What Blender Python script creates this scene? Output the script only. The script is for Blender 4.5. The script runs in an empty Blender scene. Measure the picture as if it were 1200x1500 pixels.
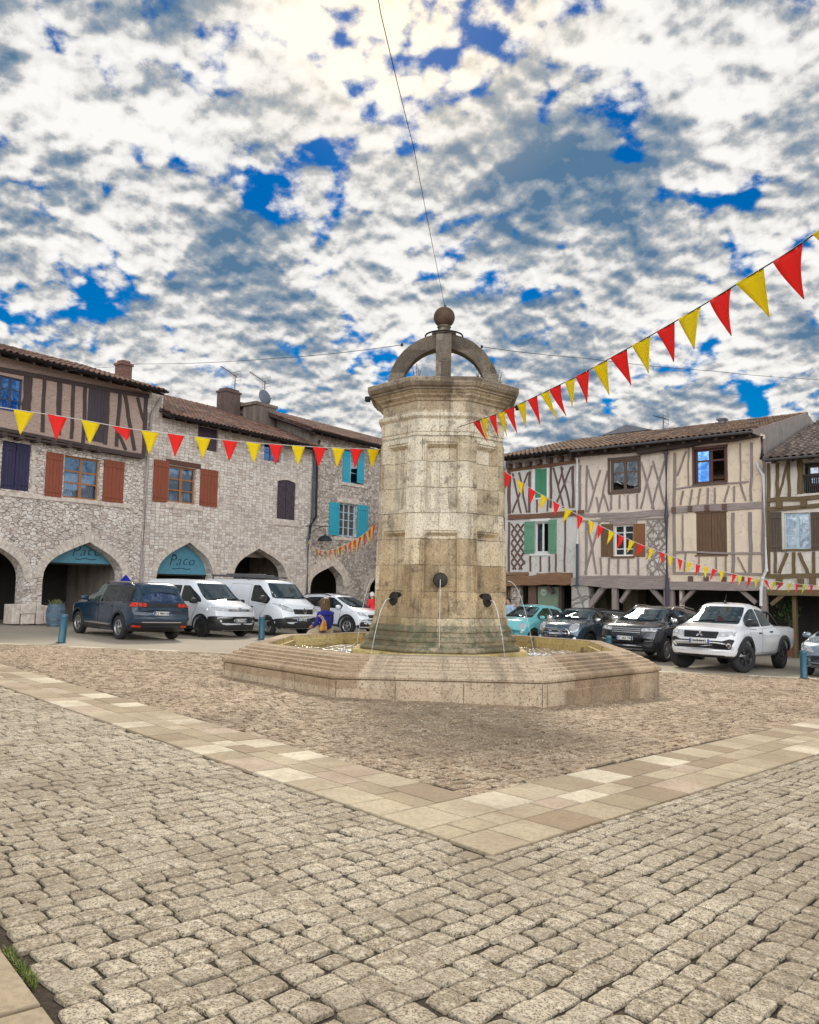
import bpy, bmesh, math, random
import numpy as np
from mathutils import Vector, Matrix
from mathutils.bvhtree import BVHTree
from mathutils.geometry import delaunay_2d_cdt
random.seed(7); RNG = np.random.default_rng(7)
R = math.radians
SC = bpy.context.scene
COL = SC.collection
# ------------------------------------------------------------------ camera
CAM = Vector((0, 0, 1.6)); FPX = 1200.0
PITCH, ROLL = math.atan(108/1200), R(1.0)
_f = Vector((0, math.cos(PITCH), math.sin(PITCH)))
_r0 = Vector((1, 0, 0)); _u0 = Vector((0, -math.sin(PITCH), math.cos(PITCH)))
_r = _r0*math.cos(ROLL) + _u0*math.sin(ROLL)
_u = _u0*math.cos(ROLL) - _r0*math.sin(ROLL)
cam = bpy.data.objects.new('camera', bpy.data.cameras.new('camera')); COL.objects.link(cam)
cam.data.sensor_fit = 'HORIZONTAL'; cam.data.sensor_width = 36; cam.data.lens = 36
cam.data.clip_end = 2000
M = Matrix.Identity(4)
for i in range(3):
    M[i][0], M[i][1], M[i][2], M[i][3] = _r[i], _u[i], -_f[i], CAM[i]
cam.matrix_world = M
SC.camera = cam
def ray(px, py):                                   # view direction of a point measured in the photograph
    return _f + _r*((px-600)/FPX) - _u*((py-750)/FPX)
GX, GY = -0.025, -0.013                            # the square falls gently to the right and away
def gz(x, y): return GX*x + GY*y
def ground(px, py):
    d = ray(px, py)
    k = (gz(0, 0) - CAM.z + 0)/(d.z - GX*d.x - GY*d.y)
    p = CAM + d*k
    return Vector((p.x, p.y, gz(p.x, p.y)))
def at(px, py, Y):
    d = ray(px, py); return CAM + d*(Y/d.y)
# ------------------------------------------------------------------ object helpers
def tag(o, label=None, cat=None, group=None, kind=None):
    if label: o['label'] = label
    if cat: o['category'] = cat
    if group: o['group'] = group
    if kind: o['kind'] = kind
    return o
def empty(name, loc=(0, 0, 0), rz=0, label=None, cat=None, group=None):
    o = bpy.data.objects.new(name, None); COL.objects.link(o)
    o.location = loc; o.rotation_euler = (0, 0, rz); o.empty_display_size = .2
    return tag(o, label, cat, group)
def link(name, me, mats, parent=None, smooth=False):
    o = bpy.data.objects.new(name, me); COL.objects.link(o)
    if not isinstance(mats, (list, tuple)): mats = [mats]
    for m in mats: me.materials.append(m)
    if smooth: me.polygons.foreach_set('use_smooth', [True]*len(me.polygons))
    if parent: o.parent = parent
    return o
class MB:
    """collects polygons; build() links them as one mesh object"""
    def __init__(s): s.v = []; s.f = []; s.m = []; s.mi = 0
    def add(s, vs, fs, mi=None):
        n = len(s.v); s.v += [tuple(v) for v in vs]
        for f in fs: s.f.append([n+i for i in f]); s.m.append(s.mi if mi is None else mi)
        return s
    def box(s, x0, x1, y0, y1, z0, z1, mi=None):
        return s.add([(x0,y0,z0),(x1,y0,z0),(x1,y1,z0),(x0,y1,z0),(x0,y0,z1),(x1,y0,z1),(x1,y1,z1),(x0,y1,z1)],
              [(0,3,2,1),(4,5,6,7),(0,1,5,4),(1,2,6,5),(2,3,7,6),(3,0,4,7)], mi)
    def prism(s, poly, y0, y1, mi=None):            # polygon in (x,z), extruded from y0 (front) to y1
        n = len(poly)
        vs = [(p[0], y0, p[1]) for p in poly] + [(p[0], y1, p[1]) for p in poly]
        fs = [list(range(n)), list(range(2*n-1, n-1, -1))]
        fs += [(i, i+n, (i+1) % n+n, (i+1) % n) for i in range(n)]
        return s.add(vs, fs, mi)
    def bar(s, x0, z0, x1, z1, w, y0, y1, mi=None): # straight timber in the facade plane
        d = Vector((x1-x0, z1-z0)); L = d.length or 1e-6; d /= L; nn = Vector((-d.y, d.x))*(w/2)
        pts = [(x0-nn.x, z0-nn.y), (x1-nn.x, z1-nn.y), (x1+nn.x, z1+nn.y), (x0+nn.x, z0+nn.y)]
        return s.prism(pts, y0, y1, mi)
    def tube(s, pts, r, n=8, mi=None, cap=True):
        pts = [Vector(p) for p in pts]; rs = r if isinstance(r, (list, tuple)) else [r]*len(pts)
        rings = []; up = Vector((0, 0, 1))
        for i, p in enumerate(pts):
            d = (pts[min(i+1, len(pts)-1)] - pts[max(i-1, 0)]).normalized()
            a = d.cross(up)
            if a.length < 1e-3: a = d.cross(Vector((1, 0, 0)))
            a.normalize(); b = d.cross(a)
            rings.append([p + (a*math.cos(2*math.pi*k/n) + b*math.sin(2*math.pi*k/n))*rs[i] for k in range(n)])
        vs = [v for ring in rings for v in ring]; fs = []
        for i in range(len(pts)-1):
            for k in range(n):
                k2 = (k+1) % n
                fs.append((i*n+k, i*n+k2, (i+1)*n+k2, (i+1)*n+k))
        if cap: fs += [list(range(n-1, -1, -1)), [(len(pts)-1)*n+k for k in range(n)]]
        return s.add(vs, fs, mi)
    def lathe(s, prof, n=24, c=(0, 0, 0), axis='z', mi=None, cap=True):   # prof: (radius, height)
        vs = []; fs = []
        for r, h in prof:
            for k in range(n):
                a = 2*math.pi*k/n; q = (r*math.cos(a), r*math.sin(a), h)
                if axis == 'y': q = (q[0], q[2], -q[1])
                if axis == 'x': q = (q[2], q[0], q[1])
                vs.append((c[0]+q[0], c[1]+q[1], c[2]+q[2]))
        for i in range(len(prof)-1):
            for k in range(n):
                k2 = (k+1) % n
                fs.append((i*n+k, i*n+k2, (i+1)*n+k2, (i+1)*n+k))
        if cap: fs += [list(range(n-1, -1, -1)), [(len(prof)-1)*n+k for k in range(n)]]
        return s.add(vs, fs, mi)
    def build(s, name, mats, parent=None, smooth=False, bevel=0, fix=True):
        me = bpy.data.meshes.new(name); me.from_pydata(s.v, [], s.f)
        me.polygons.foreach_set('material_index', s.m)
        if fix or bevel:
            bm = bmesh.new(); bm.from_mesh(me)
            if fix: bmesh.ops.recalc_face_normals(bm, faces=bm.faces)
            if bevel:
                bmesh.ops.bevel(bm, geom=[e for e in bm.edges if e.is_manifold and e.calc_face_angle(0) > .5], offset=bevel,
                                segments=1, affect='EDGES', clamp_overlap=True)
            bm.to_mesh(me); bm.free()
        return link(name, me, mats, parent, smooth)
def rot90(v): return Vector((-v.y, v.x))
def fill2d(outer, holes=(), step=0):
    """triangles of a polygon with holes"""
    vs = []; es = []
    for lp in [outer]+list(holes):
        n0 = len(vs); vs += [Vector(p[:2]) for p in lp]
        es += [(n0+i, n0+(i+1) % len(lp)) for i in range(len(lp))]
    if step:
        xs = [p[0] for p in outer]; ys = [p[1] for p in outer]
        x = min(xs)+step*.5
        while x < max(xs):
            y = min(ys)+step*.5
            while y < max(ys):
                if inside((x, y), outer): vs.append(Vector((x, y)))
                y += step
            x += step
    r = delaunay_2d_cdt(vs, es, [], 0, 1e-5)
    V = r[0]; F = []
    for f in r[2]:
        c = sum((V[i] for i in f), Vector((0, 0)))/len(f)
        if inside(c, outer) and not any(inside(c, h) for h in holes): F.append(list(f))
    return V, F
def inside(p, poly):
    c = False; n = len(poly); x, y = p[0], p[1]
    for i in range(n):
        a = poly[i]; b = poly[i-1]
        if (a[1] > y) != (b[1] > y) and x < (b[0]-a[0])*(y-a[1])/(b[1]-a[1])+a[0]: c = not c
    return c
def wall_mesh(mb, outer, holes, y0, y1, mi=0, mir=None):
    """a wall in the (x,z) plane with openings through it"""
    V, F = fill2d(outer, holes)
    mb.add([(v.x, y0, v.y) for v in V], F, mi); mb.add([(v.x, y1, v.y) for v in V], [f[::-1] for f in F], mi)
    for lp in [outer]+list(holes):
        n = len(lp)
        mb.add([(p[0], y0, p[1]) for p in lp]+[(p[0], y1, p[1]) for p in lp], [(i, (i+1) % n, (i+1) % n+n, i+n) for i in range(n)],
               mi if (mir is None or lp is outer) else mir)
    return mb
# ------------------------------------------------------------------ materials
class NT:
    def __init__(s, name):
        s.mat = bpy.data.materials.new(name); s.mat.use_nodes = True
        s.t = s.mat.node_tree; s.n = s.t.nodes; s.n.clear()
        s.out = s.n.new('ShaderNodeOutputMaterial')
    def add(s, typ, ins=None, **props):
        nd = s.n.new('ShaderNode'+typ)
        for k, v in props.items(): setattr(nd, k, v)
        for k, v in (ins or {}).items(): s.set(nd.inputs[k], v)
        return nd
    def set(s, sock, v):
        if hasattr(v, 'is_output') or isinstance(v, bpy.types.NodeSocket): s.t.links.new(v, sock)
        elif isinstance(v, (tuple, list)) and sock.type == 'RGBA': sock.default_value = (*v[:3], 1)
        else: sock.default_value = v
    def coord(s, scale=1, kind='Object'):
        tc = s.add('TexCoord'); mp = s.add('Mapping', {'Vector': tc.outputs[kind]})
        mp.inputs['Scale'].default_value = (scale,)*3 if not isinstance(scale, (tuple, list)) else scale
        return mp.outputs[0]
    def noise(s, vec, scale, detail=4, rough=.55, dist=0, out='Fac', dim='3D'):
        return s.add('TexNoise', {'Vector': vec, 'Scale': scale, 'Detail': detail, 'Roughness': rough, 'Distortion': dist}, noise_dimensions=dim).outputs[out]
    def ramp(s, fac, stops, interp='LINEAR'):
        r = s.add('ValToRGB', {'Fac': fac}); cr = r.color_ramp; cr.interpolation = interp
        while len(cr.elements) < len(stops): cr.elements.new(.5)
        for e, (p, c) in zip(cr.elements, stops):
            e.position = p; e.color = (*c, 1) if isinstance(c, (tuple, list)) else (c, c, c, 1)
        return r.outputs[0]
    def math(s, op, a, b=0.0, clamp=False):
        m = s.add('Math', operation=op, use_clamp=clamp); s.set(m.inputs[0], a); s.set(m.inputs[1], b); return m.outputs[0]
    def mix(s, fac, a, b, blend='MIX'):
        m = s.add('Mix', data_type='RGBA', blend_type=blend); s.set(m.inputs[0], fac)
        s.set(m.inputs[6], a); s.set(m.inputs[7], b); return m.outputs[2]
    def vmath(s, op, a, b):
        m = s.add('VectorMath', operation=op); s.set(m.inputs[0], a); s.set(m.inputs[1], b); return m.outputs[0]
    def bump(s, h, dist=.02, strength=1.0, normal=None):
        ins = {'Height': h, 'Distance': dist, 'Strength': strength}
        if normal is not None: ins['Normal'] = normal
        return s.add('Bump', ins).outputs[0]
    def pbr(s, color, rough=.8, normal=None, **kw):
        b = s.add('BsdfPrincipled', {'Base Color': color, 'Roughness': rough})
        if normal is not None: s.set(b.inputs['Normal'], normal)
        for k, v in kw.items(): s.set(b.inputs[k.replace('_', ' ')], v)
        s.t.links.new(b.outputs[0], s.out.inputs[0]); return s.mat
def plain(name, col, rough=.6, metal=0, var=.15, bump=0, scale=6, **kw):
    n = NT(name); c = n.coord(1)
    f = n.noise(c, scale, 5, .6)
    dark = tuple(x*(1-var) for x in col); lite = tuple(min(1, x*(1+var)) for x in col)
    colr = n.ramp(f, [(.3, dark), (.7, lite)])
    nm = n.bump(n.noise(c, scale*6, 4), .004, bump) if bump else None
    return n.pbr(colr, rough, nm, Metallic=metal, **kw)
def paint(name, col, rough=.25, metal=0.0, coat=1.0):
    n = NT(name)
    d = n.noise(n.coord(1), 3, 4)
    return n.pbr(col, n.math('ADD', n.math('MULTIPLY', d, .12), rough-.06), None, Metallic=metal, Coat_Weight=coat, Coat_Roughness=.04)
def glass(name, tint=(.55, .6, .62), bias=.12, ior=1.7, refl=(1, 1, 1), rough=.02):
    n = NT(name)
    fr = n.add('Fresnel', {'IOR': ior}).outputs[0]
    fac = n.math('ADD', fr, bias, True)
    nz = n.noise(n.coord(1), 1.3, 2); nm = n.bump(nz, .03, .25)
    t = n.add('BsdfTransparent', {'Color': tint}).outputs[0]
    g = n.add('BsdfGlossy', {'Color': refl, 'Roughness': rough, 'Normal': nm}).outputs[0]
    mx = n.add('MixShader', {0: fac, 1: t, 2: g})
    n.t.links.new(mx.outputs[0], n.out.inputs[0]); return n.mat
def wood(name, col, rough=.8, axis='z', scale=1.0, var=.5):
    n = NT(name); st = {'z': (7, 7, .7), 'x': (.7, 7, 7)}[axis]
    c = n.coord(tuple(k*scale for k in st))
    f = n.noise(c, 3.0, 7, .7, .6)
    g = n.noise(n.coord(1), 1.4, 3)
    k = n.ramp(f, [(.28, tuple(x*(1-var) for x in col)), (.55, col), (.8, tuple(min(1, x*(1+var*.8)) for x in col))])
    k = n.mix(n.math('MULTIPLY', g, .5), k, tuple(x*.55 for x in col))
    return n.pbr(k, rough, n.bump(f, .012, .8))
MAT = {}
def rubble(name, cols, scale=3.2, flat=1.6, mortar=(.33, .28, .24), mw=.055, seed=0.0, depth=.05, rnd=.9, warp=.28):
    """rubble stone: distorted voronoi cells with recessed mortar"""
    n = NT(name); c = n.coord((1, 1, flat))
    c = n.vmath('ADD', c, (seed, seed*.7, seed*.3))
    w = n.add('TexNoise', {'Vector': c, 'Scale': 1.7, 'Detail': 3}).outputs['Color']
    c2 = n.vmath('ADD', c, n.vmath('MULTIPLY', n.vmath('SUBTRACT', w, (.5, .5, .5)), (warp, warp, warp)))
    ve = n.add('TexVoronoi', {'Vector': c2, 'Scale': scale, 'Randomness': rnd}, feature='DISTANCE_TO_EDGE').outputs['Distance']
    vc = n.add('TexVoronoi', {'Vector': c2, 'Scale': scale, 'Randomness': rnd}, feature='F1').outputs['Color']
    val = n.add('SeparateColor', {'Color': vc}).outputs[0]
    st = n.ramp(val, [(i/max(1, len(cols)-1), k) for i, k in enumerate(cols)])
    fn = n.noise(c, 14, 6, .7)
    st = n.mix(n.ramp(fn, [(.34, .6), (.52, 0.0)]), st, tuple(k*.62 for k in cols[0]))
    big = n.noise(c, .45, 4)
    st = n.mix(n.ramp(big, [(.45, 0.0), (.75, .55)]), st, tuple(k*.6 for k in cols[-1]))
    edge = n.ramp(n.math('ADD', ve, n.math('MULTIPLY', n.math('SUBTRACT', fn, .5), .05)), [(mw*.35, 0.0), (mw*1.2, 1.0)])
    colr = n.mix(edge, mortar, st)
    h = n.math('ADD', n.math('MULTIPLY', edge, 1.0), n.math('MULTIPLY', fn, .55))
    return n.pbr(colr, .9, n.bump(h, depth, 1.0))
def coursed(name, cols, bw=.36, bh=.17, mortar=(.24, .21, .19), seed=0.0, depth=.04, msize=.016, warp=.07, swap=True):
    """roughly squared stones laid in courses on the facade plane"""
    n = NT(name); tc = n.add('TexCoord').outputs['Object']
    sp = n.add('SeparateXYZ', {'Vector': tc})
    hv = n.math('ADD', sp.outputs[0], sp.outputs[1]) if swap else sp.outputs[0]
    c = n.add('CombineXYZ', {'X': hv, 'Y': sp.outputs[2], 'Z': seed}).outputs[0]
    w = n.add('TexNoise', {'Vector': c, 'Scale': 1.6, 'Detail': 4}).outputs['Color']
    c2 = n.vmath('ADD', c, n.vmath('MULTIPLY', n.vmath('SUBTRACT', w, (.5, .5, .5)), (warp*1.7, warp, 0)))
    br = n.add('TexBrick', {'Vector': c2, 'Color1': (0, 0, 0), 'Color2': (1, 1, 1), 'Mortar': (.5, .5, .5), 'Scale': 1.0, 'Mortar Size': msize,
        'Mortar Smooth': .25, 'Brick Width': bw, 'Row Height': bh}, offset=.5, squash=.72, squash_frequency=3)
    val = n.add('SeparateColor', {'Color': br.outputs[0]}).outputs[0]
    vn = n.noise(n.add('VectorMath', {0: c2, 1: (3.1/bw/2.5, 0, 0)}, operation='MULTIPLY').outputs[0], 1.0, 0)
    fn = n.noise(c, 16, 6, .7)
    st = n.ramp(n.math('ADD', n.math('MULTIPLY', val, .75), n.math('MULTIPLY', vn, .3)), [(i/max(1, len(cols)-1), k) for i, k in enumerate(cols)])
    st = n.mix(n.ramp(fn, [(.35, .7), (.6, 0.0)]), st, tuple(k*.6 for k in cols[0]))
    big = n.noise(c, .5, 4)
    st = n.mix(n.ramp(big, [(.42, 0.0), (.75, .6)]), st, tuple(k*.62 for k in cols[-1]))
    edge = n.math('SUBTRACT', 1.0, br.outputs['Fac'], True)
    colr = n.mix(edge, mortar, st)
    h = n.math('ADD', edge, n.math('MULTIPLY', fn, .5))
    return n.pbr(colr, .9, n.bump(h, depth, 1.0))
def plaster(name, col, stain=(.5, .42, .33), amt=.5, rough=.92):
    n = NT(name); c = n.coord(1)
    f = n.noise(c, 2.2, 6, .65); g = n.noise(n.coord((2.5, 2.5, .35)), 1.6, 5, .6)
    k = n.mix(n.ramp(f, [(.35, 0.0), (.75, amt)]), col, tuple(x*.72 for x in col))
    k = n.mix(n.ramp(g, [(.45, 0.0), (.70, amt)]), k, stain)
    cr = n.add('TexVoronoi', {'Vector': n.vmath('ADD', c, n.vmath('MULTIPLY', n.add('TexNoise', {'Vector': c, 'Scale': 3.0, 'Detail': 5}).outputs['Color'], (.5, .5, .5))), 'Scale': 1.1}, feature='DISTANCE_TO_EDGE').outputs['Distance']
    k = n.mix(n.ramp(cr, [(.003, .45), (.014, 0.0)]), k, tuple(x*.45 for x in stain))
    return n.pbr(k, rough, n.bump(n.noise(c, 22, 5, .7), .012, .7))
def tiles(name, cols):
    n = NT(name); tc = n.add('TexCoord').outputs['Object']
    a = n.add('VectorMath', {0: tc, 1: (4.6, 2.7, 0)}, operation='MULTIPLY').outputs[0]
    vc = n.add('TexVoronoi', {'Vector': a, 'Scale': 1.0, 'Randomness': .6}, feature='F1').outputs['Color']
    val = n.add('SeparateColor', {'Color': vc}).outputs[0]
    k = n.ramp(val, [(i/(len(cols)-1), q) for i, q in enumerate(cols)])
    f = n.noise(tc, 9, 6, .7); g = n.noise(tc, .8, 4)
    k = n.mix(n.ramp(f, [(.5, 0.0), (.72, .6)]), k, (.24, .20, .15))
    k = n.mix(n.ramp(g, [(.42, 0.0), (.7, .75)]), k, (.045, .032, .028))
    return n.pbr(k, .9, n.bump(f, .02, .8))
MAT['iron'] = plain('dark_iron', (.02, .02, .022), .5, .6)
MAT['zinc'] = plain('zinc_metal', (.16, .16, .17), .5, .6)
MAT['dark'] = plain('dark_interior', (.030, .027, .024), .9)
MAT['black'] = plain('black_rubber', (.02, .02, .021), .75)
MAT['blackplastic'] = plain('black_plastic', (.018, .018, .02), .42)
MAT['pane'] = glass('window_glass', (.5, .55, .6), .20, 1.9, (.78, .88, 1))
MAT['curtain'] = plain('white_curtain', (.62, .63, .66), .9, var=.08)
# ------------------------------------------------------------------ sky and light
SUN_AZ, SUN_EL = R(-1.0), R(40)      # ahead of the camera, behind the clouds
w = bpy.data.worlds.new('World'); SC.world = w; w.use_nodes = True
wn = NT.__new__(NT); wn.t = w.node_tree; wn.n = w.node_tree.nodes; wn.n.clear()
wo = wn.n.new('ShaderNodeOutputWorld')
sky = wn.add('TexSky', sky_type='NISHITA', sun_disc=False, sun_elevation=SUN_EL, sun_rotation=SUN_AZ, altitude=100, air_density=1.0, dust_density=.2, ozone_density=3.0)
hs = wn.add('HueSaturation', {'Color': sky.outputs[0], 'Saturation': 1.9, 'Value': .8, 'Hue': .505})
sunv = Vector((math.sin(SUN_AZ)*math.cos(SUN_EL), math.cos(SUN_AZ)*math.cos(SUN_EL), math.sin(SUN_EL)))
tc = wn.add('TexCoord').outputs['Generated']
sp = wn.add('SeparateXYZ', {'Vector': tc})
den = wn.math('MULTIPLY', wn.math('ADD', wn.math('MAXIMUM', sp.outputs[2], 0.0), .42), .80)
P0 = wn.add('CombineXYZ', {'X': wn.math('DIVIDE', sp.outputs[0], den), 'Y': wn.math('DIVIDE', sp.outputs[1], den), 'Z': 8.1}).outputs[0]
def cloud(P):
    wq = wn.add('TexNoise', {'Vector': P, 'Scale': 3.0, 'Detail': 2, 'Roughness': .5}).outputs['Color']
    P2 = wn.vmath('ADD', P, wn.vmath('MULTIPLY', wn.vmath('SUBTRACT', wq, (.5, .5, .5)), (.15, .15, 0)))
    big = wn.noise(P2, 4.2, 2, .5)
    puf = wn.add('TexVoronoi', {'Vector': P2, 'Scale': 15.0, 'Detail': 1.0, 'Roughness': .5, 'Lacunarity': 2.2, 'Randomness': 1.0}, feature='F1', normalize=True).outputs['Distance']
    fin = wn.noise(P, 18.0, 9, .57)
    d = wn.math('ADD', wn.math('MULTIPLY', big, .75), wn.math('ADD', wn.math('MULTIPLY', wn.math('SUBTRACT', .4, puf), .58), wn.math('MULTIPLY', wn.math('SUBTRACT', fin, .5), .44)))
    return d, big, fin, P2
d0, big0, fin0, Pw = cloud(P0)
# the same field a step towards the sun: edges turned to it are bright, the far side of each puff is dull
d1, _, _, _ = cloud(wn.vmath('ADD', P0, (0.0, .018, 0.0)))
cov = wn.ramp(d0, [(.262, 0.0), (.375, 1.0)], 'EASE')
emb = wn.math('SUBTRACT', d0, d1)
thick = wn.noise(wn.vmath('ADD', Pw, (7.3, 2.1, 0)), 4.6, 3, .5)
lit = wn.math('ADD', wn.math('MULTIPLY', emb, 3.0), wn.math('MULTIPLY', wn.math('SUBTRACT', fin0, .5), .8))
core = wn.math('SUBTRACT', wn.math('ADD', wn.math('MULTIPLY', wn.math('SUBTRACT', thick, .5), wn.math('MULTIPLY', wn.ramp(sp.outputs[2], [(.20, .35), (.50, 1.0)]), 2.5)), wn.math('MULTIPLY', wn.math('SUBTRACT', d0, .42), 1.0)), lit)
core = wn.math('ADD', core, .44)
shade = wn.ramp(core, [(.10, (.98, .965, .93)), (.32, (.84, .825, .80)), (.50, (.52, .53, .54)), (.66, (.30, .36, .43)), (.95, (.10, .20, .33))])
dt = wn.add('VectorMath', {0: tc, 1: tuple(sunv)}, operation='DOT_PRODUCT').outputs['Value']
glow = wn.ramp(dt, [(.965, 0.0), (.986, .12), (.996, .5), (1.0, .9)])
shade = wn.mix(glow, shade, (1.5, 1.25, .85))
front = wn.ramp(wn.math('MULTIPLY', dt, -1.0), [(.0, 1.0), (.5, 6.6)])   # sky opposite the sun brightened as added fill light for the facades
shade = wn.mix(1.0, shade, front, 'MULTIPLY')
hz = wn.ramp(sp.outputs[2], [(.02, 1.0), (.13, 0.0)])
shade = wn.mix(hz, shade, (.75, .76, .78)); cov = wn.math('MAXIMUM', cov, hz)
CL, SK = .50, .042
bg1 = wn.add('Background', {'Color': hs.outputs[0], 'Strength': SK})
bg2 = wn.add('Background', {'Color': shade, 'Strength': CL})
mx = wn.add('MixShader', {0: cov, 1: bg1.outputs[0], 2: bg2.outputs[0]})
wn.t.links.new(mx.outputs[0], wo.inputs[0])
w.cycles.sampling_method = 'MANUAL'; w.cycles.sample_map_resolution = 512
sl = bpy.data.lights.new('sun', 'SUN'); sl.energy = 1.5; sl.angle = R(10); sl.color = (1, .92, .78)
so = bpy.data.objects.new('sun', sl); COL.objects.link(so); so.location = (0, 0, 30)
so.rotation_euler = (-sunv).to_track_quat('-Z', 'Y').to_euler()
SC.view_settings.view_transform = 'Standard'; SC.view_settings.look = 'None'; SC.view_settings.gamma = 1; SC.view_settings.exposure = 1.0
SC.cycles.max_bounces = 6; SC.cycles.diffuse_bounces = 3; SC.cycles.transparent_max_bounces = 12; SC.cycles.use_denoising = True
# ------------------------------------------------------------------ the ground
def sheet(name, pts, mat, dz):
    mb = MB(); mb.add([(x, y, gz(x, y)+dz) for x, y in pts], [list(range(len(pts)))])
    return tag(mb.build(name, mat, fix=False), kind='structure')
n = NT('joint_earth'); c = n.coord(1); f = n.noise(c, 30, 6, .7)
earth = n.pbr(n.ramp(f, [(.3, (.025, .016, .01)), (.58, (.06, .04, .024)), (.8, (.18, .13, .08))]), .95, n.bump(f, .02, 1))
n = NT('street_asphalt'); c = n.coord(1); f = n.noise(c, 40, 5, .7); g = n.noise(c, .6, 4)
asph = n.pbr(n.mix(n.ramp(g, [(.4, 0.0), (.7, .6)]), n.ramp(f, [(.3, (.27, .225, .17)), (.7, (.44, .38, .295))]), (.40, .355, .29)), .9, n.bump(f, .01, .6))
sheet('ground', [(-400, -30), (400, -30), (400, 700), (-400, 700)], earth, -.012)
SY = 20.6                                            # where the cobbles give way to the street
sheet('street', [(-60, SY), (60, SY), (60, 90), (-60, 90)], asph, .002)
def granite(name, cols):
    n = NT(name); c = n.coord(1)
    at_ = n.add('Attribute', attribute_name='tone').outputs['Fac']
    k = n.ramp(at_, [(i/(len(cols)-1), q) for i, q in enumerate(cols)])
    s1 = n.noise(c, 95, 4, .75); s2 = n.noise(c, 30, 5, .75); s3 = n.noise(c, 5, 4)
    k = n.mix(n.ramp(s1, [(.42, 1.0), (.53, 0.0)]), k, tuple(q*.20 for q in cols[0]))
    k = n.mix(n.ramp(s2, [(.5, 0.0), (.62, .8)]), k, (.82, .72, .56))
    k = n.mix(n.ramp(s3, [(.45, 0.0), (.7, .45)]), k, tuple(q*.6 for q in cols[1]))
    s4 = n.noise(c, .55, 6, .7); k = n.mix(n.ramp(s4, [(.46, 0.0), (.66, .6)]), k, (.20, .14, .085))
    h = n.math('ADD', n.math('MULTIPLY', s1, .5), s2)
    return n.pbr(k, .78, n.bump(h, .012, 1.0))
cob = granite('granite_setts', [(.42, .335, .225), (.54, .44, .31), (.68, .57, .42), (.46, .355, .24)])
cob2 = granite('worn_setts', [(.36, .235, .135), (.48, .335, .20), (.64, .475, .30), (.42, .27, .155)])
K0 = ground(722, 1255)                               # outer corner of the paving band
KL = ground(0, 1005); KR = ground(1200, 1105)
I0 = ground(688, 1168)
e1 = Vector((KR.x-K0.x, KR.y-K0.y)).normalized(); eL = Vector((KL.x-K0.x, KL.y-K0.y)).normalized()
e2 = rot90(e1)                                       # points away, to the left
kxy = Vector((K0.x, K0.y))
def uv(p): d = Vector((p[0], p[1]))-kxy; return d.dot(e1), d.dot(e2)
def xy(u, v): return kxy + e1*u + e2*v
nL = Vector((-eL.y, eL.x));
if nL.dot(Vector((I0.x, I0.y))-kxy) < 0: nL = -nL    # inward normal of the left band
WR = (Vector((I0.x, I0.y))-kxy).dot(e2); WL = (Vector((I0.x, I0.y))-kxy).dot(nL)
print('band widths', WR, WL, 'corner', kxy, e1[:], eL[:])
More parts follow.
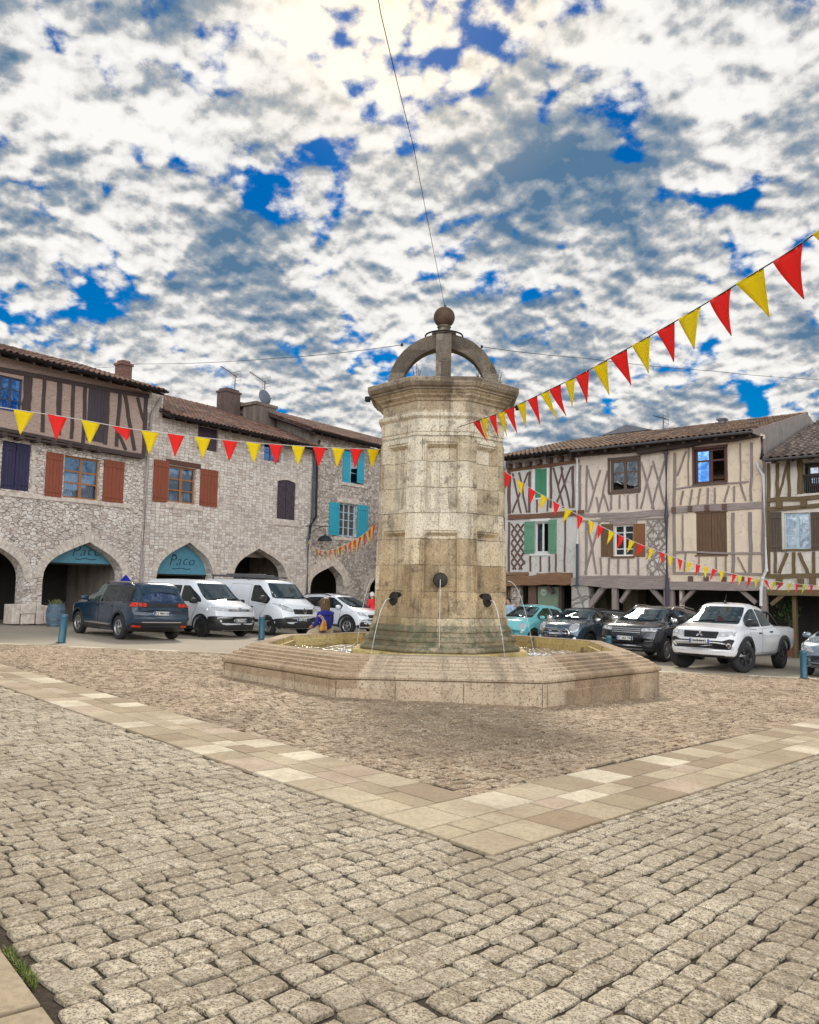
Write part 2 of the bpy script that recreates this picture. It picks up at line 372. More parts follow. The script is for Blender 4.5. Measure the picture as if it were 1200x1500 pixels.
def setts(name, mat, test, urange, vrange, w0, l0, joint, res2, dome, rough, clampf=None, jit=.01, tilt=.012):
    """one mesh of individual setts laid in rows along e1; the nearest ones get a finer surface"""
    G = {}
    for res in set(res2):
        k = np.concatenate([[-1, -.965], np.linspace(-.88, .88, res-4), [.965, 1]]); UU, VV = np.meshgrid(k, k, indexing='ij'); UU = UU.ravel(); VV = VV.ravel()
        q = (1-np.abs(UU)**10)*(1-np.abs(VV)**10)
        fac = np.array([(i*res+j, (i+1)*res+j, (i+1)*res+j+1, i*res+j+1) for i in range(res-1) for j in range(res-1)])
        G[res] = (UU, VV, q, fac, (UU**2 > .99) | (VV**2 > .99))
    V = []; F = []; T = []; base = 0; count = 0
    v = vrange[0]
    while v < vrange[1]:
        wd = w0*random.uniform(.92, 1.1); u = urange[0] + random.uniform(0, l0)
        while u < urange[1]:
            ln = l0*random.choice((.88, .96, 1.0, 1.06, 1.16))*random.uniform(.95, 1.05)
            cu, cv = u+ln/2, v+wd/2 + .045*math.sin(u*.35+1)+.012*math.sin(u*1.3+v*.25)
            p = xy(cu, cv)
            u += ln
            if not test(p, max(ln, wd)/2): continue
            res = res2[0] if p.y < 7.2 and abs(p.x) < .56*p.y+.8 else res2[1]; UU, VV, q, fac, ring = G[res]; count += 1
            hu, hv = (ln-joint*random.uniform(.6, 1.5))/2, (wd-joint*random.uniform(.6, 1.5))/2
            cs = RNG.normal(0, jit, (4, 2))
            bu = UU*(1-.06*np.abs(VV)**6); bv = VV*(1-.06*np.abs(UU)**6)
            sx = ((1-UU)*(1-VV))[:, None]*cs[0] + ((1+UU)*(1-VV))[:, None]*cs[1] + ((1+UU)*(1+VV))[:, None]*cs[2] + ((1-UU)*(1+VV))[:, None]*cs[3]
            pu = cu + bu*hu + sx[:, 0]/2; pv = cv + bv*hv + sx[:, 1]/2
            a, b = RNG.normal(0, tilt, 2)
            pz = q*dome + a*UU + b*VV + RNG.normal(0, rough, UU.shape)*(q > .2) + random.uniform(-.003, .003)
            if random.random() < .25:                    # a chipped corner
                ca, cb = random.choice((-1, 1)), random.choice((-1, 1)); pz = pz-np.clip(ca*UU+cb*VV-1.25, 0, 1)*random.uniform(.008, .02)
            pz = np.where(ring, -.022, pz)
            X = kxy.x + e1.x*pu + e2.x*pv; Y = kxy.y + e1.y*pu + e2.y*pv
            if clampf is not None: X, Y = clampf(X, Y)
            V.append(np.stack([X, Y, GX*X+GY*Y+pz], 1)); F.append(fac+base); base += res*res
            T.append(np.full(res*res, random.random()))
        v += wd
    V = np.concatenate(V); F = np.concatenate(F); T = np.concatenate(T)
    me = bpy.data.meshes.new(name); me.vertices.add(len(V)); me.vertices.foreach_set('co', V.ravel())
    me.loops.add(F.size); me.loops.foreach_set('vertex_index', F.ravel().astype(np.int32))
    me.polygons.add(len(F)); me.polygons.foreach_set('loop_start', np.arange(0, F.size, 4, dtype=np.int32))
    me.update(calc_edges=True); me.validate()
    a = me.attributes.new('tone', 'FLOAT', 'POINT'); a.data.foreach_set('value', T.astype(np.float32))
    return tag(link(name, me, mat, smooth=True), kind='structure')
def cu_w(u, wob): return u*.55+wob
def d_right(p): return (Vector(p[:2])-kxy).dot(e2)
def d_left(p): return (Vector(p[:2])-kxy).dot(nL)
KB = [ground(0, 1385), ground(85, 1500)]             # edge of the kerb in the near corner
kd = Vector((KB[1].x-KB[0].x, KB[1].y-KB[0].y)).normalized(); kn = rot90(kd)
if kn.x < 0: kn = -kn
def d_kerb(p): return (Vector(p[:2])-Vector((KB[0].x, KB[0].y))).dot(kn)
def inview(p, m=.6): return p[1] > .4 and abs(p[0]) < .56*p[1]+m+2.8
def outer_ok(p, h): return inview(p) and (d_right(p) < h*.25 or d_left(p) < h*.25) and p[1] < SY-.1 and d_kerb(p) > -h*.1
def clamp_outer(X, Y):
    dr = (X-kxy.x)*e2.x + (Y-kxy.y)*e2.y; dl = (X-kxy.x)*nL.x + (Y-kxy.y)*nL.y
    bad = (dr > -.015) & (dl > -.015)
    userr = dr < dl
    m = np.where(bad & userr, dr+.015, 0); X = X - m*e2.x; Y = Y - m*e2.y
    m = np.where(bad & ~userr, dl+.015, 0); X = X - m*nL.x; Y = Y - m*nL.y
    return X, Y
FC = Vector((.66, 16.8)); FROT = R(-2.5); FA = 3.98   # fountain centre, turn, apothem of its basin
def octr(p):
    d = Vector((p[0]-FC.x, p[1]-FC.y)); return max(d.dot(Vector((math.cos(FROT+k*math.pi/4), math.sin(FROT+k*math.pi/4)))) for k in range(8))
def inner_ok(p, h): return inview(p, .4) and d_right(p) > WR+h*.2 and d_left(p) > WL+h*.2 and p[1] < SY-.1 and octr(p) > FA-.25
setts('cobblestones', cob, outer_ok, (-20, 22), (-9, 22), .142, .168, .011, (9, 6), .0045, .0011, clamp_outer, .004, .0016)
setts('worn_cobblestones', cob2, inner_ok, (-24, 28), (0, 28), .125, .155, .012, (6, 6), .008, .0022, None, .006, .004)
# stone slabs of the band, three rows on each arm
slabmat = []
for i, q in enumerate([(.54, .44, .30), (.47, .375, .25), (.40, .31, .195), (.72, .62, .46), (.34, .25, .155), (.51, .39, .285)]):
    n = NT('paving_slab_stone'); c = n.coord(1); f = n.noise(c, 26, 6, .75); g = n.noise(c, 3.0, 5, .6)
    k = n.mix(n.ramp(f, [(.32, .85), (.55, 0.0)]), q, tuple(x*.55 for x in q))
    k = n.mix(n.ramp(g, [(.42, 0.0), (.72, .6)]), k, tuple(x*.62 for x in q))
    g2 = n.noise(c, .9, 6, .7); k = n.mix(n.ramp(g2, [(.45, 0.0), (.65, .5)]), k, (.24, .17, .10))
    slabmat.append(n.pbr(k, .82, n.bump(n.math('ADD', f, n.math('MULTIPLY', g, .6)), .006, .9)))
mb = MB()
def slab(p00, p10, p11, p01, mi):
    g = .006; pts = [Vector(p) for p in (p00, p10, p11, p01)]; c = sum(pts, Vector((0, 0)))/4
    top = [c+(p-c)*(1-g/max(.05, (p-c).length)) for p in pts]; ins = [c+(p-c)*(1-.012/max(.05, (p-c).length)) for p in pts]
    h = random.uniform(.010, .014)
    vs = [(p.x, p.y, gz(p.x, p.y)-.028) for p in top]+[(p.x, p.y, gz(p.x, p.y)+h-.006) for p in top]+[(p.x, p.y, gz(p.x, p.y)+h) for p in ins]
    mb.add(vs, [(0, 1, 5, 4), (1, 2, 6, 5), (2, 3, 7, 6), (3, 0, 4, 7), (4, 5, 9, 8), (5, 6, 10, 9), (6, 7, 11, 10), (7, 4, 8, 11), (8, 9, 10, 11)], mi)
def arm(dirv, nrm, rows, W, start_of, length, wts):
    v = 0
    for fr, ls in rows:
        v2 = v+W*fr; s = start_of(v, v2)
        while s[0] < length:
            ln = random.choice(ls)*random.uniform(.9, 1.1)
            a0, a1 = s; nx = max(a0, a1)+ln
            mi = random.choices(range(6), wts)[0]
            slab(kxy+dirv*a0+nrm*v, kxy+dirv*nx+nrm*v, kxy+dirv*nx+nrm*v2, kxy+dirv*a1+nrm*v2, mi)
            s = (nx, nx)
        v = v2
# mitred at the corner: inner edge starts where both inner offsets meet
ci = Vector((I0.x, I0.y))-kxy
def startR(v, v2): k = eL.dot(e1)/eL.dot(e2); return (k*v, k*v2)
def startL(v, v2): return ((WR-v*nL.dot(e2))/eL.dot(e2), (WR-v2*nL.dot(e2))/eL.dot(e2))
arm(e1, e2, [(.36, (.36, .44, .52)), (.24, (.28, .36, .44)), (.40, (.36, .44, .52))], WR, startR, 13, (5, 5, 4, 3, 3, 3))
arm(eL, nL, [(.38, (.36, .44, .52)), (.24, (.28, .36, .44)), (.38, (.36, .44, .52))], WL, startL, 19, (3, 5, 5, 1.6, 4, 3))
tag(mb.build('paving_band', slabmat, fix=False), kind='structure')
# kerb slabs in the near left corner
mb = MB(); o = Vector((KB[0].x, KB[0].y))
for i in range(-3, 5):
    a = o+kd*(i*.62+.05)-kn*.012; b = o+kd*(i*.62+.65)-kn*.012
    slab(a-kn*.5, b-kn*.5, b, a, random.choice((0, 3, 1)))
for i, (a, b, c2) in enumerate([]): pass
tag(mb.build('kerb', slabmat, fix=False), kind='structure')
# a line of pale kerb stones along the street
mb = MB(); x = -30
while x < 30:
    ln = random.uniform(.8, 1.1); slab((x, SY-.12), (x+ln, SY-.12), (x+ln, SY+.13), (x, SY+.13), random.choice((0, 3, 1))); x += ln
tag(mb.build('street_edging', slabmat, fix=False), kind='structure')
# grass in the joint by the kerb
mb = MB(); leafm = [plain('grass_blade_green', (.10, .16, .02), .6, var=.5, scale=20), plain('grass_blade_dry', (.23, .21, .05), .6, var=.5, scale=20)]
for i in range(420):
    s_ = random.random(); p = ground(6+46*s_+random.gauss(0, 3), 1392+52*s_+random.gauss(0, 4))
    h = random.uniform(.010, .030); a = random.uniform(0, 6.28); L = random.uniform(.005, .035); w_ = random.uniform(.0012, .0028)
    dx, dy = math.cos(a), math.sin(a)
    mb.add([(p.x-dy*w_, p.y+dx*w_, p.z-.01), (p.x+dy*w_, p.y-dx*w_, p.z-.01), (p.x+dx*L*.5+dy*w_*.8, p.y+dy*L*.5-dx*w_*.8, p.z+h*.7),
            (p.x+dx*L*.5-dy*w_*.8, p.y+dy*L*.5+dx*w_*.8, p.z+h*.7), (p.x+dx*L, p.y+dy*L, p.z+h)], [(0, 1, 2, 3), (3, 2, 4)], 0 if random.random() < .7 else 1)
tag(mb.build('grass', leafm, fix=False), 'small tuft of green grass growing in the joint beside the stone kerb', 'grass', kind='stuff')
# ------------------------------------------------------------------ the fountain
def fstone(name, cols, wet=0.0, bw=.74, bh=.50, moss=0.0, joints=True, streak=.6, dirt=1.0):
    n = NT(name); tc = n.add('TexCoord').outputs['Object']
    sp = n.add('SeparateXYZ', {'Vector': tc})
    ang = n.math('ARCTAN2', sp.outputs[1], sp.outputs[0])
    hv = n.math('MULTIPLY', ang, 1.38)
    c = n.add('CombineXYZ', {'X': hv, 'Y': sp.outputs[2], 'Z': 0.0}).outputs[0]
    wv = n.add('TexNoise', {'Vector': tc, 'Scale': 2.0, 'Detail': 3}).outputs['Color']
    c2 = n.vmath('ADD', c, n.vmath('MULTIPLY', n.vmath('SUBTRACT', wv, (.5, .5, .5)), (.03, .03, 0)))
    br = n.add('TexBrick', {'Vector': c2, 'Color1': (0, 0, 0), 'Color2': (1, 1, 1), 'Mortar': (.5, .5, .5), 'Scale': 1.0, 'Mortar Size': .007,
        'Mortar Smooth': .3, 'Brick Width': bw, 'Row Height': bh}, offset=.37, squash=.8, squash_frequency=2)
    val = n.add('SeparateColor', {'Color': br.outputs[0]}).outputs[0]
    f = n.noise(tc, 7, 8, .72); f2 = n.noise(tc, 32, 5, .7)
    k = n.ramp(n.math('ADD', n.math('MULTIPLY', val, .55), n.math('MULTIPLY', f, .55)), [(.15+.7*i/(len(cols)-1), q) for i, q in enumerate(cols)])
    k = n.mix(n.ramp(f2, [(.34, .85), (.48, 0.0)]), k, tuple(q*.42 for q in cols[0]))
    pit = n.add('TexVoronoi', {'Vector': tc, 'Scale': 11.0, 'Randomness': 1.0}, feature='F1').outputs['Distance']
    k = n.mix(n.ramp(pit, [(.06, .8), (.16, 0.0)]), k, tuple(q*.3 for q in cols[0]))
    sv = n.add('CombineXYZ', {'X': n.math('MULTIPLY', hv, 5.0), 'Y': n.math('MULTIPLY', sp.outputs[2], .55), 'Z': 2.0}).outputs[0]
    st = n.noise(sv, 1.2, 6, .65)
    k = n.mix(n.ramp(st, [(.5, 0.0), (.70, streak)]), k, (.10, .075, .05))
    lk = n.noise(tc, 2.6, 5, .7)
    k = n.mix(n.ramp(lk, [(.54, 0.0), (.66, .7*dirt)]), k, (.06, .047, .034))
    lk2 = n.noise(tc, 1.1, 7, .72); k = n.mix(n.ramp(lk2, [(.50, 0.0), (.62, .38*dirt)]), k, (.20, .145, .09))
    if moss:
        zf = n.add('MapRange', {'Value': n.math('ADD', sp.outputs[2], n.math('MULTIPLY', n.math('SUBTRACT', f, .5), .8)), 'From Min': 1.45, 'From Max': .6}).outputs[0]
        k = n.mix(n.math('MULTIPLY', n.math('MULTIPLY', zf, moss*.6), n.ramp(f, [(.36, .15), (.6, 1.0)])), k, (.20, .165, .09))
        zg = n.add('MapRange', {'Value': n.math('ADD', sp.outputs[2], n.math('MULTIPLY', n.math('SUBTRACT', lk, .5), .9)), 'From Min': 1.15, 'From Max': .75}).outputs[0]
        k = n.mix(n.math('MULTIPLY', zg, n.ramp(f, [(.46, 0.0), (.60, .7)])), k, (.06, .10, .07))
        zy = n.add('MapRange', {'Value': sp.outputs[2], 'From Min': 3.1, 'From Max': 1.5}).outputs[0]
        k = n.mix(n.math('MULTIPLY', zy, .30), k, n.mix(1.0, k, (1.05, .80, .42), 'MULTIPLY'))
    h = n.math('ADD', n.math('MULTIPLY', f2, .5), n.math('MULTIPLY', f, .6))
    if joints:
        k = n.mix(n.math('MULTIPLY', br.outputs['Fac'], n.ramp(lk, [(.40, .12), (.60, .85)])), k, (.10, .075, .05))
        h = n.math('ADD', h, n.math('MULTIPLY', n.math('SUBTRACT', 1.0, br.outputs['Fac']), 1.1))
    return n.pbr(k, .85 if not wet else .45, n.bump(h, .022, 1.0))
TS = [(.30, .22, .13), (.54, .43, .28), (.72, .61, .44), (.82, .74, .59)]
shaft_m = fstone('weathered_limestone', TS, moss=1.0)
corn_m = fstone('cornice_limestone', [(.26, .19, .12), (.50, .39, .255), (.68, .56, .40)], joints=False, streak=.8)
dark_m = fstone('lichen_stone', [(.06, .045, .034), (.17, .13, .095), (.33, .27, .20)], joints=False, streak=.5)
cap_m = fstone('weathered_cap_stone', [(.10, .075, .055), (.26, .20, .14), (.46, .37, .26)], joints=False, streak=.8)
basin_m = fstone('basin_limestone', [(.25, .165, .095), (.46, .335, .21), (.64, .51, .36)], joints=False, streak=.55, dirt=.25)
yel_m = fstone('ochre_basin_lining', [(.48, .34, .12), (.62, .48, .20), (.70, .57, .28)], joints=False, streak=.3)
base_m = fstone('mossy_base_stone', [(.13, .12, .08), (.32, .28, .20), (.56, .51, .40)], moss=1.0, joints=False, streak=.6)
n = NT('fountain_water'); c = n.coord(1)
f = n.noise(c, 9, 4, .6, .5); f2 = n.noise(c, 30, 3)
fr = n.add('Fresnel', {'IOR': 1.33, 'Normal': n.bump(n.math('ADD', f, n.math('MULTIPLY', f2, .4)), .03, 1)}).outputs[0]
nm = n.bump(n.math('ADD', f, n.math('MULTIPLY', f2, .5)), .035, 1.0)
g = n.add('BsdfGlossy', {'Color': (1, 1, 1), 'Roughness': .08, 'Normal': nm}).outputs[0]
d = n.add('BsdfTransparent', {'Color': (.86, .84, .6)}).outputs[0]
mx = n.add('MixShader', {0: fr, 1: d, 2: g}); n.t.links.new(mx.outputs[0], n.out.inputs[0]); WATER = n.mat
n = NT('falling_water')
g = n.add('BsdfPrincipled', {'Base Color': (.93, .95, .97), 'Roughness': .12, 'Alpha': .75}); n.t.links.new(g.outputs[0], n.out.inputs[0]); JET = n.mat
foam_m = plain('white_splash', (.85, .87, .86), .3)
FZ = 0.0
fo = empty('fountain', (FC.x, FC.y, 0), FROT + math.pi/8*0, 'octagonal stone fountain tower with crown arches and ball finial in a stepped basin', 'fountain')
S8 = 1/math.cos(math.pi/8)
def octring(a, z, k=8):                              # flat side faces -y
    return [(a*S8*math.cos(math.pi/8+i*math.pi/4), a*S8*math.sin(math.pi/8+i*math.pi/4), z) for i in range(8)]
def octprof(mb, prof, mi=0, caps=True, sub=1):
    n0 = []; vs = []; fs = []
    for a, z in prof: vs += octring(a, z)
    for i in range(len(prof)-1):
        for k in range(8): fs.append((i*8+k, i*8+(k+1) % 8, (i+1)*8+(k+1) % 8, (i+1)*8+k))
    if caps: fs += [list(range(7, -1, -1)), [(len(prof)-1)*8+k for k in range(8)]]
    return mb.add(vs, fs, mi)
# basin: plinth, roll moulding, receding steps, inner lining
bt = .47
prof = [(FA, -.75), (FA, .13)]
mb = octprof(MB(), [(FA-.02, -.75), (FA, -.74), (FA, .125), (FA-.012, .132)], caps=False)
PL_MB = mb
roll = [(FA-.012, .139), (FA+.02, .15), (FA+.035, .185), (FA+.02, .225), (FA-.03, .25), (FA-.07, .258), (FA-.075, .288), (FA-.15, .30), (FA-.155, .335),
        (FA-.25, .345), (FA-.26, .385), (FA-.36, .395), (FA-.37, .43), (FA-.43, .445), (FA-.46, bt), (FA-.72, bt+.005), (FA-.735, bt-.01)]
octprof(MB(), roll, caps=False).build('rim', basin_m, fo)
octprof(MB(), [(FA-.735, bt-.012), (FA-.75, bt-.10), (FA-.79, bt-.11), (FA-.80, -.05)], caps=False).build('basin_lining', yel_m, fo)
mb = MB(); mb.add(octring(FA-.78, -.04), [list(range(8))]); mb.build('basin_floor', yel_m, fo)
# vertical joints of the plinth blocks
mb = PL_MB
for k in range(8):
    a0, a1 = [Vector(p) for p in (octring(FA+.002, 0)[k], octring(FA+.002, 0)[(k+1) % 8])]
    for t in (.02, .30, .62, .985) if k % 2 else (.015, .36, .70, .98):
        p = a0.lerp(a1, t); d = (a1-a0).normalized()*.004; o = Vector((p.x, p.y, 0)).normalized()*.0015
        mb.add([p-d+o+Vector((0, 0, -.7)), p+d+o+Vector((0, 0, -.7)), p+d+o+Vector((0, 0, .12)), p-d+o+Vector((0, 0, .12))], [(0, 1, 2, 3)], 1)
mb.build('plinth', [basin_m, plain('dark_joint', (.06, .045, .035), .95)], fo, fix=False)
# water sheet, finely rippled
bm = bmesh.new(); bmesh.ops.create_circle(bm, cap_ends=True, segments=8, radius=(FA-.77)*S8, matrix=Matrix.Translation((0, 0, .235)) @ Matrix.Rotation(math.pi/8, 4, 'Z'))
me = bpy.data.meshes.new('water'); bm.to_mesh(me); bm.free(); link('water', me, WATER, fo)
# stepped base of the tower standing in the basin
bp = [(1.77, -.04), (1.79, .33), (1.77, .36)]
octprof(MB(), [(a*.96, z) for a, z in bp]).build('base_slab', yel_m, fo)
bs = [(1.62, .363), (1.65, .38), (1.66, .41), (1.62, .46), (1.55, .475), (1.55, .55), (1.57, .565), (1.575, .60), (1.55, .64), (1.47, .66), (1.465, .73), (1.49, .745), (1.49, .775), (1.455, .82), (1.415, .858)]
bs = [(a*.945, z) for a, z in bs]
octprof(MB(), bs).build('base_moulding', base_m, fo)
octprof(MB(), [(1.335, .859), (1.325, .92), (1.305, 1.0), (1.292, 1.10), (1.290, 1.198)]).build('apron', shaft_m, fo)
# shaft with framed recessed panels on each face
def shaft_face(mb, k, a0, a1, z0, z1, zp):
    """one face between z0..z1 with two recessed panels; zp = panel heights"""
    ang = math.pi/4*k - math.pi/2
    ex = Vector((-math.sin(ang), math.cos(ang), 0)); en = Vector((math.cos(ang), math.sin(ang), 0))
    def P(u, z, d):
        t = (z-z0)/(z1-z0); a = a0+(a1-a0)*t; hw = a*math.tan(math.pi/8)
        return en*(a-d)+ex*(u*hw)+Vector((0, 0, z))
    us = [-1, -.60, -.54, .54, .60, 1]
    zs = [z0]
    for a, b in zp: zs += [a, a+.06, b-.06, b]
    zs += [z1]
    dep = {}
    g = [[None]*6 for _ in zs]
    for j, z in enumerate(zs):
        for i, u in enumerate(us):
            inp = (1 <= i <= 4) and any(a-1e-6 <= z <= b+1e-6 for a, b in zp)
            deep = (2 <= i <= 3) and any(a+.05 <= z <= b-.05 for a, b in zp)
            g[j][i] = P(u, z, .12 if deep else (.0 if not inp else .0))
    vs = [v for row in g for v in row]
    fs = [(j*6+i, j*6+i+1, (j+1)*6+i+1, (j+1)*6+i) for j in range(len(zs)-1) for i in range(5)]
    mb.add(vs, fs)
    # raised fillets round each panel
    for a, b in zp:
        for q in ((-.64, -.60, a-.04, b+.04), (.60, .64, a-.04, b+.04)):
            pts = [P(q[0], q[2], 0), P(q[1], q[2], 0), P(q[1], q[3], 0), P(q[0], q[3], 0)]
            mb.add(pts+[p+en*.034 for p in pts], [(4, 5, 6, 7), (0, 1, 5, 4), (1, 2, 6, 5), (2, 3, 7, 6), (3, 0, 4, 7)])
        for zz_ in ((b+.04, b+.10),):
            pts = [P(-.64, zz_[0], 0), P(.64, zz_[0], 0), P(.64, zz_[1], 0), P(-.64, zz_[1], 0)]
            mb.add(pts+[p+en*.03 for p in pts], [(4, 5, 6, 7), (0, 1, 5, 4), (1, 2, 6, 5), (2, 3, 7, 6), (3, 0, 4, 7)])
mb = MB()
for k in range(8): shaft_face(mb, k, 1.285, 1.215, 1.20, 4.47, [(1.36, 2.62), (3.05, 4.33)])
mb.build('shaft', shaft_m, fo)
octprof(MB(), [(a*.922, z) for a, z in [(1.30, 4.473), (1.315, 4.50), (1.315, 4.56), (1.335, 4.58), (1.335, 4.82), (1.36, 4.84), (1.40, 4.87), (1.405, 4.91), (1.37, 4.945), (1.31, 4.955)]]).build('neck_moulding', shaft_m, fo)
octprof(MB(), [(a*.922, z) for a, z in [(1.305, 4.957), (1.305, 5.17)]]).build('frieze', corn_m, fo)
octprof(MB(), [(a*.922, z) for a, z in [(1.31, 5.173), (1.335, 5.185), (1.36, 5.23), (1.43, 5.27), (1.445, 5.30), (1.50, 5.335), (1.515, 5.36)]]).build('cornice', corn_m, fo)
octprof(MB(), [(a*.922, z) for a, z in [(1.55, 5.363), (1.555, 5.40), (1.60, 5.42), (1.625, 5.45), (1.63, 5.465), (1.645, 5.475), (1.65, 5.57), (1.61, 5.59), (1.1, 5.63), (.2, 5.66)]]).build('cornice_top', cap_m, fo)
# crown: two crossing arches, collar, iron ring, ball
def crown(rot, y):
    mb = MB(); vs = []; N = 28; ro, ri, hw = 1.17, .88, .15
    m = Matrix.Rotation(rot, 3, 'Z')
    for i in range(N+1):
        a = math.pi*i/N; e = 1.06
        for r in (ri, ro):
            for s_ in (-hw, hw): vs.append(m @ Vector((r*math.cos(a), s_+random.gauss(0, .004), 5.60+(r*e)*math.sin(a)+random.gauss(0, .004))))
    fs = []
    for i in range(N):
        b = i*4; q = b+4
        fs += [(b, b+1, q+1, q), (b+2, q+2, q+3, b+3), (b, q, q+2, b+2), (b+1, b+3, q+3, q+1)]
    mb.add(vs, fs); return mb.build('crown_arch', dark_m, fo)
crown(0, 0); crown(math.pi/2, 0)
mb = MB(); mb.lathe([(.19, 6.76), (.19, 6.83), (.245, 6.845), (.26, 6.88), (.24, 6.905), (.16, 6.92), (.135, 6.945), (.125, 6.99), (.15, 7.02), (.13, 7.05)], 20)
mb.build('finial_base', dark_m, fo)
mb = MB(); mb.lathe([(.003, 7.01)]+[(.225*math.sin(math.pi*i/14), 7.235-.225*math.cos(math.pi*i/14)) for i in range(1, 14)]+[(.003, 7.46)], 24)
mb.build('ball', plain('rusty_brown_stone', (.095, .055, .035), .85, var=.4, bump=.6), fo, smooth=True)
mb = MB(); mb.tube([(.39*math.cos(a*math.pi/16), .39*math.sin(a*math.pi/16), 6.83) for a in range(33)], .018, 6, cap=False); mb.build('iron_ring', MAT['iron'], fo)
# spouts: a bronze disc and pipe on every face, alternating heights
bronze = plain('dark_bronze', (.035, .028, .022), .5, .5, var=.4, bump=.4)
jets = []
for k in range(8):
    ang = math.pi/4*k-math.pi/2; z = 1.72 if k % 2 == 0 else 1.34
    t = (z-1.2)/3.27; a = 1.285-.07*t-.12
    en = Vector((math.cos(ang), math.sin(ang), 0)); base = en*a+Vector((0, 0, z))
    mb = MB(); mb.lathe([(.135, 0), (.14, .115), (.12, .13), (.05, .135), (.028, .14), (.024, .20), (.001, .201)], 20)
    o = mb.build('spout', bronze, fo)
    o.matrix_local = Matrix.Translation(base) @ en.to_track_quat('Z', 'Y').to_matrix().to_4x4()
    if k in (0, 1, 2, 3, 5, 6, 7):
        v0 = {0: .30, 1: .75, 7: .9, 2: .95, 6: .6}.get(k, .7); p0 = base+en*.20; pts = []
        tt = 0
        while True:
            p = p0+en*v0*tt+Vector((0, 0, .12*tt*3-4.9*tt*tt)); pts.append(p)
            if p.z < .245: break
            tt += .04
        mb = MB(); rs = [max(.0035, .0075-.0003*i)*(1+.25*math.sin(i*2.1)) for i in range(len(pts))]
        mb.tube(pts, rs, 6); mb.build('water_jet', JET, fo, smooth=True); jets.append(pts[-1])
mb = MB()
for e in jets:
    for i in range(130):
        a = random.uniform(0, 6.28); r = abs(random.gauss(0, .3)); s_ = random.uniform(.006, .02); p = (e.x+r*math.cos(a), e.y+r*math.sin(a), .232+random.uniform(0, .02)+max(0, .06-r*.2)*random.random())
        mb.lathe([(.001, -s_*.6), (s_*.8, -s_*.2), (s_, 0), (s_*.6, s_*.5), (.001, s_*.6)], 6, p)
so_ = mb.build('splash', foam_m, fo, smooth=True); so_['kind'] = 'stuff'
# little floodlights fixed under the cornice
def flood(px, py, Y, label, face):
    p = at(px, py, Y); o = empty('floodlight', p, face, label, 'floodlight', 'floodlights under the fountain cornice')
    mb = MB(); mb.box(-.07, .07, -.09, .02, -.05, .05); mb.build('housing', MAT['iron'], o, bevel=.012)
    mb = MB(); mb.box(-.055, .055, -.099, -.0905, -.038, .038); mb.build('lens', plain('grey_lens', (.12, .12, .13), .15), o)
    mb = MB(); mb.tube([(0, .02, 0), (0, .10, .02), (0, .22, .03)], .014, 6); mb.build('bracket', MAT['iron'], o)
flood(541.5, 585, 16.8, 'small black floodlight bracketed to the left side of the fountain cornice, over the turquoise shutters', R(-90))
flood(757, 597, 16.9, 'small black floodlight under the right end of the fountain cornice, behind the bunting', R(90))
# weeds growing on the cornice top
def weed(px, py, Y, h, label):
    p = at(px, py, Y); p.z = 5.60; mb = MB()
    for i in range(9):
        a = random.uniform(0, 6.28); q = p+Vector((random.uniform(-.06, .06), random.uniform(-.06, .06), 0)); hh = h*random.uniform(.5, 1.1)
        d = Vector((math.cos(a)*.25, math.sin(a)*.25, 0)); pts = [q, q+d*hh*.3+Vector((0, 0, hh*.6)), q+d*hh*.7+Vector((0, 0, hh))]
        mb.tube(pts, [.006, .005, .003], 4)
        for j in range(5):
            r = pts[1].lerp(pts[2], j/5); b = random.uniform(0, 6.28); e = Vector((math.cos(b), math.sin(b), .5))*.04; s_ = Vector((-math.sin(b), math.cos(b), 0))*.012
            mb.add([r, r+e*.5+s_, r+e, r+e*.5-s_], [(0, 1, 2, 3)])
    o = mb.build('weed', plain('dry_weed', (.10, .09, .045), .8), fix=False)
    tag(o, label, 'weed', 'weeds on top of the fountain')
weed(612, 548, 16.2, .42, 'thin dry weeds under the left half of the crown arch, tallest tuft')
weed(700, 550, 16.2, .28, 'faint small weed tuft under the right half of the crown arch')
weed(728, 552, 16.8, .5, 'wispy dry weed beside the outer right foot of the crown arch')
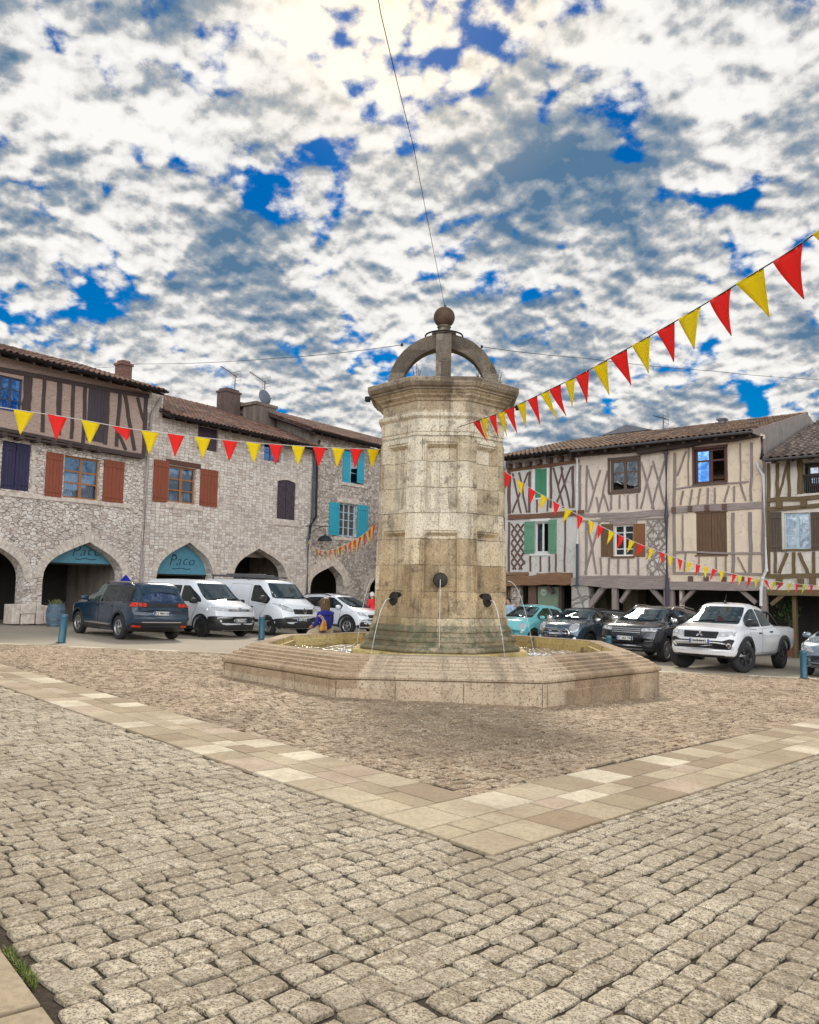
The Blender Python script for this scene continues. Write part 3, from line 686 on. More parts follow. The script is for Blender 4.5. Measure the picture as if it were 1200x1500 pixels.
# ------------------------------------------------------------------ houses
class Facade:
    def __init__(s, O, d):
        s.O = Vector((O[0], O[1], 0)); s.d = Vector((d[0], d[1], 0)).normalized(); s.n = rot90(s.d.to_2d()).to_3d()   # n points into the house
        s.rz = math.atan2(s.d.y, s.d.x)
    def P(s, px, py, off=0.0):
        r = ray(px, py); O = s.O + s.n*off
        k = (O-CAM).dot(s.n)/r.dot(s.n); p = CAM+r*k
        return Vector(((p-s.O).dot(s.d), p.z))
    def world(s, t, y, z): return s.O+s.d*t+s.n*y+Vector((0, 0, z))
FL = Facade((-13.9, 29.2), (.576, .817))
FR = Facade((12.9, 30.0), (.751, -.66))
class House:
    def __init__(s, fac, name, label, cat, crop=None, off=0.0, group=None):
        s.F = fac; s.off = off; s.crop = crop; s.holes = []
        s.root = empty(name, fac.O, fac.rz, label, cat, group); s.bi = 0
    def P(s, x, y, off=None):
        if s.crop: x, y = s.crop[0]+x/s.crop[2], s.crop[1]+y/s.crop[2]
        return s.F.P(x, y, s.off if off is None else off)
    def rect(s, x0, x1, yt, yb, off=None):
        xc = (x0+x1)/2; yc = (yt+yb)/2
        return s.P(x0, yc, off).x, s.P(x1, yc, off).x, s.P(xc, yb, off).y, s.P(xc, yt, off).y
    def hole(s, r): s.holes.append([(r[0], r[2]), (r[1], r[2]), (r[1], r[3]), (r[0], r[3])]); return r
    def mpp(s, x, y): return abs(s.P(x+10, y).x-s.P(x-10, y).x)/20
    def beams(s, name, mat, lst, y0=-.03, thick=.09, poly=True):
        last = None; nl = 0
        for b in lst:
            mb = MB() if len(b) < 6 or last is None else last
            p, q = s.P(b[0], b[1]), s.P(b[2], b[3]); w_ = b[4]
            vert = abs(q.x-p.x) < abs(q.y-p.y)
            # widths are measured across: horizontal pixels are foreshortened, vertical ones are not
            w_m = w_*(s.mpp(b[0], b[1]) if vert else s.vpp(b[0], b[1]))
            if vert: w_m *= abs(q.y-p.y)/((q-p).length)
            yy = s.off+y0-.0016*(s.bi % 11); s.bi += 1
            N = 5; d = (q-p); nn = Vector((-d.y, d.x)).normalized()   # hand-hewn: slightly wavering edges
            sw_ = [0]+[(random.gauss(0, .004)+.008*math.sin(i*1.3+s.bi))*min(2.0, d.length) for i in range(1, N)]+[0]
            up = [p+d*i/N+nn*sw_[i]+nn*(w_m/2*random.uniform(.86, 1.12)) for i in range(N+1)]; dn = [p+d*i/N+nn*sw_[i]-nn*(w_m/2*random.uniform(.86, 1.12)) for i in range(N+1)]
            for i in range(N):
                a, b_, c_, e = up[i], up[i+1], dn[i+1], dn[i]
                mb.add([(a.x, yy, a.y), (b_.x, yy, b_.y), (c_.x, yy, c_.y), (e.x, yy, e.y), (a.x, yy+thick, a.y), (b_.x, yy+thick, b_.y), (c_.x, yy+thick, c_.y), (e.x, yy+thick, e.y)],
                       [(0, 1, 2, 3), (0, 4, 5, 1), (2, 6, 7, 3)]+([(0, 3, 7, 4)] if i == 0 else [])+([(1, 5, 6, 2)] if i == N-1 else []))
            if len(b) < 6: mb.build(name, mat, s.root)
            else: last = mb
        if last: last.build('lattice', mat, s.root)
    def vpp(s, x, y): return abs(s.P(x, y+10).y-s.P(x, y-10).y)/20
    def window(s, r, fm, cols=2, rows=3, rec=.14, fw=.055, curtain=0, mull=.03, open_right=False, name='window', pane=None):
        """frame, sash bars, glass and curtain set back in the opening r"""
        x0, x1, z0, z1 = r; y = s.off+rec; mb = MB()
        e = .004
        x0 -= e; x1 += e; z0 -= e; z1 += e
        mb.box(x0, x0+fw, y, y+.06, z0, z1); mb.box(x1-fw, x1, y, y+.06, z0, z1)
        mb.box(x0+fw, x1-fw, y, y+.06, z0, z0+fw); mb.box(x0+fw, x1-fw, y, y+.06, z1-fw, z1)
        W = x1-x0-2*fw; Hh = z1-z0-2*fw
        for i in range(1, cols):
            xc = x0+fw+W*i/cols; mb.box(xc-mull*1.3, xc+mull*1.3, y+.003, y+.055, z0+fw, z1-fw)
        for c_ in range(cols):
            xa = x0+fw+W*c_/cols+(mull*1.3 if c_ else 0); xb = x0+fw+W*(c_+1)/cols-(mull*1.3 if c_ < cols-1 else 0)
            rr = rows if isinstance(rows, (list, tuple)) else [j/rows for j in range(1, rows)]
            for q in rr: zc = z0+fw+Hh*q; mb.box(xa, xb, y+.012, y+.045, zc-mull*.6, zc+mull*.6)
        f = mb.build(name, fm, s.root)
        mb = MB(); xe = x1-fw if not open_right else x0+fw+W/2-mull
        mb.add([(x0+fw, y+.03, z0+fw), (xe, y+.03, z0+fw), (xe, y+.03, z1-fw), (x0+fw, y+.03, z1-fw)], [(0, 1, 2, 3)])
        mb.build('pane', pane or MAT['pane'], f, fix=False)
        if curtain:
            mb = MB(); N = 40; zt = z0+fw+Hh*curtain
            for h in range(cols):
                xa = x0+fw+W*h/cols; xb = xa+W/cols; vs = []
                for i in range(N+1):
                    t = i/N; xx = xa+(xb-xa)*t; yy = y+.12+.018*math.sin(i*1.3)
                    vs += [(xx, yy, z0+fw*.5+.10*math.sin(math.pi*t)*0), (xx, yy, zt-.02*math.sin(math.pi*t))]
                mb.add(vs, [(2*i, 2*i+2, 2*i+3, 2*i+1) for i in range(N)])
            mb.build('curtain', MAT['curtain'], f, fix=False)
        return f
    def shutter(s, r, mat, planks=5, battens=True, y=-.05, th=.035, name='shutter', tilt=0, label=None):
        x0, x1, z0, z1 = r; mb = MB(); W = (x1-x0)/planks; yb = s.off+y
        for i in range(planks):
            j = random.uniform(0, .004)
            mb.box(x0+i*W+.006, x0+(i+1)*W-.006, yb-j, yb+th, z0, z1)
        mb.box(x0+.003, x1-.003, yb+.008, yb+th-.004, z0+.01, z1-.01)
        if battens:
            for q in (.13, .87):
                zc = z0+(z1-z0)*q; mb.box(x0+.02, x1-.02, yb-.028, yb-.0045, zc-.05, zc+.05)
        o = mb.build(name, mat, s.root)
        if label: o['label'] = label
        return o
    def trim(s, name, mat, rects, y0=-.02, y1=.1, bevel=0):
        for r in rects:
            mb = MB(); mb.box(r[0], r[1], s.off+y0, s.off+y1, r[2], r[3]); mb.build(name, mat, s.root, bevel=bevel)
    def wall(s, outer, mat, thick=.45, name='wall', holes=None, rev=None):
        mb = MB(); wall_mesh(mb, outer, s.holes if holes is None else holes, s.off, s.off+thick)
        return mb.build(name, mat, s.root)
    def shell(s, x0, x1, z0, z1, D, mat, y0=.45):
        """party walls, back wall"""
        mb = MB(); mb.box(x0+.015, x0+.3, s.off+y0+.002, D, z0, z1); mb.build('side_wall', mat, s.root)
        mb = MB(); mb.box(x1-.3, x1-.015, s.off+y0+.002, D, z0, z1); mb.build('side_wall', mat, s.root)
        mb = MB(); mb.box(x0+.31, x1-.31, D-.3, D, z0, z1); mb.build('back_wall', mat, s.root)
    def floors(s, x0, x1, zs, y0, D, mat):
        for z in zs:
            mb = MB(); mb.box(x0+.31, x1-.31, y0, D-.31, z-.1, z+.1); mb.build('floor', mat, s.root)
    def roof(s, x0, x1, ye, ze, yr, zr, mat, wmat, yb=None, period=.23, row=.36, gutter=None, fascia=None, under=True):
        """canal tiles: a corrugated slope from the eave (ye, ze) to the ridge (yr, zr) and a plain rear slope"""
        L = math.hypot(yr-ye, zr-ze); dy, dz = (yr-ye)/L, (zr-ze)/L; ny, nz = -dz, dy
        nx = int((x1-x0)/period*6); nr = max(1, int(L/row)); V = []; Fq = []
        xs = np.linspace(x0, x1, nx+1); ph = (xs-x0)/period*2*math.pi
        prof = .055*np.abs(np.cos(ph/2))**.8*2-.055
        rows = []
        for j in range(nr):
            for t, lift in ((j*row, .032), (min(L, (j+1)*row)-.002, .0)):
                jit = RNG.normal(0, .004, nx+1); h = prof+lift+jit
                tt = t+RNG.normal(0, .008, nx+1)*(lift > 0)
                rows.append(np.stack([xs, ye+dy*tt+ny*h, ze+dz*tt+nz*h], 1))
        rows.insert(0, rows[0]-np.array([0, -.0, .035]))
        Vn = np.concatenate(rows); m = nx+1
        for j in range(len(rows)-1):
            for i in range(nx): Fq.append((j*m+i, j*m+i+1, (j+1)*m+i+1, (j+1)*m+i))
        mb = MB(); mb.add([tuple(v) for v in Vn], Fq)
        yb2 = yb if yb is not None else yr+(yr-ye); zb = zr-(zr-ze)*(yb2-yr)/max(.1, (yr-ye))
        k = len(mb.v)
        mb.add([(x0, yr, zr+.02), (x1, yr, zr+.02), (x1, yb2, zb), (x0, yb2, zb)], [(0, 1, 2, 3)])
        N = int((x1-x0)/.35)
        for i in range(N):                           # ridge tiles
            xa = x0+(x1-x0)*i/N; xb = x0+(x1-x0)*(i+1)/N+.03; vs = []
            for xx, r_ in ((xa, .12), (xb, .10)): vs += [(xx, yr+r_*math.cos(a), zr-.03+r_*math.sin(a)*1.1) for a in (0, .6, 1.2, 1.57, 1.94, 2.54, 3.14)]
            mb.add(vs, [(q, q+1, q+8, q+7) for q in range(6)])
        o = mb.build('roof', mat, s.root, fix=False)
        if under:
            mb = MB(); a, b = .05, .11
            mb.add([(x, y-ny*0, z-q) for x in (x0+.02, x1-.02) for (y, z, q) in ((ye+.04, ze, a), (yr, zr, a), (yr, zr, b), (ye+.04, ze, b))],
                   [(0, 1, 2, 3), (7, 6, 5, 4), (0, 4, 5, 1), (1, 5, 6, 2), (2, 6, 7, 3), (3, 7, 4, 0)])
            xx = x0+.25
            while xx < x1-.1:                        # rafter ends under the eave
                mb.add([(xx+q, y, z) for q in (0, .09) for (y, z) in ((ye+.07, ze-b-.002), (ye+1.2, ze+dz/dy*1.13-b-.002), (ye+1.2, ze+dz/dy*1.13-b-.12), (ye+.07, ze-b-.10))],
                       [(0, 1, 2, 3), (7, 6, 5, 4), (0, 4, 5, 1), (2, 6, 7, 3), (3, 7, 4, 0)]); xx += .62
            mb.build('eave_boards', wmat, s.root)
        if gutter:
            mb = MB(); vs = []; r_ = .075
            for xx in (x0, x1): vs += [(xx, ye-.075+r_*math.cos(a), ze-.035+r_*math.sin(a)) for a in [math.pi+i*math.pi/8 for i in range(9)]]
            mb.add(vs, [(q, q+1, q+10, q+9) for q in range(8)]+[list(range(9)), list(range(17, 8, -1))])
            mb.build('gutter', gutter, s.root, fix=False)
        return o
    def pipe(s, pts, r, mat, y=-.12, name='downpipe'):
        mb = MB(); P3 = [(p.x, s.off+y, p.y) for p in pts]; mb.tube(P3, r, 10)
        for p in P3[1:-1]: mb.lathe([(r*1.25, -.04), (r*1.25, .04)], 10, p)
        return mb.build(name, mat, s.root, smooth=False)
    def arch(s, xl, xr, xa, ys, ya, zb, sur=None, sw=.32, interior=None):
        t0, t1 = s.P(xl, ys).x, s.P(xr, ys).x; ap = s.P(xa, ya); zs = s.P((xl+xr)/2, ys).y
        def side(t, sgn, grow=0.0):
            a = Vector((t-sgn*grow, zs)); d = Vector((ap.x, ap.y+grow*1.25)); h = d.y-a.y; w_ = d.x-a.x
            b = a+Vector((0, .56*h)); c_ = d-Vector((w_*.46, .27*h)); out = []
            for i in range(13):
                q = i/12; out.append(a*(1-q)**3+b*3*q*(1-q)**2+c_*3*q*q*(1-q)+d*q**3)
            return out
        L = side(t0, 1); Rr = side(t1, -1)
        poly = [(t0, zb)]+[tuple(p) for p in L]+[tuple(p) for p in Rr[::-1][1:]]+[(t1, zb)]
        s.holes.append(poly)
        if sur:
            Lo, Ro = side(t0, 1, sw), side(t1, -1, sw); mb = MB()
            inn = L+Rr[::-1][1:]; out = Lo+Ro[::-1][1:]
            for i in range(0, len(inn)-1):
                y_ = s.off-.02-.008*random.random(); g = .006
                a, b, c_, d = inn[i], inn[i+1], out[i+1], out[i]
                dd = (b-a).normalized()*g
                q = [a+dd, b-dd, c_-dd, d+dd]
                mb.add([(p.x, y_, p.y) for p in q]+[(p.x, s.off+.05, p.y) for p in q], [(0, 1, 2, 3), (0, 4, 5, 1), (1, 5, 6, 2), (2, 6, 7, 3), (3, 7, 4, 0)])
            mb.build('arch_surround', sur, s.root)
        return poly
def rect_px(H, *a): return H.rect(*a)
PALE = [(.56, .45, .38), (.76, .65, .56), (.86, .77, .68), (.90, .83, .75), (.66, .55, .48)]
rub_a = rubble('rubble_stone_wall', PALE, 4.8, 1.8, (.36, .295, .25), mw=.034)
crs_b = rubble('coursed_stone_wall', PALE, 4.4, 1.75, (.34, .28, .235), mw=.030, seed=3, rnd=.42, warp=.12)
rub_c = rubble('small_rubble_wall', [(.36, .30, .25), (.54, .455, .39), (.68, .59, .52), (.80, .71, .64)], 5.0, 1.5, (.20, .165, .14), seed=5, mw=.04)
dress = plain('dressed_stone', (.62, .53, .45), .9, var=.3, bump=.8, scale=5)
sidew = plaster('old_render', (.36, .30, .25), (.14, .11, .09), .8)
brick = coursed('thin_pink_brick', [(.46, .27, .21), (.60, .38, .30), (.68, .47, .39), (.52, .34, .29)], .24, .062, (.46, .38, .32), msize=.012, warp=.02, depth=.02)
chim = coursed('chimney_brick', [(.17, .06, .045), (.26, .09, .06), (.3, .13, .09)], .22, .075, (.25, .2, .17), msize=.01, warp=.01, depth=.015)
tile_l = tiles('canal_tiles', [(.10, .048, .032), (.19, .085, .055), (.26, .125, .085), (.14, .075, .06), (.28, .19, .14)])
tile_r = tiles('brown_canal_tiles', [(.10, .052, .032), (.18, .09, .052), (.25, .14, .085), (.14, .08, .055), (.28, .20, .14)])
tile_g = tiles('grey_brown_tiles', [(.08, .055, .045), (.15, .10, .08), (.22, .16, .13), (.12, .085, .075), (.28, .23, .19)])
oak = wood('dark_weathered_oak', (.085, .06, .055), .85)
oakh = wood('dark_weathered_oak_rail', (.085, .06, .055), .85, 'x')
red_sh = wood('red_brown_shutter_paint', (.30, .075, .035), .6, var=.3)
orange_fr = wood('orange_brown_frame', (.42, .17, .05), .5, var=.25)
navy_sh = wood('faded_navy_shutter', (.035, .030, .085), .7, var=.5)
plum_sh = wood('faded_plum_shutter', (.085, .055, .075), .75, var=.5)
turq = wood('turquoise_paint', (.03, .42, .56), .55, var=.2)
turq_l = plain('pale_blue_frame', (.45, .58, .66), .5)
blue_pane = glass('sky_painted_glass', (.2, .35, .7), .45, 2.2, (.20, .45, .95))  # blue of a reflected sky put into the pane's own tint
dim_pane = glass('dim_glass', (.25, .28, .3), .05, 1.5, (.8, .9, 1))
# ---- house A: rubble below, jettied brick and timber above
A = House(FL, 'timber_and_stone_house', 'stone arcaded house with jettied timber and pink brick top floor, leftmost in the square', 'house', group='old houses round the square')
tAB = A.P(212, 700).x; zA = A.P(104, 652).y; zEA = A.P(120, 544, -.75).y
Zg = -.6
A.arch(-70, 34.5, -22, 847, 790, Zg, dress)
A.arch(62.5, 179, 131, 847, 794, Zg, dress)
w1 = A.hole(A.rect(93.5, 146, 670, 731)); w0 = A.hole(A.rect(2, 44, 648, 718))
A.wall([(-9, Zg), (tAB, Zg), (tAB, zA), (-9, zA)], rub_a, .5)
bl2 = glass('blue_reflecting_glass', (.8, .86, .92), .22, 1.7, (.40, .66, 1.0))  # the sky's blue is put into the reflection colour
f = A.window(w1, orange_fr, 2, [.36, .66], .12, .07, .62, .045, pane=bl2)
A.shutter(A.rect(66, 91, 663, 728), red_sh, 5); A.shutter(A.rect(150.5, 180.5, 675, 736), red_sh, 5)
A.trim('sill', dress, [A.rect(88, 152, 732, 737)], -.06, .12)
A.trim('sill_course', dress, [(-9, tAB-.5, A.P(89, 733).y-.04, A.P(89, 728).y)], -.035, .05)
A.shutter(A.rect(2, 22.7, 648, 718), navy_sh, 4, y=.03); A.shutter(A.rect(23.2, 44, 649, 718), navy_sh, 4, y=.03)
A.trim('quoin', dress, [A.rect(46.5, 52, 652+q*12, 662+q*12) for q in range(6)], -.012, .05)
# upper floor
J = -.28; A.off = J; A.holes = []
bw = A.hole(A.rect(-30, 33, 549, 600))
tAU = A.P(213, 600).x; zU0 = zA+.03; zU1 = zEA-.05
A.wall([(-9, zU0), (tAU, zU0), (tAU, zU1), (-9, zU1)], brick, .4)
A.window(bw, wood('blue_black_frame', (.04, .06, .13), .5), 4, [.33, .66], .08, .06, 0, .035, pane=blue_pane)
c1 = (0, 490, 5.0); A.crop = c1
A.beams('timber_post', oak, [(325, 305, 310, 715, 26), (437, 340, 425, 735, 36), (540, 345, 520, 765, 26), (625, 360, 605, 795, 26), (790, 400, 768, 805, 30), (878, 430, 850, 820, 24),
    (910, 430, 985, 850, 26), (1005, 460, 1065, 690, 24), (1070, 450, 1050, 880, 28), (205, 310, 190, 560, 60), (860, 715, 920, 845, 24)], -.025)
A.beams('timber_rail', oakh, [(-300, 205, 1090, 455, 34), (-300, 640, 1055, 890, 26)], -.05, .14)
A.beams('jetty_beam', oakh, [(-300, 672, 1050, 905, 14)], -.09, .3)
mb = MB()
for i in range(19):
    t = -8.5+i*.62
    if t < tAU-.1: mb = MB(); mb.box(t, t+.16, J-.16, J+.3, zA-.16, zA-.004); mb.build('joist', oak, A.root)
A.shutter(A.rect(640, 775, 395, 785), wood('grey_plank_shutter', (.075, .06, .075), .85), 6, False, -.02)
A.crop = None
A.off = 0
A.roof(-9.3, A.P(240, 574, -.75).x, -.95, zEA, 4.6, zEA+1.75, tile_l, oak, gutter=MAT['iron'])
A.shell(-9, tAU, Zg, zEA+.1, 9, sidew, .52)
mb = MB(); tp = A.P(238, 600).x
mb.box(tAU+.004, tp, -.02, .5, A.P(225, 640).y, zEA+.05); mb.build('end_pier', crs_b, A.root)
mb = MB(); mb.add([(tAU-.01, .6, zEA+.05), (tAU-.01, 8.5, zEA+.05), (tAU-.01, 4.6, zEA+1.6)], [(0, 1, 2)]); mb.build('gable', sidew, A.root, fix=False)
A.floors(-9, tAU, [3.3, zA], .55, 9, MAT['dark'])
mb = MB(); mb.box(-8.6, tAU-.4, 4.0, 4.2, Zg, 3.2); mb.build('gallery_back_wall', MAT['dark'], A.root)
A.pipe([A.P(234, 582), A.P(231, 588), A.P(221, 604), A.P(219, 612), A.P(212, 700), A.P(205, 842), A.P(203, 905)], .055, plain('grey_pipe', (.36, .31, .29), .6))
# chimney on house A
def chimney(H, pxl, pxr, ytop, ybot, y, d, mat, name='chimney', cap=True):
    r = H.rect(pxl, pxr, ytop, ybot, y); mb = MB(); mb.box(r[0], r[1], y, y+d, r[2]-.8, r[3])
    if cap: mb.box(r[0]-.05, r[1]+.05, y-.05, y+d+.05, r[3]-.12, r[3]-.03); mb.box(r[0]+.06, r[1]-.06, y+.05, y+d-.05, r[3]+.001, r[3]+.10)
    return mb.build(name, mat, H.root), r
chimney(A, 178.5, 193.5, 531, 557, 2.2, .5, chim)
# stone pier between the arches
r = A.rect(36, 61, 850, 884)
A.trim('pier_base', dress, [A.rect(12, 23, 885, 914), A.rect(24, 47, 885, 899), A.rect(25, 45, 899.5, 914), A.rect(47.5, 58, 886, 914), A.rect(58.5, 68, 887, 913)], -.28, .3, .02)
# shop front inside the first arch: timber ceiling board and teal and grey posters
mb = MB(); r = A.rect(-60, 19, 798, 822); mb.box(r[0], r[1], .9, 1.0, r[2], r[3]+.3); mb.build('shop_fascia', wood('warm_orange_wood', (.40, .17, .05), .6, 'x'), A.root)
mb = MB(); r = A.rect(7, 26, 828, 868); mb.box(r[0], r[1], 2.8, 2.84, r[2], r[3]); mb.build('shop_poster', plain('teal_poster', (.03, .14, .15), .5, var=.6, scale=3), A.root)
mb = MB(); r = A.rect(9, 23, 832, 846); mb.box(r[0], r[1], 2.76, 2.79, r[2], r[3]); mb.build('shop_poster', plain('grey_poster', (.22, .22, .22), .5, var=.7, scale=9), A.root)
# teal shop panels with the shop's name
teal = plain('teal_panel_paint', (.09, .27, .36), .5, var=.12); ink = plain('dark_ink', (.008, .014, .03), .6)
def shop_panel(H, px0, px1, ytop, ybot, y, txt, tx, ty, size, line=False):
    r = H.rect(px0, px1, ytop, ybot, y); mb = MB(); mb.box(r[0], r[1], y, y+.05, r[2], r[3]); p_ = mb.build('shop_panel', teal, H.root)
    mb = MB(); mb.box(r[0], r[1], y-.02, y-.002, r[2]-.04, r[2]+.02); mb.build('panel_edge', MAT['dark'], p_)
    cu = bpy.data.curves.new('lettering', 'FONT'); cu.body = txt; cu.size = size; cu.shear = .32; cu.space_character = 1.12; cu.extrude = .004; cu.offset = -.018*size
    cu.align_x = 'CENTER'
    ob = bpy.data.objects.new('tmp', cu); COL.objects.link(ob); dg = bpy.context.evaluated_depsgraph_get()
    me = bpy.data.meshes.new_from_object(ob.evaluated_get(dg)); bpy.data.objects.remove(ob)
    # a handwritten look: tall first letter, wavering baseline
    c_ = H.P(tx, ty, y)
    for v in me.vertices:
        x_, y_ = v.co.x, v.co.y
        if x_ < -size*.45: y_ = y_*1.25-.06*size
        v.co = (x_*1.0, y_*.92+.03*size*math.sin(x_*6), v.co.z)
    me.materials.clear()
    o = link('lettering', me, ink, p_); o.matrix_local = Matrix.Translation((c_.x, y-.008, c_.y)) @ Matrix.Rotation(math.pi/2, 4, 'X')
    mb = MB(); L = [(c_.x-size*.75+size*1.5*i/20, y-.008, c_.y-size*.22-.02*math.sin(i*.5)) for i in range(21)]
    if line: mb.tube(L, .014, 5); mb.build('underline', ink, p_)
shop_panel(A, 58, 186, 785, 826, .55, 'Paco', 126, 814, .60, True)
# ---- house B: coursed stone
B = House(FL, 'coursed_stone_house', 'coursed pale stone house with two pointed arches and one red brown shuttered window', 'house', group='old houses round the square')
tBC = B.P(459, 690).x; zEB = B.P(348, 630, -.5).y
B.arch(229, 312, 277.6, 846, 794.5, Zg, dress, .26)
B.arch(342.5, 419, 379.5, 845, 803.5, Zg, dress, .26)
w2 = B.hole(B.rect(247, 287, 684, 737)); w3 = B.hole(B.rect(406, 433, 703, 761)); w5 = B.hole(B.rect(387, 412, 650, 676)); w4 = B.hole(B.rect(290, 320, 621, 660))
B.wall([(tAB+.004, Zg), (tBC, Zg), (tBC, zEB-.05), (tAB+.004, zEB-.05)], crs_b, .5)
B.window(w2, orange_fr, 2, [.33, .66], .12, .07, .98, .045, pane=bl2)
B.window(w5, wood('blue_grey_frame', (.12, .13, .22), .6), 2, [.5], .15, .06, 0, .03, pane=blue_pane)
B.shutter(B.rect(224, 246, 674, 735), red_sh, 4); B.shutter(B.rect(292.5, 318, 688, 742), red_sh, 5)
B.shutter(w4, plum_sh, 6, False, .10)
# segmental shuttered window
for a, b in ((406, 419.2), (419.8, 433)): 
    r = B.rect(a, b, 703, 761); B.shutter(r, plum_sh, 2, True, .05)
    mb = MB()
    for q in range(4):
        za = r[2]+(r[3]-r[2])*q/4; zb = r[2]+(r[3]-r[2])*(q+1)/4
        mb.bar(r[0]+.05, za, r[1]-.05, zb, .06, .02, .044-.001*q); mb.bar(r[1]-.05, za, r[0]+.05, zb, .06, .0185, .043-.001*q)
    mb.build('shutter_lattice', plum_sh, B.root)
mb = MB(); x0_, x1_ = w3[0]-.02, w3[1]+.02
mb.prism([(x0_-.16, w3[3]-.1)]+[(x0_-.16+(x1_-x0_+.32)*i/10, w3[3]+.06+.14*math.sin(math.pi*i/10)) for i in range(11)]+[(x1_+.16, w3[3]-.1)]+[(x1_-(x1_-x0_)*i/10, w3[3]-.12+.12*math.sin(math.pi*i/10)) for i in range(11)], -.025, .1)
mb.build('lintel', dress, B.root)
B.trim('lintel', wood('brown_lintel', (.13, .06, .04), .8, 'x'), [B.rect(243, 294, 676, 683.5)], -.03, .3)
B.trim('sill', dress, [B.rect(242, 296, 738.5, 746), B.rect(402, 437, 762, 770)], -.05, .2)
B.trim('putlog_block', dress, [B.rect(408, 413, 774, 779), B.rect(416, 421, 774, 779), B.rect(330, 336, 729, 738)], -.02, .05)
B.roof(B.P(243, 608, -.5).x, tBC+.05, -.75, zEB, 4.6, zEB+2.15, tile_l, oak, gutter=MAT['iron'])
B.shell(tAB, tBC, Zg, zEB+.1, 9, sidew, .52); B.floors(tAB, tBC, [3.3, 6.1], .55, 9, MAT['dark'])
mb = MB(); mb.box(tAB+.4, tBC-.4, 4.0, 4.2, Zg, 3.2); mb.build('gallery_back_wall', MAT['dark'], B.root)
shop_panel(B, 222, 322, 785, 842, .45, 'Paco', 266, 828, .66, True)
mb = MB(); r = B.rect(340, 425, 795, 817, .9); mb.box(r[0], r[1], .9, 1.0, r[2], r[3]+.3); mb.build('gallery_lintel', plain('beige_board', (.40, .34, .26), .8), B.root)
ch, rC = chimney(B, 331, 352, 572, 606, 3.6, .7, plaster('sooty_render', (.15, .10, .085), (.05, .035, .03), .8))
bp_ = plain('slate_blue_pipe', (.045, .06, .085), .5)
B.pipe([B.P(459, 658), B.P(457, 700), B.P(455, 760), B.P(449, 790), B.P(447, 880)], .06, bp_)
# ---- house C: turquoise shutters
C = House(FL, 'turquoise_shuttered_house', 'small rubble stone house with turquoise shutters and a pointed arch, left of the fountain tower', 'house', group='old houses round the square')
tC1 = 27.5; zEC = C.P(513, 643, -.5).y
C.arch(455, 503, 487, 858, 829, Zg, dress, .5)
C.arch(541, 590, 566, 866, 838, Zg, dress, .5)
u1 = C.hole(C.rect(502, 533, 661, 708)); u2 = C.hole(C.rect(497, 522, 738, 786))
C.wall([(tBC+.004, Zg), (tC1, Zg), (tC1, zEC-.05), (tBC+.004, zEC-.05)], rub_c, .5)
C.window(u1, turq_l, 2, [.33, .66], .2, .06, 0, .03); C.window(u2, turq_l, 3, [.25, .5, .75], .12, .07, 0, .03)
C.shutter(C.rect(502, 512.5, 661, 707), turq, 3, y=-.04); C.shutter(C.rect(523, 533, 662, 708), turq, 3, y=-.04)
C.shutter(C.rect(481.5, 496.5, 736, 784), turq, 4); C.shutter(C.rect(522.5, 538.5, 740, 788), turq, 4)
C.trim('sill', dress, [C.rect(500, 536, 709, 713), C.rect(492, 526, 788, 792)], -.06, .2); C.trim('lintel', dress, [C.rect(493, 526, 730, 737)], -.03, .1)
C.roof(C.P(452, 632, -.5).x, tC1+.2, -.7, zEC, 4.8, zEC+1.95, tile_l, oak, gutter=MAT['iron'])
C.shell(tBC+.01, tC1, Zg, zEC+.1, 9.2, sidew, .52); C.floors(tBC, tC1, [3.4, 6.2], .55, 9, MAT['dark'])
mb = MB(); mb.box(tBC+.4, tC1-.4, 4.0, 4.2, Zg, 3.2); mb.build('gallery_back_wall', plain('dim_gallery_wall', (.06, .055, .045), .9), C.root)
mb = MB(); mb.prism([(.02, zEC-.8), (.02, zEC-.02), (4.8, zEC+1.90), (9.0, zEC+.2), (9.0, zEC-.8)], 0, .28)
o = mb.build('gable', plaster('grey_gable_render', (.27, .225, .19), (.10, .08, .065), .9), C.root); o.matrix_local = Matrix.Translation((tBC-.02, 0, 0)) @ Matrix(((0, -1, 0, 0), (1, 0, 0, 0), (0, 0, 1, 0), (0, 0, 0, 1)))
pr = B.rect(376, 405, 593, 622, 2.4)
mb = MB(); mb.box(pr[0], pr[1]-.05, 2.4, 3.4, pr[2]-1.2, pr[3]); mb.box(pr[0]-.1, pr[1]+.05, 2.35, 3.5, pr[3]-.1, pr[3]+.06); mb.build('parapet', plaster('dark_parapet_render', (.22, .175, .14), (.09, .07, .055), .9), C.root)
C.pipe([C.P(465, 645), C.P(462, 668), C.P(460, 757), C.P(452, 770), C.P(450, 790)], .06, MAT['iron'], -.14)
# wall lamp
LP = FL.world(C.P(463, 795).x, -.75, C.P(463, 797).y)
lo = empty('wall_lamp', FL.world(C.P(463, 795).x, 0, C.P(463, 772).y), FL.rz, 'black bell shaped wall lantern on an iron bracket beside the downpipes', 'street lamp')
mb = MB(); mb.tube([(-.9, -.06, 0), (-.3, -.4, .02), (0, -.6, .02), (.35, -.62, .02)], .02, 6); mb.tube([(-.7, -.1, -.45), (-.35, -.4, -.08), (-.1, -.55, .0)], .015, 6); mb.build('bracket', MAT['iron'], lo)
mb = MB(); mb.tube([(0, -.6, .02), (0, -.6, -.42)], .012, 6); mb.lathe([(.03, -.36), (.05, -.42), (.22, -.50), (.34, -.60), (.40, -.72), (.38, -.725), (.03, -.6)], 20, (0, -.6, 0)); mb.build('lamp_shade', plain('lamp_black', (.012, .02, .025), .4), lo)
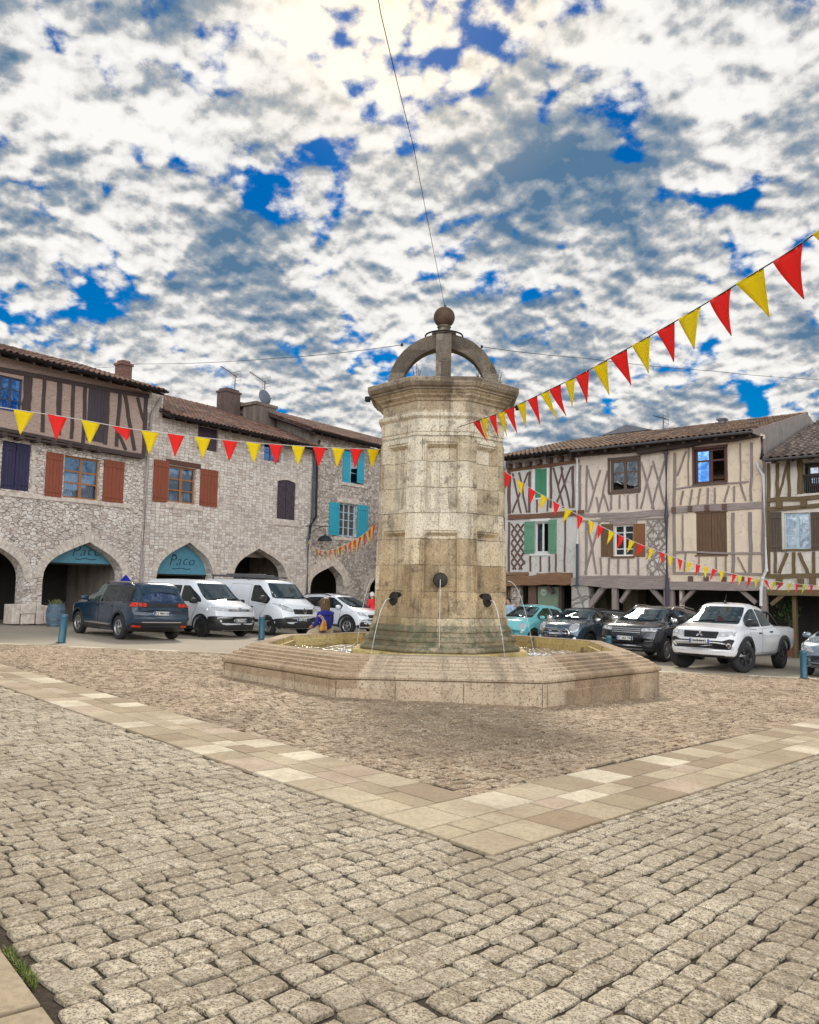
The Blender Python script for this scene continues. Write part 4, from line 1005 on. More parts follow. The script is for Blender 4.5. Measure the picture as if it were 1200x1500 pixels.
# roof aerials and dish
def aerial(F, px, ytop, ybot, y, label, boom):
    p0 = F.P(px, ybot, y); p1 = F.P(px, ytop, y); o = empty('tv_aerial', F.world(p0.x, y, p0.y), F.rz, label, 'aerial', 'aerials on the roofs'); h = p1.y-p0.y
    mb = MB(); mb.tube([(0, 0, -.2), (0, 0, h)], .03, 6); mb.build('mast', MAT['zinc'], o)
    mb = MB(); a = Vector((-boom, 0, h+boom*.2)); b = Vector((.12, 0, h-.12)); mb.tube([a, b], .022, 5)
    for i in range(11):
        q = a.lerp(b, i/10); l_ = .10+.03*i; mb.tube([q+Vector((0, -l_, 0)), q+Vector((0, l_, 0))], .009, 4)
    for i in range(4): mb.tube([b+Vector((.0, -.3, -.2+i*.16)), b+Vector((.0, .3, -.2+i*.16))], .009, 4); 
    for s_ in (-1, 1): mb.tube([b+Vector((0, s_*.3, -.25)), b+Vector((0, s_*.3, .35))], .009, 4)
    mb.build('antenna', MAT['zinc'], o); return o
aerial(FL, 344, 548, 572, 3.9, 'thin television aerial on the brown chimney of the stone house', 1.0)
aerial(FL, 387, 557, 592, 2.9, 'television aerial mast standing behind the round satellite dish', 1.1)
aerial(FR, 972, 610, 624, 5.0, 'small television aerial on the ridge of the right hand row of roofs', .5)
dp = FL.P(388, 582, 2.6); do = empty('satellite_dish', FL.world(dp.x, 2.6, dp.y), FL.rz, 'round grey satellite dish on the parapet above the stone house roof', 'satellite dish')
mb = MB(); prof = [(.02, .10)]+[(.46*i/8, .10-.10*(i/8)**2*1.0) for i in range(1, 9)]+[(.47, .0), (.46, .015)]+[(.44*i/8, .13-.10*(i/8)**2) for i in range(8, 0, -1)]
mb.lathe(prof, 28); o = mb.build('dish', plain('grey_dish', (.12, .14, .17), .5), do, smooth=True); o.matrix_local = Matrix.Rotation(R(80), 4, 'X') @ Matrix.Scale(.92, 4)
mb = MB(); mb.tube([(0, .1, -.6), (0, .1, 0)], .03, 6); mb.tube([(0, 0, -.4), (0, -.5, -.1)], .015, 5); mb.build('arm', MAT['zinc'], do)
# ------------------------------------------------------------------ right hand row of half-timbered houses over a gallery
gr_t = wood('faded_grey_timber', (.33, .265, .24), .85, var=.5); gr_h = wood('faded_grey_timber_rail', (.37, .30, .275), .85, 'x', var=.5)
rd_t = wood('red_brown_timber', (.16, .095, .075), .85, var=.4); rd_h = wood('red_brown_timber_rail', (.20, .10, .06), .85, 'x', var=.45)
be_h = wood('rough_tan_beam', (.27, .15, .08), .9, 'x', var=.55)
ol_t = wood('olive_brown_timber', (.17, .115, .055), .85, var=.4); ol_h = wood('olive_brown_timber_rail', (.18, .125, .06), .85, 'x', var=.4)
cream = plaster('cream_plaster', (.80, .66, .50), (.62, .48, .36), .5)
pinkish = plaster('pale_pinkish_plaster', (.76, .64, .54), (.58, .48, .42), .5)
whitish = plaster('grey_white_plaster', (.63, .60, .56), (.50, .46, .42), .45)
patchy = plaster('patched_white_plaster', (.74, .68, .60), (.44, .38, .31), .65)
green_sh = wood('green_shutter_paint', (.055, .27, .14), .55, var=.2); sage_sh = wood('sage_green_shutter_paint', (.13, .32, .20), .55, var=.2)
brn_sh = wood('raw_brown_shutter', (.17, .095, .05), .75, var=.55); rust_sh = wood('russet_shutter', (.26, .105, .035), .6, var=.25)
white_fr = plain('white_window_frame', (.72, .72, .70), .5, var=.06); brn_fr = wood('brown_window_frame', (.14, .09, .065), .6, var=.3); mah_fr = wood('mahogany_frame', (.10, .032, .022), .5, var=.3)
grey_sh = wood('grey_brown_plank', (.12, .09, .065), .85, var=.5)
ZR = -1.6
E_ = (735, 640, 5.77); D_ = (840, 630, 5.556); H_ = (940, 580, 4.615)
def tpx(px, y): return FR.P(px, y).x
tE0, tED, tDH, tHF, tF1 = tpx(740, 760), tpx(849.5, 760), tpx(980, 760), tpx(1118.5, 760), tpx(1330, 760)
zE_D = FR.P(982, 645, -.5).y
zE_F = FR.P(1158, 670, -.5).y
def lat(H, x0, x1, y0, y1, n, m, w_):
    """diagonal lattice clipped to a rectangle of crop coordinates"""
    out = []; W, Hh = x1-x0, y1-y0; s_ = W/n
    k = -int(Hh/s_)-1
    while k <= n+int(Hh/s_)+1:
        for sg in (1, -1):
            pts = []; xa = x0+k*s_
            for i in range(60):
                yy = y0+Hh*i/59; xx = xa+sg*(yy-y0)*m
                if x0 <= xx <= x1: pts.append((xx, yy))
            if len(pts) > 3: out.append((*pts[0], *pts[-1], w_, 1))
        k += 1
    return out
# ---- house E
E = House(FR, 'green_shuttered_timber_house', 'narrow half-timbered house with grey white plaster and green shutters, just right of the fountain tower', 'house', E_, group='old houses round the square')
zbE = E.P(330, 1200).y
g1 = E.hole(E.rect(283, 382, 272, 512)); g2 = E.hole(E.rect(282, 396, 722, 975))
zEe = E.P(350, 240).y
E.wall([(tE0, zbE-.1), (tED-.004, zbE-.1), (tED-.004, zE_D-.02), (tE0, zE_D-.02)], whitish, .4)
E.shutter(E.rect(283, 331.5, 272, 512), green_sh, 3, False, .0); E.shutter(E.rect(332.5, 382, 272, 512), green_sh, 3, False, .002)
E.trim('window_surround', white_fr, [E.rect(262, 281, 270, 515), E.rect(384, 402, 262, 512), E.rect(270, 402, 514, 526)], -.03, .05)
E.window(g2, white_fr, 2, 1, .12, .05, 0, .03, open_right=True, pane=dim_pane)
E.shutter(E.rect(195, 280, 715, 985), sage_sh, 4); E.shutter(E.rect(398, 466, 700, 985), sage_sh, 4)
E.trim('window_surround', white_fr, [E.rect(245, 415, 690, 712), E.rect(245, 412, 988, 1003)], -.05, .1)
mb = MB(); r = E.rect(330, 352, 785, 965, .3); mb.box(r[0], r[1], .3, .34, r[2], r[3]); r = E.rect(330, 365, 880, 970, .3); mb.box(r[0], r[1], .25, .29, r[2], r[3]); mb.build('folded_cloth', MAT['curtain'], E.root)
E.beams('timber_post', rd_t, [(65, 290, 65, 650, 26), (240, 290, 235, 640, 18), (420, 250, 415, 600, 18), (605, 245, 605, 600, 20), (95, 310, 165, 645, 13), (225, 300, 92, 640, 13), (150, 300, 215, 640, 13),
    (440, 260, 525, 600, 13), (505, 250, 580, 600, 13), (588, 255, 452, 590, 13), (520, 262, 480, 420, 11), (300, 530, 300, 640, 12), (392, 530, 388, 630, 12),
    (65, 720, 62, 1140, 16), (245, 1005, 245, 1135, 13), (330, 1010, 330, 1140, 12), (405, 1010, 405, 1140, 12), (460, 990, 460, 1140, 12), (540, 700, 535, 1140, 12)]+lat(E, 82, 200, 735, 1120, 2.2, .66, 15))
E.beams('timber_rail', rd_h, [(55, 287, 655, 205, 26), (60, 682, 700, 640, 44), (60, 190, 655, 118, 18)], -.06, .14)
E.beams('ground_beam', be_h, [(310, 1200, 602, 1200, 100), (15, 1222, 312, 1212, 85), (20, 1160, 230, 1155, 26)], -.16, .5)
for x_, y_ in ((80, 250), (160, 240), (243, 232), (330, 216), (420, 200), (512, 185), (600, 172)):
    p = E.P(x_, y_); mb = MB(); mb.box(p.x-.10, p.x+.10, -.30, .0, p.y-.12, p.y+.10); mb.build('joist', rd_t, E.root)
E.roof(tE0-.25, tED-.02, -.75, zE_D+.02, 6.0, zE_D+1.75, tile_r, oak, gutter=MAT['iron'])
# ---- house D
D = House(FR, 'cream_and_grey_timber_house', 'faded half-timbered house with brown framed upper window and white lower window', 'house', D_, group='old houses round the square')
zbD = D.P(430, 1250).y
d1 = D.hole(D.rect(300, 536, 238, 500)); d2 = D.hole(D.rect(332, 489, 772, 1024))
D.wall([(tED, zbD-.1), (tDH-.004, zbD-.1), (tDH-.004, zE_D-.02), (tED, zE_D-.02)], pinkish, .4)
f = D.window(d1, brn_fr, 2, [.62], .06, .11, 0, .05, pane=dim_pane)
D.trim('window_surround', brn_fr, [D.rect(284, 299, 228, 515), D.rect(537, 550, 218, 500), D.rect(290, 545, 500, 518), D.rect(290, 548, 218, 236)], -.05, .1)
D.window(d2, white_fr, 2, [.2, .78], .10, .06, 0, .035, pane=dim_pane)
D.shutter(D.rect(228, 328, 765, 1030), brn_sh, 4, False); D.shutter(D.rect(492, 588, 762, 1030), rust_sh, 4, False)
D.trim('lintel', gr_h, [D.rect(300, 520, 728, 768)], -.05, .1); D.trim('sill', brn_sh, [D.rect(310, 500, 1027, 1042)], -.07, .1)
D.beams('timber_post', gr_t, [(112, 290, 105, 670, 16), (222, 325, 122, 670, 16), (122, 320, 165, 485, 13), (282, 330, 205, 670, 15), (190, 545, 210, 660, 13), (245, 515, 292, 660, 13), (312, 522, 310, 650, 14), (380, 530, 378, 642, 14),
    (447, 530, 447, 650, 14), (522, 520, 520, 640, 14), (555, 265, 657, 645, 15), (650, 250, 745, 612, 16), (745, 250, 640, 640, 15), (642, 285, 550, 640, 15), (60, 285, 55, 660, 14),
    (110, 740, 105, 1180, 17), (122, 765, 188, 1170, 15), (215, 745, 98, 1170, 15), (292, 1040, 290, 1185, 14), (368, 1050, 368, 1170, 14), (450, 1050, 450, 1170, 14), (530, 1035, 530, 1185, 14), (222, 1035, 230, 1180, 14)]
    +lat(D, 602, 752, 735, 1180, 1.6, .75, 17))
mb = MB(); r = D.rect(595, 755, 728, 1190)
mb.box(r[0], r[1], -.012, .0, r[2], r[3]); mb.build('stone_nogging', rubble('nogging_stones', [(.54, .48, .42), (.74, .67, .58), (.64, .57, .5)], 4.5, 1.0, (.3, .26, .22), seed=9), D.root)
D.beams('timber_rail', gr_h, [(20, 690, 330, 690, 26), (230, 702, 755, 672, 48), (60, 740, 750, 720, 14), (60, 1195, 755, 1192, 20)], -.06, .14)
D.beams('ground_beam', gr_h, [(-10, 1235, 270, 1245, 60), (240, 1250, 790, 1248, 84)], -.14, .5)
D.beams('wall_plate', oakh, [(0, 205, 780, 128, 40)], -.2, .3)
# ---- house with dark red window
N_ = House(FR, 'cream_timber_house', 'cream half-timbered house with dark red upper window and closed brown plank shutters', 'house', H_, group='old houses round the square')
zbN = N_.P(500, 1280).y
n1 = N_.hole(N_.rect(352, 577, 347, 596)); n2 = N_.hole(N_.rect(370, 577, 788, 1073))
N_.wall([(tDH, zbN-.1), (tHF, zbN-.1), (tHF, zE_D-.02), (tDH, zE_D-.02)], cream, .4)
N_.window(n1, mah_fr, 2, [.68], .08, .13, 0, .06, open_right=True, pane=blue_pane)
N_.trim('window_surround', mah_fr, [N_.rect(345, 360, 345, 600), N_.rect(569, 582, 338, 580), N_.rect(346, 582, 338, 356)], -.04, .08); N_.trim('sill', brn_fr, [N_.rect(345, 584, 590, 603)], -.08, .1)
N_.shutter(N_.rect(368, 472, 787, 1074), brn_sh, 5, False, .02); N_.shutter(N_.rect(473.5, 579, 787, 1074), brn_sh, 5, False, .022)
N_.trim('shutter_frame', brn_sh, [N_.rect(362, 584, 776, 787), N_.rect(362, 584, 1074, 1084)], -.03, .08)
N_.beams('timber_post', gr_t, [(225, 385, 222, 1190, 20), (318, 350, 318, 605, 9), (305, 372, 242, 540, 14), (670, 320, 670, 580, 9), (745, 315, 742, 712, 17), (825, 290, 830, 1215, 24), (282, 640, 265, 738, 13), (345, 632, 325, 740, 13),
    (400, 625, 380, 738, 12), (450, 620, 447, 740, 13), (497, 620, 497, 735, 11), (592, 605, 560, 718, 13), (627, 610, 627, 716, 12), (668, 590, 706, 710, 13), (280, 800, 278, 1050, 11), (620, 790, 618, 1200, 21), (735, 785, 735, 1200, 25),
    (652, 1090, 706, 1192, 12), (390, 1088, 386, 1192, 10), (505, 1088, 507, 1192, 10), (572, 1085, 570, 1192, 11), (300, 1065, 290, 1190, 10)])
N_.beams('timber_rail', gr_h, [(232, 628, 345, 612, 10), (345, 612, 725, 578, 10), (212, 770, 832, 735, 46), (232, 1055, 832, 1062, 13), (215, 1196, 832, 1205, 14)], -.055, .12)
N_.beams('ground_beam', gr_h, [(200, 1280, 812, 1286, 56)], -.16, .5)
for x_, y_ in ((222, 772), (333, 764), (447, 758), (565, 750), (335, 1238), (440, 1240), (560, 1240), (680, 1242)):
    p = N_.P(x_, y_); mb = MB(); mb.box(p.x-.085, p.x+.085, -.10, -.0, p.y-.11, p.y+.11); mb.build('joist', rd_t, N_.root)
N_.beams('wall_plate', oakh, [(-10, 368, 800, 248, 60)], -.35, .4)
# one continuous roof over the two houses: each keeps its own half
D.roof(tED+.02, tDH-.003, -.75, zE_D, 6.0, zE_D+1.75, tile_r, oak, gutter=MAT['zinc'])
N_.roof(tDH+.003, tHF-.05, -.75, zE_D, 6.0, zE_D+1.75, tile_r, oak, gutter=MAT['zinc'])
gm = plaster('grey_stucco', (.30, .265, .24), (.16, .13, .12), .8)
mb = MB(); mb.prism([(-.75, zE_D-.12), (-.75, zE_D+.02), (6.0, zE_D+1.80), (12.5, zE_D+.1), (12.5, zE_D-.1)], 0, .05)
o = mb.build('verge_board', gr_t, N_.root); o.matrix_local = Matrix.Translation((tHF-.04, 0, 0)) @ Matrix(((0, -1, 0, 0), (1, 0, 0, 0), (0, 0, 1, 0), (0, 0, 0, 1)))
mb = MB(); mb.prism([(.42, zbN-.1), (.42, zE_D+.2), (6.0, zE_D+1.65), (12.0, zE_D+.1), (12.0, zbN-.1)], 0, .2)
o = mb.build('gable', gm, N_.root); o.matrix_local = Matrix.Translation((tHF-.02, 0, 0)) @ Matrix(((0, -1, 0, 0), (1, 0, 0, 0), (0, 0, 1, 0), (0, 0, 0, 1)))
N_.pipe([N_.P(818, 275), N_.P(822, 400), N_.P(812, 432)], .05, MAT['iron'], -.1)
dk = plain('dark_mauve_pipe', (.06, .045, .07), .5)
D.pipe([D.P(735, 115), D.P(735, 165), D.P(772, 190), D.P(775, 700), D.P(782, 1290), D.P(785, 1500)], .075, dk, -.20)
white_p = plain('white_pipe', (.68, .66, .64), .4)
N_.pipe([N_.P(788, 452), N_.P(800, 490), N_.P(832, 540), N_.P(852, 1180), N_.P(826, 1235), N_.P(816, 1300), N_.P(815, 1420)], .055, white_p, -.13)
E.pipe([E.P(655, 182), E.P(652, 560), E.P(655, 905)], .045, white_p, -.16)
E.pipe([E.P(655, 905), E.P(655, 1260)], .06, bp_, -.16)
# ---- house F
Fh = House(FR, 'olive_timber_house', 'half-timbered house with olive brown beams and balustraded upper opening, rightmost of the row', 'house', H_, group='old houses round the square')
zbF = Fh.P(1000, 1310).y
f1 = Fh.hole(Fh.rect(1085, 1290, 440, 655)); f2 = Fh.hole(Fh.rect(965, 1140, 790, 1035))
Fh.wall([(tHF+.004, zbF-.1), (tF1, zbF-.1), (tF1, zE_F-.02), (tHF+.004, zE_F-.02)], patchy, .4)
mb = MB()
for i in range(14):
    xx = f1[0]+.06+i*(f1[1]-f1[0]-.1)/13; mb.box(xx, xx+.035, .08, .115, f1[2], f1[2]+(f1[3]-f1[2])*.55)
mb.box(f1[0], f1[1], .07, .125, f1[2]+(f1[3]-f1[2])*.55, f1[2]+(f1[3]-f1[2])*.55+.07); mb.build('balustrade', plain('dark_wood_rail', (.03, .022, .025), .6), Fh.root)
Fh.window((f1[0]+.12, f1[1]-.1, f1[2]+.3, f1[3]-.1), brn_fr, 2, [.6], .30, .08, 0, .03)
bl_fr = plain('pale_blue_grey_frame', (.42, .55, .60), .5)
Fh.window(f2, bl_fr, 2, [.36], .08, .06, .5, .04); Fh.shutter(Fh.rect(866, 950, 785, 1052), grey_sh, 4); Fh.shutter(Fh.rect(1146, 1230, 785, 1045), grey_sh, 4)
Fh.beams('timber_post', ol_t, [(858, 455, 860, 1230, 24), (920, 450, 918, 690, 24), (995, 440, 998, 690, 22), (990, 446, 925, 690, 16), (1070, 430, 1074, 662, 36), (905, 1055, 905, 1200, 20), (985, 1060, 932, 1200, 25), (1030, 1056, 1030, 1200, 23),
    (1066, 1060, 1126, 1200, 25), (1165, 1052, 1165, 1200, 22), (1235, 1050, 1235, 1200, 22), (1290, 440, 1290, 1200, 24), (1350, 440, 1350, 1200, 20)])
Fh.beams('timber_rail', ol_h, [(850, 706, 1400, 668, 30), (850, 766, 1400, 728, 28), (850, 1218, 1400, 1214, 30), (850, 1326, 1400, 1338, 40), (955, 1045, 1150, 1040, 14)], -.06, .14)
for x_, y_ in ((935, 735), (1100, 725), (935, 1250), (1080, 1262), (1160, 1250)):
    p = Fh.P(x_, y_); mb = MB(); mb.box(p.x-.1, p.x+.1, -.12, 0, p.y-.14, p.y+.14); mb.build('joist', ol_t, Fh.root)
Fh.roof(tHF+.28, tF1+.2, -.75, zE_F, 6.2, zE_F+2.45, tile_g, oak, period=.26, row=.38, gutter=MAT['zinc'])
# ---- gallery under the row: posts, braces, dim back walls with shop doors
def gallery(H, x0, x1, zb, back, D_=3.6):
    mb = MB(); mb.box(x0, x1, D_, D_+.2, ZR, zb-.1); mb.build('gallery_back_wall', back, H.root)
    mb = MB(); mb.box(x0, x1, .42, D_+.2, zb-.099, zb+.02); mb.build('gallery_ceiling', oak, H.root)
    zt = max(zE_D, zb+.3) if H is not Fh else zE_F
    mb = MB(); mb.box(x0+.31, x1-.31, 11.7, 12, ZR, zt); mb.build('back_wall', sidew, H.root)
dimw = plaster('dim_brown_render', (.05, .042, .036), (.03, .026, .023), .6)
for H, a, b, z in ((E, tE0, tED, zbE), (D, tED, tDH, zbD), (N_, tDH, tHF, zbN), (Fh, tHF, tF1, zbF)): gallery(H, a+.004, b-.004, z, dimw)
mb = MB(); mb.box(tE0+.01, tE0+.3, .41, 12, ZR, zE_D); mb.build('side_wall', sidew, E.root)
mb = MB(); mb.add([(tE0+.01, .5, zE_D), (tE0+.01, 11.5, zE_D), (tE0+.01, 6, zE_D+1.65)], [(0, 1, 2)]); mb.build('gable', sidew, E.root, fix=False)
mb = MB(); mb.box(tF1-.3, tF1-.01, .41, 12, ZR, zE_F); mb.build('side_wall', sidew, Fh.root)
mb = MB(); mb.add([(tF1-.01, .5, zE_F), (tF1-.01, 11.5, zE_F), (tF1-.01, 6.2, zE_F+2.35)], [(0, 1, 2)]); mb.build('gable', sidew, Fh.root, fix=False)
def post(H, x, w_, mat, zb, y0=-.1):
    p = H.P(x, 1320 if H.crop is not D_ else 1300); wm = w_*H.mpp(x, 1200); mb = MB(); mb.box(p.x-wm/2, p.x+wm/2, y0, y0+max(.24, wm*.8), ZR, zb-.02); return mb.build('post', mat, H.root, bevel=.015)
def brace(H, x0, y0, x1, y1, w_, mat):
    p, q = H.P(x0, y0), H.P(x1, y1); mb = MB(); mb.bar(p.x, p.y, q.x, q.y, w_*H.mpp(x0, y0), .0, .16); mb.build('brace', mat, H.root)
post(D, 340, 40, gr_t, zbD); post(D, 765, 48, gr_t, zbD); brace(D, 615, 1270, 750, 1420, 34, gr_t); brace(D, 245, 1275, 120, 1440, 40, gr_t)
brace(D, 470, 1270, 380, 1400, 28, gr_t)
post(N_, 200, 36, gr_t, zbN); post(N_, 257, 20, pinkish, zbN, .1); brace(N_, 352, 1310, 265, 1400, 24, gr_t); brace(N_, 662, 1305, 772, 1400, 28, gr_t); post(N_, 828, 40, gr_t, zbN)
post(Fh, 1010, 26, ol_t, zbF, .3); brace(Fh, 985, 1320, 875, 1410, 26, ol_t); post(Fh, 1330, 34, ol_t, zbF); post(Fh, 1300, 26, ol_t, zbF, .5)
# ground floor front of house E
mb = MB(); r = E.rect(592, 735, 1270, 1440); mb.box(r[0], r[1], -.05, .5, ZR, zbD-.05); mb.build('stone_pillar', rubble('pillar_stone', [(.42, .38, .34), (.56, .51, .46), (.62, .57, .52)], 1.6, 1.3, (.3, .27, .24), seed=3), E.root, bevel=.03)
mb = MB(); r = E.rect(270, 446, 1265, 1440); mb.box(r[0], r[1], .35, .45, ZR, r[3]); o = mb.build('shop_door', plain('sage_green_paint', (.19, .25, .17), .5, var=.1), E.root)
mb = MB(); r2 = E.rect(335, 375, 1292, 1332, .35); cx, cz = (r2[0]+r2[1])/2, (r2[2]+r2[3])/2
mb.lathe([(.15, -.012), (.16, -.006), (.16, .004)], 20, (cx, .34, cz), 'y'); mb.build('round_sign', plain('pale_sign', (.45, .5, .42), .5), o)
mb = MB(); mb.box(cx-.10, cx+.10, .3205, .327, cz-.02, cz+.015); mb.box(cx-.07, cx+.07, .3205, .327, cz-.07, cz-.05); mb.build('sign_line', plain('green_ink', (.12, .18, .1), .6), o)
for x0, x1 in ((200, 262), (455, 480), (565, 592)): r = E.rect(x0, x1, 1270, 1440); mb = MB(); mb.box(r[0], r[1], .25, .5, ZR, zbE-.1); mb.build('door_post', rd_t if x0 < 300 else oak, E.root)
r = E.rect(482, 563, 1285, 1440); mb = MB(); mb.box(r[0], r[1], 1.2, 1.25, ZR, r[3]); mb.build('curtained_door', plaster('beige_door', (.38, .32, .22), (.16, .13, .1), .7), E.root)
r = E.rect(60, 130, 1260, 1440); mb = MB(); mb.box(r[0], r[1], .2, .5, ZR, zbE-.1); mb.build('stone_pier', rub_c, E.root)
brace(E, 385, 1262, 428, 1320, 30, oak)
# inside D's gallery: beige piers seen through the dark
for x0, x1 in ((190, 300), (440, 560)):
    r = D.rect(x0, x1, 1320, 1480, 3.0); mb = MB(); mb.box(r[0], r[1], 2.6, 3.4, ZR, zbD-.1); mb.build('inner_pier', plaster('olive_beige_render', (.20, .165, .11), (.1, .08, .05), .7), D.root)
# ---- a slice of the next house beyond the green shuttered one
G = House(FR, 'ochre_rendered_house', 'sliver of ochre rendered house with dark timber, between the tower and the green shuttered house', 'house', None, .35, group='old houses round the square')
G.holes = []
G.wall([(tE0-6, ZR), (tE0-.02, ZR), (tE0-.02, zE_D-.9), (tE0-6, zE_D-.9)], plaster('ochre_render', (.45, .30, .15), (.2, .13, .08), .6), .4)
mb = MB(); mb.box(tE0-2.5, tE0-.03, .22, .34, FR.P(741, 795, .3).y, FR.P(741, 755, .3).y); mb.box(tE0-.14, tE0-.03, .2, .34, ZR, zE_D-.9); mb.build('timber_band', rd_t, G.root)
mb = MB(); mb.box(tE0-2.5, tE0-.16, .28, .345, FR.P(741, 754, .3).y, FR.P(741, 725, .3).y); mb.build('plaster_band', whitish, G.root)
G.roof(tE0-6, tE0-.05, -.3, zE_D-.85, 5.5, zE_D+.5, tile_r, oak, gutter=MAT['zinc'])
G.off = 0; G.shell(tE0-6, tE0, ZR, zE_D-.9, 9, sidew, .8)
# grey gable peak seen over the roofs
mb = MB(); q = FR.P(925, 633, 9.0); mb.box(q.x-1.1, q.x+1.1, 8.6, 10.5, q.y-2.5, q.y-.05); mb.add([(q.x-1.4, 8.4, q.y-.1), (q.x, 8.4, q.y+.32), (q.x+1.4, 8.4, q.y-.1), (q.x-1.4, 10.6, q.y-.1), (q.x, 10.6, q.y+.32), (q.x+1.4, 10.6, q.y-.1)], [(0, 1, 4, 3), (1, 2, 5, 4), (0, 2, 1), (3, 4, 5), (0, 3, 5, 2)])
mb.build('roof_lantern', plain('grey_slate', (.17, .17, .19), .7), D.root)
mb = MB(); q = FR.P(1059, 620, 5.9); mb.box(q.x-.14, q.x+.14, 5.7, 6.0, q.y-.6, q.y+.12); mb.box(q.x-.2, q.x+.2, 5.64, 6.06, q.y+.12, q.y+.2); mb.build('vent', MAT['zinc'], N_.root)
# hanging greenery in the last gallery
pl = FR.P(1154, 885, 1.2); po = empty('potted_plant', FR.world(pl.x, 1.2, ZR+.8), 0, 'leafy green plant in the dark gallery behind the pickup bed', 'plant')
mb = MB()
for i in range(260):
    p = Vector((random.gauss(0, .22), random.gauss(0, .2), 1.75+random.gauss(0, .28))); a = Vector((random.gauss(0, 1), random.gauss(0, 1), random.gauss(0, 1))).normalized()*.07; b = a.cross(Vector((0, 0, 1))).normalized()*.03 if abs(a.z) < .069 else Vector((.03, 0, 0))
    mb.add([p-a, p+b, p+a, p-b], [(0, 1, 2, 3)])
mb.build('foliage', plain('plant_green', (.06, .14, .04), .6, var=.5), po, fix=False)
mb = MB(); mb.tube([(0, 0, .4), (.05, 0, 1.1), (0, 0, 1.7)], [.03, .025, .015], 6); mb.build('stem', ol_t, po)
mb = MB(); mb.lathe([(.14, 0), (.2, .38), (.22, .42), (.17, .42)], 14); mb.build('pot', plain('clay_pot', (.25, .11, .06), .8), po)
# ------------------------------------------------------------------ parked vehicles
def carglass(name, base, fac, tint=(.8, .93, 1.0)):
    n = NT(name); fr = n.add('Fresnel', {'IOR': 1.5}).outputs[0]
    nm = n.bump(n.noise(n.coord(1), 1.6, 2), .05, .35)
    a = n.add('BsdfDiffuse', {'Color': base}).outputs[0]; b = n.add('BsdfGlossy', {'Color': tint, 'Roughness': .02, 'Normal': nm}).outputs[0]
    m = n.add('MixShader', {0: n.math('ADD', n.math('MULTIPLY', fr, .7), fac, True), 1: a, 2: b}); n.t.links.new(m.outputs[0], n.out.inputs[0]); return n.mat
WS = carglass('windscreen_glass', (.02, .03, .035), .03); SG = carglass('side_glass', (.012, .014, .016), .05)
CHROME = plain('chrome_trim', (.75, .75, .76), .12, 1.0, var=.03); ALLOY = plain('alloy_wheel', (.50, .50, .51), .3, .85, var=.05); DARKALLOY = plain('dark_wheel', (.05, .05, .052), .4, .5)
LAMP = carglass('headlamp_glass', (.35, .37, .40), .30, (1, 1, 1)); REDL = plain('tail_lamp_red', (.55, .03, .015), .15, var=.2); LITER = plain('lamp_reflector', (.8, .8, .78), .15, .6)
PLATE = plain('plate_white', (.74, .74, .70), .4, var=.03); PBLUE = plain('plate_blue', (.02, .08, .35), .4); PINK_ = plain('plate_ink', (.015, .015, .02), .5); AMBER = plain('amber_lamp', (.6, .22, .02), .3)
WELL = plain('wheel_well', (.012, .012, .012), .95)
def smooth_prof(pts, xs, w_=.05):
    px = np.array([p[0] for p in pts]); pz = np.array([p[1] for p in pts])
    acc = 0
    for d, k in ((-1, 1), (-.5, 2), (0, 2), (.5, 2), (1, 1)): acc = acc+k*np.interp(xs+d*w_, px, pz)
    return acc/8
def roundp(poly, r, n=4):
    out = []; N = len(poly)
    for i in range(N):
        p = Vector(poly[i]); a = Vector(poly[i-1])-p; b = Vector(poly[(i+1) % N])-p
        k = min(r, a.length*.45, b.length*.45); p0 = p+a.normalized()*k; p1 = p+b.normalized()*k
        for j in range(n+1):
            t = j/n; out.append(tuple(p0*(1-t)**2+p*2*t*(1-t)+p1*t*t))
    return out
